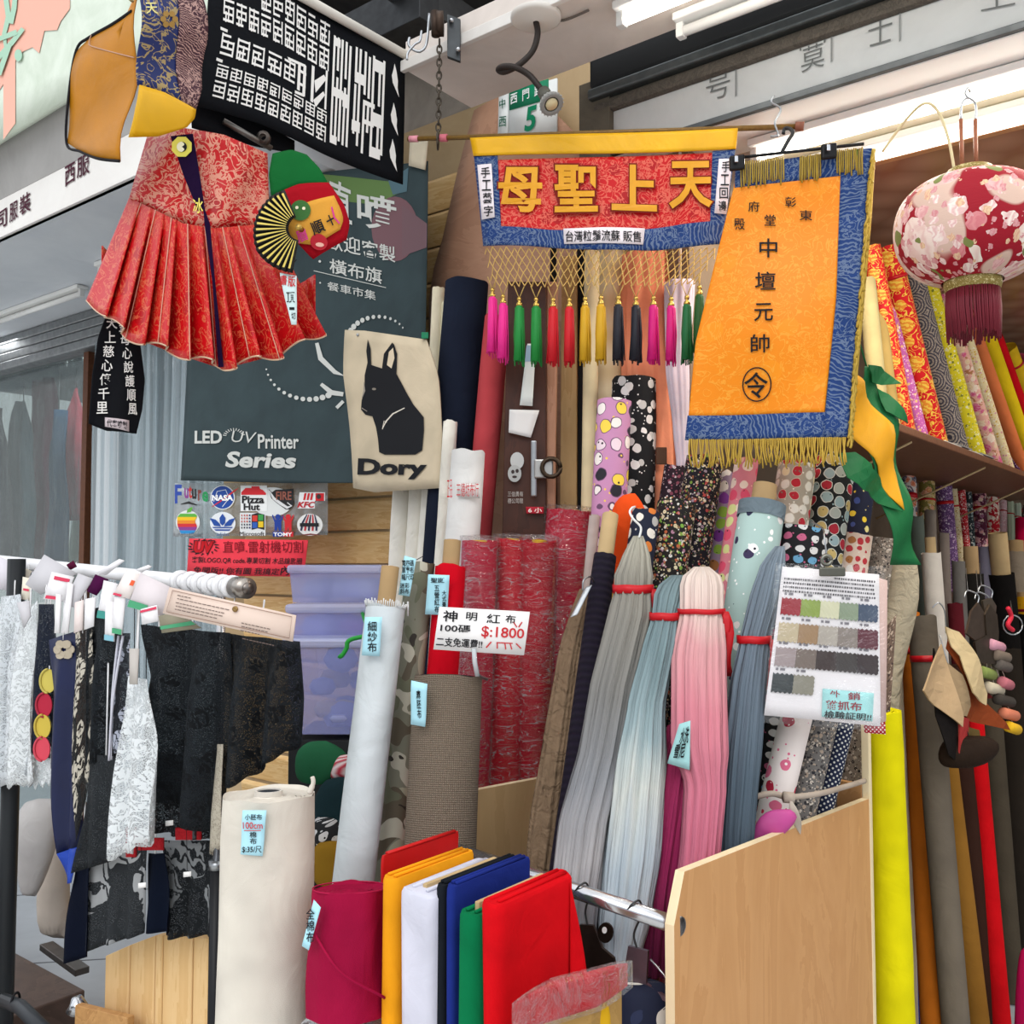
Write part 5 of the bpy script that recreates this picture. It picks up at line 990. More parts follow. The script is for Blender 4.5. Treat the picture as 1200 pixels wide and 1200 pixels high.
# ---------------------------------------------------------------- clear tubs and bags at the foot of the board wall
def tub(label, x0, y0, x1, y1, D, depth, c, taper=.06, lid='c6ccf0', fill=None):
    e = empty('storage_tub', at((x0 + x1) / 2, y1, D), label, 'tub', 'milky storage tubs'); A = at(x0, y0, D); B = at(x1, y0, D); C_ = at(x1, y1, D); W = B.x - A.x; h = A.z - C_.z; tp_ = W * taper
    z1, z0 = A.z - .025, C_.z; b0 = V((A.x + tp_, D + .02, z0)); b1 = V((A.x, D, z1)); r = [b0, b0 + X1 * (W - 2 * tp_), b0 + X1 * (W - 2 * tp_) + YD * (depth - .04), b0 + YD * (depth - .04), b1, b1 + X1 * W, b1 + X1 * W + YD * depth, b1 + YD * depth]
    mk('tub_body', r, [(0, 1, 2, 3), (0, 4, 5, 1), (1, 5, 6, 2), (2, 6, 7, 3), (3, 7, 4, 0)], tinted(c, .38, .2), e, False, None, .003, bevel=.01)
    box('lid', V((A.x - .008, D - .012, z1)), X1 * (W + .016), YD * (depth + .02), UP * .025, tinted(lid, .6, .25), e, .008)
    rg = random.Random(int(x0 + y0))
    for k in range(9):
        P = V((A.x + tp_ + .04 + (W - 2 * tp_ - .08) * rg.random(), D + .05 + rg.random() * (depth - .12), z0 + .03 + (h - .1) * rg.random())); rr = rg.uniform(.03, .05)
        s_ = lathe('folded_cloth', P, [(.002, rr * .8), (rr * .8, rr * .6), (rr * 1.1, 0), (rr * .8, -rr * .5), (.002, -rr * .6)], fabric(rg.choice(fill)), e, 10)
    return e
tub('upper shallow milky storage tub stacked by the board wall', 340, 662, 446, 706, 2.78, .35, 'c4c8f2', .02, fill=['e8ecf8', 'd0d4ee', 'c0c4d8'])
tub('middle milky storage tub holding a pink cord', 338, 708, 440, 752, 2.68, .35, 'b8bcee', .03, fill=['c6ccf0', 'a050a0', '8a90d8'])
tub('deep lower milky storage tub with blue lid holding pale bundles', 334, 748, 436, 862, 2.58, .4, 'a8b0ea', .10, fill=['8a94d8', 'aab0e0', 'd8c0a0', 'c2c6e6'])
gh = tube('green_hook', spline([at(437, 744, 2.5), at(410, 750, 2.5), at(406, 760, 2.5), at(400, 769, 2.5), at(397, 768, 2.5)]), .006, plain('2a9a3c', .4), None, 10); tag(gh, 'bright green plastic hook in front of the lower storage tub', 'hook')
tube('hook_stem', [at(437, 744, 2.5), at(430, 736, 2.6), at(424, 716, 2.685)], .005, plain('2a9a3c', .4), gh, 8)
tubsup = box('tub_crate', at(338, 868, 2.6), X1 * .25, YD * .33, UP * -(at(338, 868, 2.6).z), plain('2a2c2e', .8)); tag(tubsup, 'dark crate under the lower storage tub', 'crate')
for lab, pts, c, sd in (('green checked cloth bag under the tubs', [(372, 868, 10), (376, 878, 28), (378, 895, 34), (376, 912, 28), (376, 918, 20)], '2c6a48', 1), ('red and white striped cloth bundle under the tubs', [(405, 884, 6), (404, 892, 13), (400, 905, 15), (398, 915, 10)], 'b03a48', 2), ('dark teal cloth bag behind the cream roll', [(396, 910, 14), (396, 930, 28), (394, 960, 30), (394, 990, 26), (394, 1000, 20)], '22383e', 3), ('black and white patterned bag behind the cream roll', [(384, 955, 12), (384, 965, 18), (382, 985, 20), (382, 1000, 16)], '6a6a6c', 4), ('mustard cloth bundle behind the cream roll', [(388, 985, 16), (388, 998, 22), (386, 1020, 22), (386, 1040, 16)], '9a7424', 5)):
    sack('cloth_bag', lab, pts, 2.38 - .03 * sd, .2, fabric(c) if sd not in (2, 4) else (cotton_stripe('c03a4c', 'e8d8d8', 30) if sd == 2 else motif('26282a', ('c8c8c8', '8a8a8c', 'e0e0e0'), '1c1c1c', 30)), 'bag', seed=sd)
# ---------------------------------------------------------------- fabric rolls
LEAN = ('printed rolls behind the gathered fabrics', 'short rolls around the swatch sheet')
def roll(name, label, top, bot, wpx, mat, group=None, core=0, cmat=None, floor=True, wr=.0, cat='fabric roll', wb=None, ends=None, band=None, coreout=0, seed=None, zend=None, n=32, wrap=None, rows=14):
    """top, bot: (px, py, depth) of the axis; wpx: width in the photo at the top. Stands on the floor unless floor is off"""
    if group in LEAN: bot = (top[0] - 20, top[1] + 140, top[2] - (.05 if group == LEAN[0] else 0))
    T, B = at(*top), at(*bot)
    if floor:
        d = (B - T); k = (zend if zend is not None else .004) - T.z; B = T + d * (k / d.z)
    r = wpx / 2 * T.y / FOC; r2 = (wb / 2 * at(*bot).y / FOC) if wb else r
    ax = (T - B); L = ax.length; ax.normalize(); x, y = frame(ax)
    if seed is None: seed = top[0] * .37
    vs, fs, uv = [], [], []
    for j in range(rows + 1):
        h = L * j / rows; rr = r2 + (r - r2) * j / rows
        if j == rows: rr *= .985
        for k in range(n + 1):
            a = 2 * pi * k / n; q = rr
            if wr: q *= 1 + wr * mn.noise(V((cos(a) * 1.6 + seed, sin(a) * 1.6, h * 9))) 
            dz = (.006 * mn.noise(V((a * 1.5, seed, 0))) if j == rows else 0)
            vs.append(B + ax * (h + dz) + (x * cos(a) + y * sin(a)) * q); uv.append((k / n * 2 * pi * r, h))
    for j in range(rows):
        for k in range(n): a = j * (n + 1) + k; fs.append((a, a + 1, a + n + 2, a + n + 1))
    o = mk(name, vs, fs, mat, None, True, uv); tag(o, label, cat, group)
    # wound end, layer upon layer
    rc = core * r; ev, ef = [], []; R0 = rc if rc else r * .06; m = max(4, int((r - R0) / .004)); m = min(m, 16); e0 = rows * (n + 1)
    for j in range(m + 1):
        rr = r * .985 + (R0 - r * .985) * j / m; hz = -.004 * (j % 2) - (.003 if j else 0)
        for k in range(n + 1):
            a = 2 * pi * k / n; base = vs[e0 + k] if j == 0 else T + ax * (hz + .003 * mn.noise(V((a, j * .4 + seed, 1)))) + (x * cos(a) + y * sin(a)) * rr
            ev.append(base)
    for j in range(m):
        for k in range(n): a = j * (n + 1) + k; ef.append((a, a + 1, a + n + 2, a + n + 1))
    if not rc: ef.append(tuple(m * (n + 1) + k for k in range(n)))
    mk('wound_end', ev, ef, ends or mat, o)
    mk('lower_end', [vs[k] for k in range(n)], [tuple(range(n - 1, -1, -1))], ends or mat, o)
    if rc:
        vs2, fs2 = tube_geo([T - ax * .12, T + ax * (coreout + .002)], rc, 20, False); v3, f3 = tube_geo([T + ax * (coreout + .002), T - ax * .12], rc * .86, 20, False)
        v4 = [T + ax * (coreout + .002) + (x * cos(2 * pi * k / 20) + y * sin(2 * pi * k / 20)) * q for q in (rc, rc * .86) for k in range(20)]; f4 = [(k, (k + 1) % 20, 20 + (k + 1) % 20, 20 + k) for k in range(20)]
        a, b = join([(vs2, fs2), (v3, f3), (v4, f4)]); mk('cardboard_core', a, b, cmat or CARD, o); mk('core_bottom', [T - ax * .10 + (x * cos(2 * pi * k / 20) + y * sin(2 * pi * k / 20)) * rc * .9 for k in range(20)], [tuple(range(20))], plain('3a3026'), o)
    if band:
        for (f, wd, bm_) in band:
            P = T - ax * f; g = [P + (x * cos(2 * pi * k / 28) + y * sin(2 * pi * k / 28)) * (r + (r2 - r) * f / L + .0015) for k in range(29)]
            vv = [q + ax * s * wd / 2 for q in g for s in (-1, 1)]; mk('ribbon', vv, [(2 * k, 2 * k + 2, 2 * k + 3, 2 * k + 1) for k in range(28)], bm_, o, thick=.001)
    if wrap:
        vv, ff = [], []; rw = 18
        for j in range(rw + 1):
            h = L + .012 - (L * .98) * j / rw
            for k in range(n):
                a = 2 * pi * k / n; q = r2 + (r - r2) * min(1, h / L); q = q * 1.03 + .0035 + .003 * mn.noise(V((cos(a) * 4 + seed, sin(a) * 4, h * 14)))
                vv.append(B + ax * h + (x * cos(a) + y * sin(a)) * q)
        for j in range(rw):
            for k in range(n): a, b = j * n + k, j * n + (k + 1) % n; ff.append((a, b, b + n, a + n))
        c_ = len(vv); vv.append(T + ax * .016); ff += [(k, (k + 1) % n, c_) for k in range(n)]
        mk('plastic_wrap', vv, ff, wrap, o)
    o['_r'] = r; del o['_r']
    return o, dict(T=T, B=B, ax=ax, r=r, L=L)
def sticker(parent, H, quad, mat, items, name='paper_tag', e=.002, ink=None):
    o = cloth(name, H, [quad[0], quad[1]], [quad[3], quad[2]], mat, parent, nu=4, nv=6, e=e, thick=.0008)
    if items: letters('handwriting', H, items, ink or INK, o, e + .0022, .012)
    return o
red_rib = satin('c4121e', .4); navy = fabric('1b2130'); cream = fabric('e6dcc0'); whitec = fabric('e9e8e4')
TALL = 'tall rolls against the plywood'
roll('fabric_roll', 'tall dark navy roll standing in front of the plywood sheet', (547, 333, 2.72), (529, 560, 2.68), 52, navy, TALL, core=.0, wr=.03)
roll('fabric_roll', 'tall coral red roll between the navy roll and the brown wooden plank', (583, 372, 2.62), (561, 620, 2.60), 31, fabric('b8454a'), TALL, wr=.03)
roll('fabric_roll', 'slim cream roll beside the right edge of the grey banner', (514, 338, 2.87), (504, 560, 2.85), 15, cream, TALL, core=.3)
roll('fabric_roll', 'slim ivory roll touching the tall dark navy roll', (524, 355, 2.86), (515, 560, 2.84), 14, fabric('d8d2b4'), TALL)
roll('fabric_roll', 'short white cloth roll with red stamped characters in front of the navy roll', (549, 530, 2.42), (540, 660, 2.40), 40, whitec, None, wr=.03)
Hw = vert((524, 2.36), (570, 2.36)); P_ = cloth('red_stamp', Hw, [(536, 566), (562, 568)], [(536, 582), (562, 584)], whitec, bpy.data.objects['fabric_roll.004'], nu=2, nv=2, e=.0, thick=.0005)
letters('stamp_lettering', Hw, [('三德坊布行', (535, 566, 561, 582)), ('正品', (524, 562, 530, 584))], plain('c43a40', .8), P_, .004, .0)
for k, (x, y, w_, xb) in enumerate(((528, 494, 16, 516), (512, 500, 24, 500), (492, 560, 22, 484), (472, 566, 22, 466))):
    roll('batting_fold', 'white quilt batting roll, %s counted from the dog cloth' % ('fourth', 'third', 'second', 'first')[k], (x, y, (2.59, 2.73, 2.77, 2.80)[k]), (xb, 680, (2.57, 2.71, 2.75, 2.78)[k]), w_ * 1.05, fabric('f4efe2', .95, .6, 10), 'white batting rolls', wr=.09, cat='batting')
# brown plank with stickers, pale boards and drapes in the middle
def plank(label, t0, t1, b0, b1, D, mat, thick=.02, name='wooden_plank', cat='board', zb=.4):
    A, B, C_, E = at(*t0, D), at(*t1, D), at(*b1, D), at(*b0, D); k = (A.z - .005) / (A.z - E.z); E = A + (E - A) * k; k = (B.z - .005) / (B.z - C_.z); C_ = B + (C_ - B) * k
    vs = [A, B, C_, E] + [q + V((.2, 1, 0)) * thick for q in (A, B, C_, E)]
    return tag(mk(name, vs, [(0, 3, 2, 1), (4, 5, 6, 7), (0, 1, 5, 4), (1, 2, 6, 5), (2, 3, 7, 6), (3, 0, 4, 7)], mat, None, False, bevel=.002), label, cat)
pk_ = plank('dark brown wooden plank with white stickers between coral roll and red rolls', (595, 330), (640, 330), (588, 640), (640, 640), 2.52, wood('4a2618', '30180e', 2, 3, 1, .4))
Hk = vert((590, 2.505), (642, 2.505))
pp = plank('pale pinkish board edge right of the brown plank with stickers', (641, 330), (653, 330), (640, 640), (650, 640), 2.54, wood('b98a70', '9a6c50', 2, 3, 1, .6))
s1 = sticker(pk_, Hk, [(618, 403), (628, 403), (624, 476), (609, 475)], paper('dfe4e0'), None, 'long_label'); shape('blue_print', Hk, [(617, 405), (626, 405), (625, 424), (615, 424)], plain('9ab4c8', .7), s1, .004)
sticker(pk_, Hk, [(597, 480), (632, 481), (622, 513), (596, 507)], paper('d8d6d4'), None, 'torn_paper'); shape('round_sticker', Hk, circle(606, 540, 8, 10, 18), plain('b8bab8', .6), pk_, .003); shape('round_sticker', Hk, circle(603, 555, 8, 10, 18), plain('a8aaa8', .6), pk_, .0036); shape('sticker_face', Hk, [circle(601, 553, 2, 2.4, 8), circle(606, 552, 2, 2.4, 8), circle(603, 559, 3, 1.6, 8)], plain('3a3030', .6), pk_, .0042)
letters('white_print', Hk, [('三信勇有', (595, 576, 613, 582)), ('德公司限', (595, 584, 613, 590))], plain('b8b4ae', .7), pk_, .003, .0)
ltc = tag(box('metal_latch', at(622, 516, 2.49), V((.016, 0, 0)), V((0, .01, 0)), UP * -(at(622, 516, 2.49).z - at(622, 582, 2.49).z), STEEL, None, .004), 'silver latch plate with a brown buckle on the plank edge', 'latch'); box('latch_arm', at(626, 538, 2.48), V((.05, 0, 0)), V((0, .012, 0)), UP * -.05, metal('c8c6c2', .3), ltc, .004); tube('buckle', ringpts(at(646, 548, 2.47), .024, X1, UP), .006, metal('4a3c30', .4), ltc, 8)
sticker(pk_, Hk, [(616, 594), (637, 594), (637, 602), (617, 602)], plain('a82030', .6), [('6 小', (619, 595, 635, 601))], 'red_label', ink=plain('f0e8e0'))
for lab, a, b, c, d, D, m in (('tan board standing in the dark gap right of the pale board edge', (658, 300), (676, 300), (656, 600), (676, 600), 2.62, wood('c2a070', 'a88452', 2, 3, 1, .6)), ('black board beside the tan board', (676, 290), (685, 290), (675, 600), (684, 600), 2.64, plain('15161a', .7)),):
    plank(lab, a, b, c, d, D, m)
bkk = plank('dark board standing in for the shaded gap behind the tan board', (645, 290), (700, 290), (640, 640), (700, 640), 2.78, plain('171512', .8))  # near-black board put in as the shade of the gap
roll('fabric_roll', 'tall pale cream roll right of the black board', (694, 296, 2.58), (690, 600, 2.52), 18, fabric('f2e0b4'), 'cream rolls behind the tassels', wr=.03); roll('fabric_roll', 'wide ivory quilted roll behind the golden tassels', (716, 292, 2.66), (712, 600, 2.6), 34, cotton_stripe('f6e8c4', 'e6d2a4', 10, 'Y'), 'cream rolls behind the tassels', wr=.03)
def hank(name, label, prof, mat, cat='gathered fabric', group=None, k=9, amp=.16, depth=.75, n=72, ties=(), tie_m=None, seed=0, rows=40, phase=.8, knot=True):
    """a gathered length of cloth: rows (y, centre px, half width px, depth) from the top down"""
    ys = [p[0] for p in prof]
    def ev(y):
        for i in range(1, len(prof)):
            if y <= prof[i][0] + 1e-6:
                f = (y - prof[i - 1][0]) / (prof[i][0] - prof[i - 1][0]); f2 = f * f * (3 - 2 * f); return [prof[i - 1][j] + (prof[i][j] - prof[i - 1][j]) * (f2 if j == 2 else f) for j in (1, 2, 3)]
        return list(prof[-1][1:])
    vs, fs, uv = [], [], []
    for j in range(rows + 1):
        v = j / rows; y = ys[0] + (ys[-1] - ys[0]) * v; xc, hw, D = ev(y); P = at(xc, y, D); R = hw * D / FOC
        for i in range(n + 1):
            a = 2 * pi * i / n; q = 1 + amp * sin(a * k + seed + phase * v) * (.5 + .5 * v) + amp * .6 * sin(a * (k * 2 + 1) + seed * 2 - 1.5 * v) + .5 * amp * mn.noise(V((cos(a) * 3, sin(a) * 3, v * 2 + seed)))
            vs.append(P + V((R * q * cos(a), R * q * depth * sin(a), 0))); uv.append((i / n * 2 * pi * .06, 1 - v))
    for j in range(rows):
        for i in range(n): a = j * (n + 1) + i; fs.append((a, a + 1, a + n + 2, a + n + 1))
    fs += [tuple(range(n - 1, -1, -1))]; o = mk(name, vs, fs, mat, None, True, uv); tag(o, label, cat, group)
    for y, wd in ties:
        xc, hw, D = ev(y); P = at(xc, y, D); R = hw * D / FOC * (1 + amp * 1.7); g = [P + V((R * cos(2 * pi * i / 30), R * depth * sin(2 * pi * i / 30), .0006 * sin(i))) for i in range(31)]
        vv = [q + UP * s * wd * D / FOC / 2 for q in g for s in (-1, 1)]; mk('red_ribbon', vv, [(2 * i, 2 * i + 2, 2 * i + 3, 2 * i + 1) for i in range(30)], tie_m or red_rib, o, thick=.0015)
        if knot:
            K = P + V((R * .9, -R * depth * .5, 0))
            for s, l in ((-.4, .10), (.5, .13)): grid('ribbon_tail', lambda u, v, K=K, s=s, l=l: K + V((.022 * s * v + .016 * (u - .5) + .006 * sin(v * 6), -.006 * sin(v * 4), -l * v)), 3, 6, tie_m or red_rib, o, .001)
    return o
hank('peach_drape', 'coral orange drape hanging behind the black tassels', [(298, 758, 27, 2.58), (400, 757, 28, 2.57), (520, 764, 30, 2.56), (640, 766, 30, 2.55)], fabric('ffa27c'), 'drape', k=5, amp=.10)
hank('peach_drape', 'pale peach drape right of the coral orange drape', [(296, 786, 18, 2.70), (400, 788, 18, 2.68), (640, 786, 18, 2.66)], fabric('fcc4a8'), 'drape', k=4, amp=.10)
hank('lavender_drape', 'pale lavender drape hanging left of the orange flag', [(330, 797, 17, 2.5), (430, 794, 13, 2.48), (505, 798, 9, 2.46), (545, 800, 7, 2.45), (552, 797, 3, 2.45)], fabric('e6dae8'), 'drape', k=5, amp=.1)
for nm_, x in (('peach_drape', 758), ('peach_drape.001', 786), ('lavender_drape', 797)):
    o = bpy.data.objects[nm_]; D = {758: 2.62, 786: 2.7, 797: 2.5}[x]; tube('hanging_cord', [at(x, 300 if x != 797 else 334, D), at(x, 175, D)], .004, fabric('e8d8c8'), o, 6)
tube('ceiling_hook', [at(758, 176, 2.62), at(758, 150, 2.62)], .003, STEEL, bpy.data.objects['peach_drape'], 6)
bar_ = tag(tube('drape_bar', [at(738, 178, 2.66), at(812, 170, 2.6)], .008, DARKST), 'dark bar behind the banner carrying the peach and lavender drapes', 'bar'); tube('bar_bracket', [at(740, 178, 2.66), at(735, 120, 2.66), at(735, 100, 2.62)], .006, DARKST, bar_, 6)
box('brown_label', at(769, 524, 2.47), V((.028, 0, 0)), V((0, .004, 0)), UP * -.045, plain('5a4030', .5), bpy.data.objects['peach_drape'], .002)
PR = 'printed rolls behind the gathered fabrics'
roll('fabric_roll', 'black roll printed with white paw clouds behind the pink cartoon roll', (743, 446, 2.52), (740, 590, 2.50), 54, motif('15161a', ('e8e6e4', 'd0cecc', 'f0eeec'), '15161a', 34, .42, eyes=False, rnd=.9), 'printed rolls in front of the drapes', wr=.05)
roll('fabric_roll', 'pink roll printed with pale round animal faces, slanted top', (720, 470, 2.37), (714, 590, 2.35), 41, motif('c48ab0', ('f0e6e0', 'e8d2da', '2a2830', 'f0d050'), '2a2228', 24, .36, line='6a4a66'), 'printed rolls in front of the drapes', wr=.03)
sack('orange_cloth', 'bright orange cloth lump tucked above the cardboard core', [(738, 578, 6), (736, 588, 17), (738, 605, 22), (736, 630, 22), (734, 650, 18), (734, 700, 14), (734, 1150, 10)], 2.24, .1, fabric('e8501c'), 'cloth', seed=6)
roll('fabric_roll', 'navy roll printed with foxes and dogs behind the white wire hook', (757, 600, 2.18), (750, 680, 2.16), 33, motif('1b2034', ('d87a34', 'e8e0d4', 'b8b4b0'), '14141a', 30, .34), PR, wr=.04)
flower = calico('1c1a22', ('cdbfa8', 'b84a48', 'd8c8a0', '7a9a40', 'a08a98', '8a5a3c', 'e0dcd0'), 95, .40, '2c3428'); flower2 = calico('1e1a1a', ('c8b894', 'b8603c', 'd8cca8', '7aa844', 'a8788c', '8a6a4a', 'd8d4cc'), 88, .42, '343424')
roll('fabric_roll', 'dark plum flower roll behind the lavender drape', (791, 548, 2.46), (782, 610, 2.44), 26, calico('2a1a26', ('d8ccd0', '8a4a5c', 'c0a8b0'), 80, .36), 'printed rolls in front of the drapes')
roll('fabric_roll', 'dark calico roll with tiny multicoloured flowers, taller of the two', (826, 538, 2.36), (807, 680, 2.24), 44, flower, PR, wr=.03)
roll('fabric_roll', 'dark calico roll with tiny multicoloured flowers, shorter of the two', (793, 590, 2.25), (784, 690, 2.17), 46, flower2, PR, wr=.05)
roll('fabric_roll', 'slim roll printed with colourful animal heads left of the mint roll', (854, 555, 2.42), (836, 668, 2.22), 22, motif('9a86a0', ('f2efe8', 'a87040', '7a3a98', '8ab040', 'e8e4dc'), '1c1c20', 30, .44), PR)
roll('fabric_roll', 'slim pink and yellow animal roll touching the mint roll', (875, 540, 2.27), (852, 690, 2.18), 28, motif('d8808c', ('f0d8c8', 'e0506c', 'd8d890', 'f0b8a0'), '3a2a30', 30, .40), PR)
mint = motif('a9c2bc', ('d8688c', '2c2c48', 'e6dcd8', '3a3050', 'f2f2ee'), '22202c', 26, .30, rnd=.9)
o, I = roll('fabric_roll', 'mint green roll printed with little winged animals, cardboard core showing', (893, 594, 2.12), (872, 730, 2.0), 53, mint, PR, core=.52, coreout=.05, wr=.02); 
tube('grey_band', [I['T'] - I['ax'] * .028, I['T'] - I['ax'] * .012, I['T'] + I['ax'] * .006], I['r'] * 1.03, fabric('6e7c84', .9, .7), o, 28, False)
roll('fabric_roll', 'grey beige roll with rows of cream and red bead circles', (934, 546, 2.30), (930, 640, 2.28), 44, motif('b0a494', ('efe8dc', 'c02838', 'e8d8b0', 'efe8dc'), '8a7868', 34, .38, rnd=.25, line='d8ccb8', eyes=True), PR)
roll('fabric_roll', 'black roll with grey, red and cream bead circles', (980, 536, 2.34), (974, 640, 2.32), 46, motif('1c1e20', ('b0b4ac', 'b02838', 'c8b070', '9ab0b4'), '2a2a2c', 30, .38, rnd=.25, line='d8d8d0', eyes=True), PR)
roll('fabric_roll', 'navy roll with yellow stars beside the green festival flag', (1010, 570, 2.44), (1006, 640, 2.42), 30, motif('141a34', ('e8c83a', '3a4a88', 'e0d890'), '141a34', 30, .26), PR)
# rolls lying with their ends up at the swatch sheet
def fat(label, x0, y0, x1, y1, D, mat, seed=1, cat='fabric roll'):
    return roll('fabric_roll', label, ((x0 + x1) / 2, y0 + 4, D), ((x0 + x1) / 2 - 8, y1 + 60, D), x1 - x0, mat, 'short rolls around the swatch sheet', wr=.06, seed=seed)
fat('black roll printed with rows of small white cats above the swatch sheet', 912, 614, 972, 665, 2.14, motif('1a1a1c', ('d8d6d2', '6aa0c0', 'd8d6d2', 'd8d6d2', 'c06080'), '1a1a1c', 42, .34, rnd=.1, sx=.75))
fat('cream and red bear-printed roll above the right half of the swatch sheet', 981, 622, 1022, 665, 2.36, motif('e8d0c0', ('c83a44', 'b87848', 'f0e8e0'), '6a2a24', 44, .40))
fat('grey floral roll with ruffled top right of the bear-printed roll', 1018, 628, 1062, 720, 2.44, calico('8c8278', ('2c2a2c', 'c8b8a8', '6a5a50', 'd8d0c4'), 110, .42), 5)
sack('beige_wrap', 'crumpled beige net cloth right of the swatch sheet', [(1058, 640, 8), (1060, 660, 16), (1058, 700, 20), (1050, 745, 18), (1044, 780, 14), (1040, 830, 12), (1034, 1150, 10)], 2.40, .1, fabric('b4a890', .95, .9, 22), 'cloth', seed=8)
# red plastic-wrapped rolls and their neighbours
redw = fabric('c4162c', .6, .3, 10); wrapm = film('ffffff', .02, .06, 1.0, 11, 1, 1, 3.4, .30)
RW = 'plastic wrapped red rolls'
for lab, t, b, w_, c in (('leftmost wrapped crimson roll behind the white price card', (562, 634, 2.32), (553, 880, 2.34), 42, 'c01c3c'), ('middle wrapped red roll behind the white price card', (600, 632, 2.38), (590, 880, 2.40), 40, 'c8182c'), ('right wrapped red roll behind the white price card', (632, 634, 2.36), (622, 880, 2.42), 42, 'b8142a'), ('wrapped pinkish red roll standing behind the other wrapped rolls', (668, 598, 2.52), (652, 830, 2.54), 56, 'c4183a')):
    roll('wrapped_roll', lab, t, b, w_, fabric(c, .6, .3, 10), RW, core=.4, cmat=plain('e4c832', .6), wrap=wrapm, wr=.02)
o, I = roll('fabric_roll', 'small bright red roll with cardboard core and pale blue tag', (528, 664, 2.16), (519, 785, 2.12), 36, fabric('d00c20'), 'rolls left of the rack', core=.56, coreout=.058, cmat=CARD, wr=.04)
Ht = vert((500, 2.10), (528, 2.10), 0, lambda px, py: .004 * sin(py * .05)); sticker(o, Ht, [(502, 673), (527, 674), (524, 721), (498, 720)], BLUETAG, [('聖誕', (505, 677, 521, 683)), ('五\n營\n紅\n布', (509, 686, 515, 718)), ('大\n式\n臺', (518, 692, 523, 711))])
o, I = roll('fabric_roll', 'camouflage roll with pale blue tag left of the small red roll', (493, 661, 2.18), (462, 960, 2.08), 34, camo(), 'rolls left of the rack', core=.6, cmat=fabric('7a5a30'), wr=.02)
Ht = vert((470, 2.08), (500, 2.08)); sticker(o, Ht, [(474, 651), (488, 655), (480, 699), (467, 697)], BLUETAG, [('寬四碼\n軍專布\n幅尺印', (471, 656, 485, 680)), ('迷彩\n斜布', (469, 683, 480, 696))]); tube('tag_string', [Ht(488, 656, .0), Ht(494, 652, -.03)], .001, BLACK, o, 4); tube('pen_mark', [Ht(478, 705, .0), Ht(478, 722, .0)], .002, plain('e8e8e8'), o, 5)
o, I = roll('fabric_roll', 'long white cloth roll with frayed top, cardboard core and pale blue tag', (452, 711, 2.06), (418, 1000, 1.98), 46, fabric('d3dadd', .6, .3), 'rolls left of the rack', core=.46, coreout=.085, wr=.03)
Ht = vert((420, 1.985), (450, 1.985)); sticker(o, Ht, [(428, 723), (448, 723), (445, 769), (424, 768)], BLUETAG, [('細\n紗\n布', (431, 728, 442, 764))])
rg = random.Random(2); g = []
for k in range(60):
    a = 2 * pi * k / 60; x_, y_ = frame(I['ax']); r_ = (x_ * cos(a) + y_ * sin(a)) * I['r']; g.append(tube_geo([I['T'] + r_ * .98 - I['ax'] * .004, I['T'] + r_ * (1.0 + rg.uniform(0, .12)) + I['ax'] * rg.uniform(.006, .014)], .0012, 4))
v_, f_ = join(g); mk('frayed_threads', v_, f_, fabric('e6e8e8'), o)
o, I = roll('fabric_roll', 'brown jute-weave roll with dark inside and pale blue tag', (525, 794, 2.02), (517, 970, 1.96), 80, jute(), 'rolls left of the rack', core=.86, cmat=plain('26282c', .9), wr=.02)
Ht = vert((480, 1.925), (505, 1.915), 0, lambda px, py: .004 * sin(py * .08)); sticker(o, Ht, [(483, 797), (502, 801), (498, 852), (481, 849)], BLUETAG, [('麻\n胚\n布', (489, 808, 494, 842))])
pc = tag(cloth('price_card', vert((505, 1.99), (622, 1.96), .06), [(515, 711), (621, 717)], [(508, 761), (614, 768)], WHITE, None, nu=2, nv=2, thick=.0025), 'white handwritten price card reading 1800 clipped in front of red rolls', 'card')
Hp = vert((505, 1.99), (622, 1.96), .06)
letters('black_handwriting', Hp, [('神', [(520, 716, ), ] and [(520, 715), (537, 716), (536, 729), (519, 728)]), ('明', [(547, 717), (560, 718), (559, 728), (546, 727)]), ('紅', [(571, 719), (587, 720), (586, 731), (570, 730)]), ('布', [(593, 720), (605, 721), (604, 731), (592, 730)]), ('100碼', [(517, 731), (552, 733), (551, 742), (516, 740)]), ('二支免運費!!', [(512, 746), (566, 750), (565, 760), (511, 757)])], INK, pc, .003, .014)
letters('red_handwriting', Hp, [('$:1800', [(565, 733), (615, 737), (614, 750), (564, 748)])], REDINK, pc, .003, .012)
shape('red_dashes', Hp, [stroke([(570, 759), (576, 752)], 1.6), stroke([(583, 753), (583, 760)], 1.4), stroke([(582, 753), (601, 754)], 1.2), stroke([(592, 754), (593, 761)], 1.4), stroke([(598, 754), (600, 761)], 1.4), stroke([(605, 754), (611, 760)], 1.4), stroke([(602, 729), (606, 735)], 1.4), stroke([(612, 729), (608, 735)], 1.4)], REDINK, pc, .003)
tube('clear_clip', [Hp(556, 760, .006), Hp(557, 776, .006), Hp(559, 792, -.004)], .005, tinted('d8e0e4', .6, .1), pc, 8); tube('clip_arm', [Hp(558, 788, -.004), Hp(560, 794, -.03), Hp(566, 798, -.05)], .003, STEEL, pc, 6)
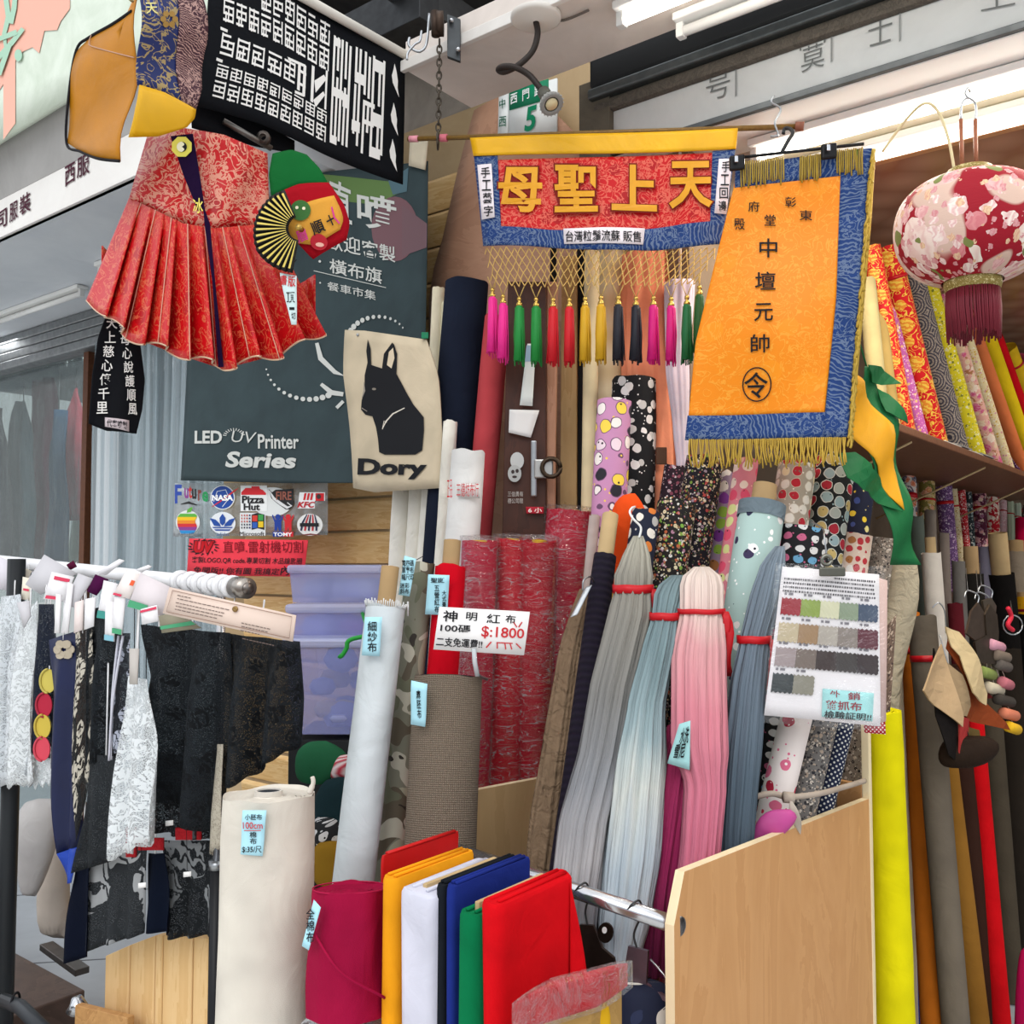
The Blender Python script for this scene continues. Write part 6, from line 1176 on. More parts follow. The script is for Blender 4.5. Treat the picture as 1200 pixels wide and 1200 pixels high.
# dark purple ribbed roll, crinkled tan roll, clip
o, I = roll('fabric_roll', 'dark purple ribbed roll with long cardboard core', (709, 653, 2.14), (664, 1000, 1.88), 27, cotton_stripe('130a1e', '0f0818', 60, 'Y'), 'rolls in the rack', core=.72, coreout=.105, cmat=CARD2, wb=40, wr=.05)
roll('core_tube', 'pale slim core tube left of the purple roll', (697, 604, 2.31), (688, 700, 2.31), 13, fabric('c9b8b0'), None, core=.7, cmat=fabric('b8a8a0'), cat='tube')
hank('crinkled_roll', 'tan crinkled fabric gathered left of the purple roll', [(690, 686, 6, 2.19), (705, 684, 10, 2.17), (760, 670, 13, 2.11), (880, 652, 15, 2.02), (960, 642, 18, 1.97), (1030, 634, 17, 1.93), (1200, 620, 17, 1.90), (1480, 600, 17, 1.87)], fabric('8a735c', .95, 1.0, 30), k=7, amp=.16, n=60)
cl = tag(box('bulldog_clip', at(686, 688, 2.06), at(668, 724, 2.03) - at(686, 688, 2.06), V((.016, 0, .006)), V((0, .008, 0)), STEEL, None, .003), 'silver bulldog clip on the tan crinkled fabric', 'clip'); tube('clip_loop', spline([at(683, 692, 2.05), at(684, 680, 2.05), at(692, 676, 2.07), at(697, 684, 2.1)]), .002, STEEL, cl, 6)
# gathered hanks with red ribbons
GH = 'gathered fabrics tied with red ribbon'
o = hank('gathered_fabric', 'grey gathered fabric tied with red ribbon, hung on a white hook', [(628, 748, 5, 2.08), (650, 746, 14, 2.06), (678, 742, 20, 2.03), (690, 742, 19, 2.02), (720, 738, 23, 1.99), (800, 718, 24, 1.93), (880, 704, 24, 1.87), (960, 684, 25, 1.80), (1040, 674, 24, 1.75), (1090, 672, 22, 1.72)], ombre([(0, '74747c'), (.18, 'a4a1a2'), (.38, '84868a'), (.6, '7a7976'), (.9, '8a867c'), (1, 'b4b0a0')]), group=GH, k=11, amp=.15, ties=((690, 10),), seed=1)
tube('white_hook', spline([at(749, 630, 2.07), at(751, 618, 2.07), at(742, 608, 2.07), at(738, 600, 2.08), at(741, 595, 2.1), at(744, 594, 2.12)]), .0025, plain('e8e8e6', .4), o, 6)
hank('gathered_fabric', 'dark grey inner layer hanging behind the grey gathered fabric', [(800, 740, 10, 1.97), (880, 728, 16, 1.93), (960, 712, 18, 1.86), (1040, 700, 18, 1.82), (1110, 698, 16, 1.80)], ombre([(0, '2c3440'), (.4, '3a4450'), (1, '6a7078')]), k=9, amp=.1, group=GH, knot=False, seed=2)
hank('gathered_fabric', 'blue-grey to white dip-dyed gathered fabric tied with red ribbon', [(674, 795, 8, 2.02), (690, 786, 17, 2.0), (722, 780, 15, 1.96), (760, 772, 18, 1.93), (820, 758, 20, 1.89), (900, 750, 26, 1.83), (1000, 740, 28, 1.77), (1070, 732, 26, 1.73), (1125, 726, 20, 1.70)], ombre([(0, 'b8c2cc'), (.25, 'aab6be'), (.45, 'c2c6c0'), (.6, '8fa2a6'), (.8, '768a8e'), (1, '7b8f93')], streak=.35), group=GH, k=11, amp=.15, ties=((722, 9),), seed=3)
hank('gathered_fabric', 'magenta layer hanging under the pink gathered fabric', [(850, 800, 16, 1.90), (900, 796, 22, 1.86), (960, 788, 24, 1.82), (1050, 776, 24, 1.76), (1140, 768, 20, 1.73)], ombre([(0, '5a1438'), (.5, '8a1c4c'), (1, 'a83460')]), k=9, amp=.14, group=GH, knot=False, seed=4)
o = hank('gathered_fabric', 'pink gathered fabric with pale top tied with red ribbon', [(664, 822, 8, 2.0), (668, 822, 18, 1.99), (684, 822, 23, 1.98), (716, 822, 23, 1.95), (770, 818, 29, 1.91), (870, 819, 30, 1.82), (920, 826, 22, 1.79), (1000, 820, 21, 1.74), (1060, 812, 20, 1.70), (1100, 806, 14, 1.68)], ombre([(0, 'b45a74'), (.35, 'c06c80'), (.62, 'c87c88'), (.8, 'd0989a'), (.88, 'd8bcb4'), (1, 'e0d0c4')]), group=GH, k=11, amp=.12, ties=((716, 6),), seed=5)
Ht = vert((780, 1.80), (815, 1.77)); sticker(o, Ht, [(797, 848), (810, 844), (809, 902), (783, 894)], paper('9fcfd0'), None, 'paper_tag', e=.004); letters('handwriting', Ht, [('水洗', [(801, 853), (810, 850), (808, 870), (797, 872)]), ('雪尼', [(794, 872), (806, 870), (803, 888), (790, 888)])], INK, o, .008, .02)
hank('gathered_fabric', 'slate blue gathered fabric tied with red ribbon beside the swatch sheet', [(640, 914, 5, 2.02), (660, 906, 13, 2.0), (700, 897, 17, 1.97), (749, 884, 16, 1.93), (800, 876, 19, 1.9), (880, 868, 21, 1.85), (960, 862, 20, 1.81), (1030, 858, 18, 1.78), (1100, 858, 20, 1.76)], ombre([(0, '3c4854'), (.4, '4c5a66'), (.7, '66727e'), (1, '7e8c98')]), group=GH, k=11, amp=.15, ties=((749, 9),), seed=6)
# ---------------------------------------------------------------- display rack
PR_ = at(790, 1085, 1.5); PL_ = at(500, 978, 1.977); SR = .926; zc = at(803, 1021, 1.53).z; zf = PR_.z; zb_ = at(1015, 936, PR_.y + SR * ND.y).z
lam = wood('c08c58', 'd2a06c', 1.2, 3, 1, .55); pale = wood('e2cda4', 'ecdcb8', 1.2, 3, 1, .6)
rack = empty('display_rack', V((PR_.x, PR_.y, 0)), 'wooden display rack with chamfered side panels and a chrome rail holding fabric rolls', 'rack')
def panel(name, P, mat):
    out = [(0, 0), (0, zf), (.035, zc), (SR, zb_), (SR, 0)]; th = FD * .016; b = V((P.x, P.y, 0))
    vs = [b + ND * s + UP * z + q for q in (V((0, 0, 0)), th) for s, z in out]; n = 5
    o = mk(name, vs, [tuple(range(n)), tuple(range(2 * n - 1, n - 1, -1))], mat, rack, False)
    vs = [v for v in vs]; mk('pale_edge', vs, [(i, i + n, (i + 1) % n + n, (i + 1) % n) for i in range(n)], pale, o, False)
    return o
panel('side_panel', PR_, lam); panel('side_panel', PL_, wood('c6a474', 'd4b484', 1.2, 3, 1, .55))
b = V((PR_.x, PR_.y, 0)) + ND * SR; bw_ = (PL_ - PR_); bw_.z = 0
box('back_panel', b + FD * .016, bw_ * .10, ND * .016, UP * (zb_ + .03), lam, rack); box('corner_post', b - FD * .002 + UP * 0, FD * .018, ND * .018, UP * (at(1015, 842, b.y).z), pale, rack)
ra, rb = at(503, 985, 1.965), at(797, 1086, 1.515); u_ = (rb - ra)
tube('chrome_rail', [ra, rb], .0135, CHROME, rack, 20); tube('rail_socket', [rb - u_ * .03, rb], .0155, STEEL, rack, 16)
g = [tube_geo([at(560 + 7 * k, 958 + 0 * k, 1.93) * 1, at(572 + 7 * k, 1000, 1.9)], .001, 4) for k in range(0)]
# hangers on the rail
def on_rail(px): f = (px - 503) / (797 - 503); D = 1 / (1 / 1.965 + f * (1 / 1.515 - 1 / 1.965)); return at(px, 985 + 101 * f, D), D
for lab, px, m, pts in (('brown clip hanger hanging on the chrome rail beside the red bolt', 682, metal('5a4a42', .4), [(680, 1083), (696, 1084), (706, 1110), (720, 1122), (722, 1132), (690, 1136), (683, 1124)]), ('mauve grey clip hanger hanging on the chrome rail beside the rack panel', 744, metal('8a7a84', .4), [(737, 1108), (760, 1114), (758, 1152), (787, 1172), (786, 1176), (738, 1150), (706, 1142), (704, 1136), (732, 1138)])):
    P, D = on_rail(px); Hh = vert((px, D + .02), (px + 60, D - .03)); o = shape('clip_hanger', Hh, pts, m, None, 0, 0, .006); tag(o, lab, 'hanger')
    c_ = pts[0]; tube('hook', spline([P + V((-.012, -.004, .004)), P + V((-.004, -.010, .016)), P + V((.008, .0, .016)), P + V((.012, .006, -.006)), Hh(c_[0] + 6, c_[1] - 14), Hh(c_[0] + 9, c_[1] + 2)]), .0018, DARKST, o, 6)
    if px < 700: shape('round_plate', Hh, circle(711, 1092, 9, 12, 16), metal('4e4038', .4), o, .004, 0, .004); shape('rivet', Hh, circle(711, 1088, 3, 4, 12), WHITE, o, .009)
    else: tube('side_wire', [Hh(762, 1124), Hh(778, 1142), Hh(790, 1160)], .002, CHROME, o, 6)
sack('printed_bundle', 'navy cloth bundle printed with little dogs below the clip hangers', [(752, 1150, 20), (754, 1158, 34), (754, 1190, 38), (752, 1260, 38), (750, 1420, 34), (750, 1600, 30)], 1.60, .2, motif('1a2138', ('e6e4d8', '2a3350', 'b8c060', '2a3350'), '14141a', 18, .3), 'cloth', seed=3)
# ---------------------------------------------------------------- flat bolts in front of the rack
def bolt(label, px0, px1, py, D, s, mat, core=None, zt=None, lip=0):
    A = at(px0, py, D); X_, Y_ = A.x, A.y; m = (px1 - 600) / FOC * 1.0; th = (m * (Y_ / cos(PITCH) * cos(PITCH)) - X_) / (.787 + .617 * m); z = A.z
    e = -FD; r = min(th * .45, .016); out = []
    for cx, cy, a0 in ((r, r, pi), (th - r, r, 1.5 * pi), (th - r, s - r, 0), (r, s - r, pi / 2)):
        for k in range(5): a = a0 + k * pi / 8; out.append((cx + r * cos(a), cy + r * sin(a)))
    n = len(out); vs, fs, uv = [], [], []; hs = [0, .1, z * .4, z * .6, z * .8, z - .02, z - .006, z]; b0 = V((A.x, A.y, 0)); per = plen([(p[0], p[1]) for p in out])
    for j, h in enumerate(hs):
        for i, (a, c) in enumerate(out):
            q = 0 if j == 0 else .0035 * mn.noise(V((a * 40, c * 25, h * 6 + px0))); dz = .004 * mn.noise(V((a * 60 + px0, c * 30, 3))) if j == len(hs) - 1 else 0
            ce = (th / 2, s / 2); k_ = 1 - (.10 if j == len(hs) - 1 else 0); vs.append(b0 + e * (ce[0] + (a - ce[0]) * k_ + q) + ND * (ce[1] + (c - ce[1]) * (1 - (1 - k_) * .2) + q) + UP * (h + dz)); uv.append((per[i], h))
    for j in range(len(hs) - 1):
        for i in range(n): a, b_ = j * n + i, j * n + (i + 1) % n; fs.append((a, b_, b_ + n, a + n))
    m_ = (len(hs) - 1) * n; fs += [tuple(range(n - 1, -1, -1)), tuple(range(m_, m_ + n))]
    o = mk('flat_bolt', vs, fs, mat, None, True, uv); tag(o, label, 'fabric bolt', 'flat fabric bolts in front of the rack'); md = o.modifiers.new('e', 'EDGE_SPLIT'); md.split_angle = 1.1
    for k in range(2):                                              # folded layers showing along the top
        q = .3 + .4 * k; ps = [b0 + e * th * q + ND * (s * f) + UP * (z + .002) for f in (.06, .3, .6, .94)]; tube('fold_edge', ps, .003, mat, o, 6)
    if core: box('board_core', b0 + e * th * .42 + ND * s * .12 + UP * (z - .05), e * .008, ND * s * .86, UP * (.05 + core), CARD2, o, .001)
    if lip: grid('loose_edge', lambda u, v: b0 + e * (th + .002 + .012 * sin(v * 2.5) * u) + ND * (s * (.9 + .22 * u * v)) + UP * (z - .01 - .22 * v), 4, 8, mat, o, .002)
    return o
bolt('thin red card-like bolt at the back left of the flat bolts', 446, 452, 1003, 1.68, .20, fabric('d01818', .5, .1, 14, 0, .3))
bolt('orange yellow flat fabric bolt at the left end', 444, 464, 1027, 1.54, .20, fabric('f2a21c'))
bolt('white flat fabric bolt with grey board core', 466, 508, 1040, 1.50, .20, fabric('d6d6e4'), core=.006)
bolt('dark navy thin flat bolt beside the white bolt', 509, 520, 1036, 1.47, .19, fabric('1c2026')); bolt('royal blue flat fabric bolt between the navy and green bolts', 521, 533, 1037, 1.45, .19, fabric('1f2f80'))
bolt('green flat fabric bolt with a cardboard core', 534, 560, 1068, 1.42, .19, fabric('087446'), core=.012)
bolt('bright red flat fabric bolt with loose edge at the right end', 561, 586, 1056, 1.40, .19, fabric('d80d18'), lip=1)
pk = at(600, 1186, 1.22); pkt = box('red_packet', pk + UP * -.03, at(702, 1160, 1.30) - at(600, 1190, 1.20), V((.05, .06, 0)), UP * .045, fabric('b81c24', .6, .3), None, .012); tag(pkt, 'red cloth packet in shiny cellophane at the bottom edge', 'packet')
q = at(600, 1186, 1.22) - V((.004, .006, .034)); box('cellophane', q, at(702, 1160, 1.30) - at(600, 1190, 1.20) + V((.008, 0, 0)), V((.054, .066, 0)), UP * .055, film('ffffff', .06, .05, .9, 16), pkt, .012)
bx = box('yellow_box', V((pk.x - .01, pk.y + .02, .0)), V((.118, .09, 0)), V((.05, .07, 0)), UP * (pk.z - .034), wood('b08a4c', '9a763c', 2, 2, 2, .6), None, .004); tag(bx, 'tall yellowish cardboard box under the red packet', 'box'); 
sack('yellow_cloth', 'folded yellow cloth beside the red packet at the bottom edge', [(702, 1172, 4), (702, 1176, 12), (700, 1200, 16), (698, 1300, 16), (698, 1700, 16), (698, 1790, 16)], 1.36, .1, fabric('d8a820'), 'cloth', seed=9)
# ---------------------------------------------------------------- white roll and magenta roll in front
o, I = roll('fabric_roll', 'thick white cotton roll marked 100cm standing at the front left', (315, 930, 1.72), (309, 1200, 1.70), 105, fabric('dcd5c8', .95, .35, 9), None, core=.30, coreout=.004, cmat=fabric('dcd6cc'), wr=.025, n=48)
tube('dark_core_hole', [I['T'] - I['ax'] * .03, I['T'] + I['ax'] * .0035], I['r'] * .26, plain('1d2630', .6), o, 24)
Ht = vert((282, 1.63), (314, 1.63), 0, lambda px, py: .002 * sin(py * .1)); sticker(o, Ht, [(285, 949), (313, 949), (308, 1003), (282, 1001)], BLUETAG, [('小胚布', (288, 953, 308, 960)), ('棉\n布', (293, 974, 301, 989)), ('$:35/尺', (284, 991, 307, 999))]); letters('red_handwriting', Ht, [('100cm', (286, 962, 309, 970))], REDINK, o, .006, .012); shape('underline', Ht, stroke([(287, 972), (307, 972)], 1), REDINK, o, .006)
tube('frayed_corner', spline([at(362, 930, 1.70), at(367, 918, 1.70), at(366, 910, 1.70)]), [.004, .006, .006, .005, .005, .004, .004, .004, .004, .004, .004, .004, .003][:13], fabric('dcd5c8'), o, 6)
vv, ff = [], []; n = 48
for j in range(15):
    h = .02 + .40 * j / 14
    for k in range(n): a = 2 * pi * k / n; x_, y_ = frame(I['ax']); q = I['r'] * 1.04 + .004 + .014 * mn.noise(V((cos(a) * 3, sin(a) * 3, h * 22))) ; vv.append(I['B'] + I['ax'] * h + (x_ * cos(a) + y_ * sin(a)) * q)
for j in range(14):
    for k in range(n): a, b_ = j * n + k, j * n + (k + 1) % n; ff.append((a, b_, b_ + n, a + n))
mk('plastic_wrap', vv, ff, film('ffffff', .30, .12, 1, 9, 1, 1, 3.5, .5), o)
mag = fabric('9c0f3a', .8, .4, 9)
o, I = roll('fabric_roll', 'short magenta roll wrapped in its own cloth beside the white roll', (410, 1040, 1.60), (406, 1188, 1.57), 86, mag, None, floor=False, wr=.13, n=48, rows=20)
tube('loose_fold', spline([at(364, 1082, 1.545), at(372, 1100, 1.53), (at(400, 1140, 1.50)), at(445, 1166, 1.515), at(452, 1170, 1.56)]), .0022, mag, o, 8); tube('selvedge', [I['T'] + (frame(I['ax'])[0] * cos(a) + frame(I['ax'])[1] * sin(a)) * I['r'] * .98 for a in [2 * pi * k / 30 for k in range(31)]], .0012, fabric('b02048'), o, 6)
Ht = vert((355, 1.55), (380, 1.52)); sticker(o, Ht, [(369, 1054), (377, 1063), (363, 1113), (355, 1108)], BLUETAG, [('全\n棉\n布', (361, 1064, 371, 1104))])
sack('white_bundle', 'bundle in crinkled white plastic under the magenta roll', [(404, 1190, 24), (404, 1191, 40), (402, 1196, 50), (398, 1225, 54), (396, 1400, 54), (394, 1600, 50), (394, 1680, 50)], 1.60, .2, film('f0f2f4', .5, .15, 1, 12), 'bundle', squash=.8, seed=12)
sack('pale_core', 'white cloth filling of the plastic bundle under the magenta roll', [(404, 1193, 20), (402, 1198, 44), (398, 1225, 48), (396, 1400, 48), (394, 1600, 44), (394, 1675, 44)], 1.60, .2, fabric('d8dadc'), 'cloth', squash=.78, seed=12)
# ---------------------------------------------------------------- swatch sheet
HS_ = vert((890, 1.88), (1035, 1.86), .05, lambda px, py: .004 * sin(px * .04 + py * .02))
shq = [(917, 664), (1031, 673), (1031, 851), (895, 838)]
ss = cloth('swatch_sheet', HS_, [shq[0], shq[1]], [shq[3], shq[2]], paper('e4e0e2'), None, nu=10, nv=12, thick=.001); tag(ss, 'sheet of grey, green and red fabric swatches in a clear sleeve', 'sample sheet')
c_ = coons([shq[0], shq[1]], [shq[3], shq[2]])
def zig(u0, v0, u1, v1, nz=9):
    q = [(u0 + (u1 - u0) * k / nz, v0 + (.008 if k % 2 else -.003)) for k in range(nz + 1)] + [(u1 + (.006 if k % 2 else -.002), v0 + (v1 - v0) * k / nz) for k in range(1, nz)] + [(u1 - (u1 - u0) * k / nz, v1 + (.008 if k % 2 else -.003)) for k in range(nz + 1)]
    return [tuple(c_(a, b_)) for a, b_ in q]
for v0, v1, cols_ in ((.205, .315, ('9c2430', '8fa44e', 'd9d8b6', '8d9c82', '45546a')), (.37, .495, ('c4b494', 'a28260', 'b4aca0', '8b8078', '5e2634')), (.535, .66, ('a39494', '7b6d65', '3a2c2a', '3e3836', '3c3234')), (.71, .835, ('2e3638', '8e8a7c'))):
    for k, cc in enumerate(cols_): u0 = .03 + k * .19; shape('swatch', HS_, zig(u0, v0, u0 + .188, v1), fabric(cc), ss, .003 + .0003 * k, 0, .0012)
    shape('printed_caption', HS_, [[tuple(c_(.05 + k * .19 + d * .03, v0 - .035 + y)) for d, y in ((0, 0), (.8, 0), (.8, .016), (0, .016))] for k in range(len(cols_))] + [[tuple(c_(.09 + k * .19 + d * .045, v0 - .035 + y)) for d, y in ((0, 0), (1, 0), (1, .016), (0, .016))] for k in range(len(cols_))], plain('77747a', .8), ss, .002)
rg = random.Random(4)
for j in range(5):
    g = []; u = .03 + (.5 if j == 0 else 0)
    while u < .95: l = rg.uniform(.006, .018); v = .045 + j * .027; g.append([tuple(c_(a, b_)) for a, b_ in ((u, v), (u + l, v), (u + l, v + .013), (u, v + .013))]); u += l + rg.uniform(.004, .012)
    shape('printed_text', HS_, g, plain('4a484c', .8), ss, .002)
sticker(ss, HS_, [(964, 807), (1023, 812), (1021, 845), (963, 840)], paper('9fd8d8'), None, 'cyan_note', e=.004)
letters('red_handwriting', HS_, [('外', (972, 809, 984, 817)), ('銷', (993, 811, 1007, 820)), ('貓抓布', [(967, 820), (1009, 823), (1008, 833), (967, 831)])], plain('8c2434', .7), ss, .007, .012); letters('black_handwriting', HS_, [('檢驗証明!!', [(966, 832), (1020, 836), (1019, 844), (965, 842)])], INK, ss, .007, .014)
cloth('clear_sleeve', HS_, [(908, 660), (1036, 664)], [(893, 846), (1033, 856)], film('ffffff', .03, .04, .5, 5, 1, 1, 1.5), ss, nu=14, nv=16, thick=0, e=.012)
cloth('back_sheet', HS_, [(1020, 672), (1043, 680)], [(1020, 850), (1040, 846)], paper('c9aca4'), ss, nu=2, nv=2, e=-.014)
cloth('dotted_cloth', HS_, [(1014, 840), (1040, 838)], [(1016, 860), (1041, 862)], dots('a81c30', 'f0e0dc', 180, .26), ss, nu=4, nv=3, e=-.020); cloth('floral_strip', HS_, [(1044, 735), (1056, 720)], [(1036, 840), (1048, 835)], calico('6a5648', ('b8a490', '8a7060', '3a2c28'), 130, .4), ss, nu=3, nv=10, e=-.03)
cp = box('bulldog_clip', HS_(956, 676, .02), X1 * .05, V((0, -.008, 0)), UP * .018, metal('76766c', .35), ss, .003); tube('clip_ring', ringpts(HS_(966, 657, .014), .009, X1, UP), .004, metal('8a8a80', .3), ss, 8); tube('hook_wire', spline([HS_(966, 650, .014), HS_(964, 630, .01), HS_(968, 618, -.03), HS_(964, 606, -.10)]), .0018, STEEL, ss, 6)
# printed rolls under the sheet, tie and pink cloth
roll('fabric_roll', 'white roll printed with red berries and bears below the swatch sheet', (934, 838, 2.0), (904, 960, 1.97), 36, motif('e6dcd8', ('c8284a', 'a81c38', 'd89a40', 'd86a8a'), 'f4ece8', 26, .30, rnd=1.), 'rolls under the swatch sheet', zend=.05)
roll('fabric_roll', 'grey blossom print roll below the swatch sheet', (966, 838, 2.06), (936, 960, 2.03), 34, calico('6d6a68', ('c8c0b4', '3a3838', 'a89888', '2a2a30'), 110, .42), 'rolls under the swatch sheet', zend=.05)
roll('fabric_roll', 'dark navy dotted roll at the inner corner of the rack', (992, 838, 2.13), (962, 960, 2.10), 22, dots('1a2340', 'd8d8d0', 110, .25), 'rolls under the swatch sheet', zend=.05)
ty = tube('grey_tie', spline([at(884, 934, 1.90), at(905, 930, 1.90), at(925, 934, 1.91), at(960, 930, 1.95), at(990, 922, 2.05), at(1013, 915, 2.2)]), .006, fabric('b4a698'), None, 8); tag(ty, 'grey cloth tie holding the printed rolls to the rack post', 'tie')
tube('tie_knot', [at(918, 934, 1.885), at(930, 935, 1.885)], .011, fabric('b4a698'), ty, 8); grid('tie_tail', lambda u, v: at(926 + 12 * v + 12 * (u - .5) * sin(pi * v), 936 + 42 * v, 1.88 - .01 * sin(v * 5)), 3, 8, fabric('c0b4a6'), ty, .002)
sack('pink_cloth', 'shiny pink cloth hanging over the sloping rack panel', [(915, 948, 10), (914, 956, 24), (904, 972, 22), (893, 990, 12), (888, 1004, 6)], 1.845, .1, satin('c04a90', .35), 'cloth', squash=.35, seed=14)
# ---------------------------------------------------------------- side wall of the shop: shelf and rolls
SH = V((W0.x, W0.y, 0)); sz = at(1050, 497, 2.51).z
shf = box('display_shelf', SH + ND * .18 - FD * .02 + UP * (sz - .022), FD * .42, ND * 3.4, UP * .022, wood('8a5c40', '6c4430', 3, 3, 3, .5), None, .003); tag(shf, 'long brown wooden shelf on the side wall carrying patterned rolls', 'shelf')
sh2_ = box('display_shelf', SH + ND * .30 + FD * .22 + UP * 1.36, FD * .19, ND * 3.2, UP * .02, wood('5a3c2c', '4a3024', 3, 3, 3, .5), None, .003); tag(sh2_, 'lower dark shelf behind the cardboard tubes on the side wall', 'shelf')
for s in (.5, 1.4, 2.3): tube('shelf_bracket', [SH + ND * s + FD * .0 + UP * (sz - .03), SH + ND * s + FD * .38 + UP * (sz - .20)], .0035, wood('c8ae84', 'b89a70', 3, 3, 3, .6), shf, 6)
def wroll(label, tx, ty_, bx, by, wpx, mat, grp, w0=.06, w1=.17, core=0, cmat=None, coreout=0, zend=None, band=None, wb=None, wr=.02, cat='fabric roll', name='fabric_roll', wrap=None):
    lim = 2.49 if grp == US else 1.83 if grp == MS else 9
    while onW(tx, ty_, w1).z > lim: ty_ += 1
    T, B = onW(tx, ty_, w1), onW(bx, by, w0); return roll(name, label, (tx, ty_, T.y), (bx, by, B.y), wpx, mat, grp, core=core, cmat=cmat, coreout=coreout, zend=zend, band=band, wb=wb, wr=wr, cat=cat, wrap=wrap, rows=10, n=24)
MS = 'printed rolls under the upper shelf'; US = 'patterned rolls on the upper shelf'; rg2 = medallion('d01820', 'e6c04a', 15, 'e08a2c'); rg3 = medallion('c81a22', 'e0b850', 19, 'd87a30')
up = [('plain cream roll at the left end of the upper shelf', 1016, 330, 1030, 480, 20, fabric('b8a878')), ('second cream roll beside the red and gold rolls', 1026, 340, 1044, 485, 18, fabric('b89a5c')),
 ('narrow red and gold medallion roll near the orange flag fringe', 1021, 290, 1058, 487, 22, rg3), ('slim pink and lilac flower roll between the two red medallion rolls', 1026, 240, 1076, 492, 13, calico('c060a8', ('f0d8e0', 'e8c070', 'd890c0'), 90, .4)),
 ('thin black and yellow flower roll between the two red medallion rolls', 1030, 300, 1069, 492, 9, calico('2a2028', ('e0d080', 'c8b0c0', '8a9060'), 90, .4)),
 ('wide red and gold medallion roll left of the lantern', 1040, 236, 1091, 495, 27, rg2), ('grey roll with overlapping scale pattern under the lantern', 1066, 290, 1115, 500, 26, scales('a89c90', '3c3a48', '7a7068')),
 ('yellow flowered roll right of the grey scale roll', 1085, 300, 1136, 505, 22, calico('e4d428', ('f0e890', '8a8c30', 'f4f0c0'), 70, .34)), ('pink, cream and red swirl roll behind the lantern tassel', 1104, 320, 1156, 512, 18, bigfloral('e8b0a0', ('f0d8c0', 'd84a80', 'e8c8a0'), 'f0e0b0', 'b87a50', 22)),
 ('pale yellow flower roll behind the lantern tassel', 1118, 325, 1170, 516, 16, calico('ead8a8', ('d8b040', 'f0ecd0', 'd890a0'), 80, .36)), ('purple flower roll low beside the pale yellow roll', 1136, 420, 1179, 520, 12, calico('5a2c60', ('d8b0d0', 'e8d8e0', 'a05a90'), 90, .38)),
 ('salmon orange plain roll on the upper shelf', 1133, 322, 1188, 522, 17, fabric('e8804c')), ('wide plain yellow roll on the upper shelf', 1152, 322, 1202, 526, 20, fabric('f2d020')), ('bright red plain roll on the upper shelf', 1166, 322, 1215, 530, 17, fabric('d81420')),
 ('narrow plain yellow roll with red string at the right edge', 1181, 326, 1228, 534, 19, fabric('eec428')), ('pink roll at the right picture edge on the upper shelf', 1196, 340, 1242, 538, 18, fabric('e05a80')), ('yellow roll beyond the pink roll at the right picture edge', 1208, 336, 1254, 540, 18, fabric('e8c838'))]
for i, (lab, tx, ty_, bx, by, wd, m) in enumerate(up): wroll(lab, tx, ty_, bx, by, wd, m, US, .06 + .03 * (i in (4, 10)), .13 + .05 * (i in (3, 4, 10)), zend=sz + .001, band=[(.10, .012, red_rib)] if i in (3, 5, 14) else None)
fd = empty('folded_papers', at(1125, 508, 2.75), 'folded grey printed papers lying on the shelf edge', 'papers')
for k in range(4): P = onW(1108 + 14 * k, 506 + 4 * k, -.01); box('folded_sheet', V((P.x, P.y, sz + .002 + .006 * (k % 2))), ND * .20, FD * .06, UP * .005, paper('9a9894' if k % 2 else 'd8d6d0'), fd, .002)
MS = 'printed rolls under the upper shelf'; 
mid = [('white roll with big navy and orange blossoms beside the green flag', 1064, 500, 1066, 690, 21, bigfloral('e0d8d0', ('26244c', '3a3460', 'd8703c', '26244c'), 'e8d0a0', '6a5a70', 17), [(.075, .02, red_rib)]),
 ('olive and gold brocade roll tied with red string', 1086, 506, 1088, 690, 20, bigfloral('8a8040', ('d8c078', 'c0a050', 'd88a50'), 'f0e0a0', '5a6030', 16), [(.075, .008, red_rib)]), ('purple and white small-flower roll leaning under the shelf', 1106, 510, 1116, 690, 20, calico('6a4878', ('d8c8d8', 'b890b8', '8a6a9a'), 95, .42), [(.07, .014, red_rib)]),
 ('cream roll with thin vertical pattern tied with red string', 1116, 520, 1128, 690, 12, calico('e0d0a8', ('c8a860', 'a88848', 'd8b8a0'), 110, .34), [(.075, .008, red_rib)]), ('slim red and white speckled roll', 1126, 518, 1136, 690, 11, calico('c02830', ('f0d8d0', 'e0a0a0', 'd86060'), 100, .4), None),
 ('slim dark teal roll with pale blotches', 1134, 522, 1142, 690, 10, calico('2a3438', ('98a8a8', 'c8c8c0', '50605c'), 70, .4), None), ('maroon floral roll with cream blossoms', 1147, 522, 1150, 690, 18, bigfloral('5a2038', ('e8c8b0', '8a3a68', 'd88a90'), 'f0d890', '7a5a60', 20), [(.07, .012, red_rib)]),
 ('red and cream bold floral roll', 1162, 524, 1164, 690, 18, bigfloral('c01828', ('f0e0cc', 'e8c8b0', 'f0e0cc'), 'd04048', 'd8b8a0', 22), None), ('pale pink dotted roll under the shelf', 1175, 532, 1176, 690, 10, calico('e4c0c4', ('f4e4e0', 'd898a0'), 110, .34), [(.06, .006, red_rib)]),
 ('pale mint roll tied with red string', 1183, 532, 1184, 690, 11, cotton_stripe('c8d4b8', 'b4c4a4', 60), [(.07, .006, red_rib)]), ('second pale mint roll at the right edge', 1192, 534, 1193, 690, 10, cotton_stripe('b8ccb4', 'd0dcc8', 60), [(.08, .006, red_rib)]), ('dark roll with red figures at the right picture edge', 1203, 534, 1204, 690, 14, bigfloral('4a3c38', ('c83030', 'e0c0b0', '9a8a80'), 'e8d8b0', '6a5a50', 22), None)]
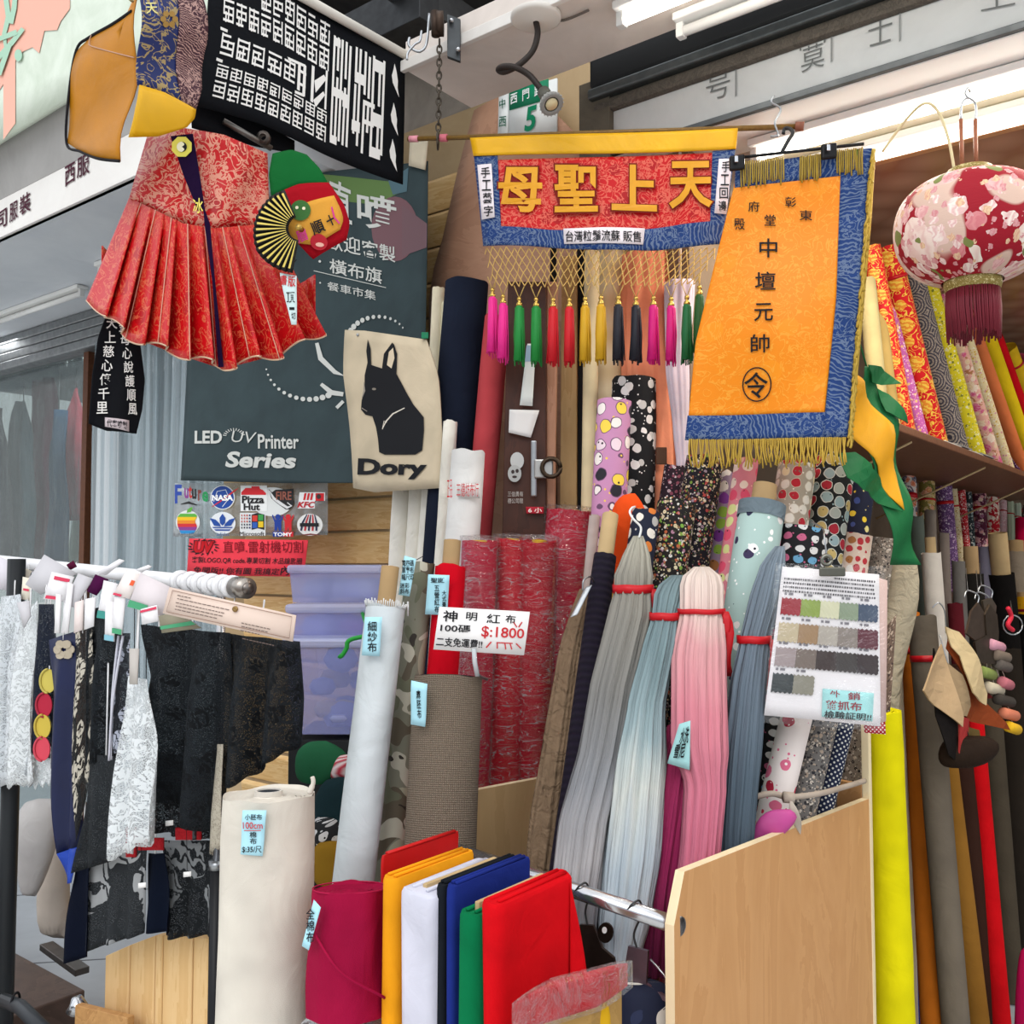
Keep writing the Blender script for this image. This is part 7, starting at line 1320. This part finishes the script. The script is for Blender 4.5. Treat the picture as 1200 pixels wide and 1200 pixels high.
for i, (lab, tx, ty_, bx, by, wd, m, bd) in enumerate(mid): wroll(lab, tx, ty_, bx, by, wd * .9, m, MS, .29, .31, zend=1.381, band=bd)
TS = 'cardboard cored rolls leaning below the shelves'; tau = fabric('6a6058'); 
lowr = [('grey green roll behind the green flag', 1074, 605, 1084, 800, 16, fabric('5c645c'), 0, None, 0), ('taupe core tube behind the cream roll', 1090, 598, 1094, 800, 13, fabric('857a70'), 0, None, 0),
 ('cream white roll with tan cardboard core', 1091, 648, 1096, 720, 22, fabric('dcd4c8'), .55, CARD2, .05), ('tall slim taupe tube right of the cream white roll', 1106, 625, 1110, 740, 12, fabric('7c7068'), 0, None, 0), ('grey roll with a small tan core beside the taupe tube', 1123, 658, 1127, 740, 15, fabric('77736e'), 0, None, 0),
 ('dark charcoal roll with short tan cardboard core', 1139, 672, 1144, 760, 25, fabric('24221f'), .64, CARD, .10), ('lavender grey roll between two cardboard cores', 1154, 641, 1158, 740, 14, fabric('8a8698'), 0, None, 0), ('black roll with tall tan cardboard core', 1173, 672, 1184, 800, 29, fabric('191716'), .72, CARD2, .17),
 ('taupe roll with tan core at the right edge', 1190, 647, 1193, 760, 22, fabric('8f8272'), .8, CARD, .05), ('yellow roll with dark red band at the right edge', 1199, 700, 1203, 800, 18, fabric('e0a418'), .7, CARD, .02), ('maroon roll among the leaning rolls', 1119, 707, 1126, 800, 17, fabric('5e1c24'), 0, None, 0), ('bright magenta box-like roll at the right edge under the mint rolls', 1198, 608, 1199, 700, 15, fabric('d8104c'), 0, None, 0)]
for i, (lab, tx, ty_, bx, by, wd, m, cr_, cm, cl_) in enumerate(lowr): wroll(lab, tx, ty_, bx, by, wd, m, TS, (.17, .2, .10, .11, .14, .10, .16, .10, .12, .07, .05, .2)[i], (.18, .21, .11, .12, .15, .11, .17, .11, .13, .08, .06, .21)[i], core=cr_, cmat=cm, coreout=cl_, band=[(.06, .012, fabric('7a1020'))] if 'dark red band' in lab else None)
BS = 'tall leaning bolts along the side wall'
big = [('bright yellow padded bolt right beside the rack panel', 1034, 832, 1047, 1200, 42, 52, fabric('e8dc10', .95, .35, 8), 0, .03, 2.33), ('slim cream bolt behind the bright yellow bolt', 1056, 790, 1068, 1200, 17, 15, fabric('dccfb8'), .03, .08, None), ('blue bolt low behind the bright yellow bolt', 1062, 930, 1075, 1200, 14, 20, fabric('1f3c86'), .06, .10, None),
 ('burnt orange bolt with red ribbon', 1066, 718, 1094, 1200, 22, 30, fabric('b8661c'), -.04, .06, None), ('taupe bolt with red ribbon near its top', 1080, 722, 1120, 1200, 32, 30, fabric('6f6558'), -.10, -.02, None), ('golden brown bolt right of the taupe bolt', 1098, 790, 1146, 1200, 22, 26, fabric('96692a'), -.04, .02, None),
 ('dark chocolate bolt behind the leather samples', 1116, 780, 1157, 1200, 24, 24, fabric('3a241c'), -.02, .04, None), ('plain red bolt in the dark row', 1138, 800, 1173, 1200, 20, 22, fabric('d01018'), -.06, .0, None), ('olive drab bolt right of the plain red bolt', 1156, 770, 1190, 1200, 24, 24, fabric('4c4438'), -.04, .02, None), ('black brown bolt at the right edge', 1180, 760, 1206, 1200, 30, 40, fabric('2a241e'), -.02, .04, None), ('black leather-look bolt at the right picture edge', 1200, 720, 1236, 1200, 30, 40, fabric('100f0f'), -.02, .05, None)]
for i, (lab, tx, ty_, bx, by, wt, wb2, m, w0, w1, Df) in enumerate(big):
    bd = [(.115, .017, red_rib)] if 'red ribbon' in lab else None
    if Df: roll('fabric_bolt', lab, (tx, ty_, Df - .03), (bx, by, Df + .02), wt, m, BS, wb=wb2, wr=.05, rows=12)
    else: wroll(lab, tx, ty_, bx, by, wt, m, BS, w0, w1, wb=wb2, band=bd, name='fabric_bolt', cat='fabric bolt')
for q in bpy.data.objects:
    if q.name.startswith('fabric_bolt') and q.get('category') == 'fabric roll': q['category'] = 'fabric bolt'
mg = sack('magenta_bag', 'magenta bag at the bottom right corner of the picture', [(1202, 1108, 6), (1206, 1140, 14), (1208, 1200, 18), (1208, 1300, 18), (1208, 1420, 18)], 2.75, .1, fabric('b8104c'), 'bag', seed=3)
# ---------------------------------------------------------------- leather samples on hooks, clips and small rolls
HLt = vert((1060, 2.32), (1190, 2.52), .0, lambda px, py: .012 * sin(px * .11 + py * .02))
lea = empty('leather_sample_bunch', HLt(1100, 730), 'bunch of beige, rust and red leather samples on a wire hook', 'samples')
for nm_, poly, c, e in (('rust_piece', [(1115, 745), (1135, 780), (1155, 820), (1180, 855), (1140, 846), (1128, 838), (1128, 800), (1112, 760)], '8a4020', .0), ('dark_red_piece', [(1120, 742), (1140, 770), (1166, 818), (1160, 820), (1138, 790)], '5e1a1a', -.008), ('red_piece', [(1117, 838), (1135, 842), (1136, 870), (1131, 888), (1119, 882), (1118, 860)], 'b03a38', .004), ('black_piece', [(1100, 760), (1112, 800), (1118, 850), (1117, 890), (1108, 884), (1100, 840)], '1a1614', -.004), ('olive_piece', [(1136, 852), (1150, 856), (1151, 868), (1145, 878), (1135, 868)], '6a5630', .002), ('beige_piece', [(1102, 755), (1107, 775), (1118, 838), (1117, 850), (1100, 832), (1072, 808), (1085, 782)], 'c0a27c', .014), ('grey_beige_piece', [(1105, 772), (1120, 790), (1130, 826), (1124, 838), (1112, 836), (1108, 800)], 'a08868', .010), ('pale_beige_piece', [(1103, 734), (1117, 740), (1130, 766), (1152, 812), (1151, 826), (1140, 820), (1126, 810), (1122, 798), (1118, 782), (1116, 768), (1110, 758)], 'd6bd90', .022)):
    shape(nm_, HLt, poly, fabric(c, .7, .2, 20), lea, e, 12, .004)
tube('wire_hook', spline([HLt(1106, 742, .018), HLt(1104, 730, .02), HLt(1098, 714, .02), HLt(1092, 706, .01), HLt(1088, 712, .0)]), .0016, STEEL, lea, 6)
dkb = sack('dark_leather_roll', 'rolled dark brown leather under the leather samples', [(1135, 862, 20), (1138, 870, 34), (1134, 884, 36), (1128, 896, 26), (1122, 900, 12)], 2.42, .1, fabric('2c2018', .6, .5, 12), 'leather', squash=.5, seed=7); tube('hanging_wire', [at(1135, 862, 2.42), HLt(1106, 744, .0)], .0015, STEEL, dkb, 5)
HCl = vert((1120, 2.40), (1195, 2.62))
for lab, pts, c in (('taupe clip hanger above the small cloth rolls, nearest the maroon roll', [(1132, 716), (1140, 706), (1148, 720), (1150, 744), (1136, 750), (1126, 742)], '6a5a4e'), ('tall grey brown clip hanger above the small cloth rolls', [(1146, 720), (1152, 708), (1160, 720), (1162, 740), (1160, 778), (1138, 776), (1134, 752), (1148, 744)], '5c5044'), ('grey brown clip hanger with ring beside the black roll', [(1146, 704), (1156, 700), (1162, 710), (1160, 730), (1150, 728)], '75695c')):
    o = shape('clip_hanger', HCl, pts, metal(c, .5), None, .002 * len(pts), 0, .006); tag(o, lab, 'hanger'); x, y = pts[1]; tube('hook', spline([HCl(x, y + 4, .01), HCl(x + 2, y - 8, .01), HCl(x - 6, y - 14, .0), HCl(x - 10, y - 6, .0)]), .002, STEEL, o, 6); tube('hook_wire', [HCl(x - 6, y - 14, 0), onW(x - 8, y - 40, .02)], .001, STEEL, o, 4)
lst = [('pink', 1162, 756, 22, 'c890a0', 'uppermost of the bunch'), ('taupe', 1168, 768, 24, '75675a', 'just below the uppermost pink one'), ('grey', 1170, 779, 22, '5c544e', 'below the taupe one'), ('green corded', 1152, 788, 22, '7c8a48', 'beside the beige leather'), ('pale', 1160, 806, 24, 'c0b49c', 'below the green corded one'), ('rose', 1174, 800, 18, 'b86a74', 'right of the pale one'), ('charcoal', 1172, 820, 26, '3c3630', 'below the pale one'), ('salmon', 1178, 836, 24, 'd07a5c', 'below the charcoal one'), ('yellow', 1182, 852, 20, 'e0b020', 'lowest of the bunch')]
for nm_, x, y, L_, c, wh in lst:
    a, b_ = HCl(x - L_ / 2, y - 2, .02), HCl(x + L_ / 2, y + 3, .0); o = tube('sample_roll', [a, a + (b_ - a) * .05, b_ - (b_ - a) * .05, b_], [.010, .0145, .0145, .010], cotton_stripe(c, ''.join('%02x' % int(int(c[i:i + 2], 16) * .7) for i in (0, 2, 4)), 60), None, 14); tag(o, 'small %s cloth roll hanging in the bunch of samples, %s' % (nm_, wh), 'sample roll', 'small rolled cloth samples'); tube('hanging_string', [(a + b_) / 2 + UP * .012, HCl(1160, 742, -.01)], .0009, plain('c8c0b0'), o, 4)
rt = tube('red_twist', spline([HCl(1172, 712, .02), HCl(1176, 722, .02), HCl(1172, 732, .02), HCl(1178, 738, .02)]), .006, plain('c8283c', .5), None, 8); tag(rt, 'red twisted cord on the wire rings beside the black roll', 'cord'); tube('wire_ring', ringpts(HCl(1180, 732, .015), .026, X1, UP), .002, STEEL, rt, 5); tube('wire_link', [HCl(1180, 722, .015), onW(1184, 704, .02)], .0015, STEEL, rt, 4)
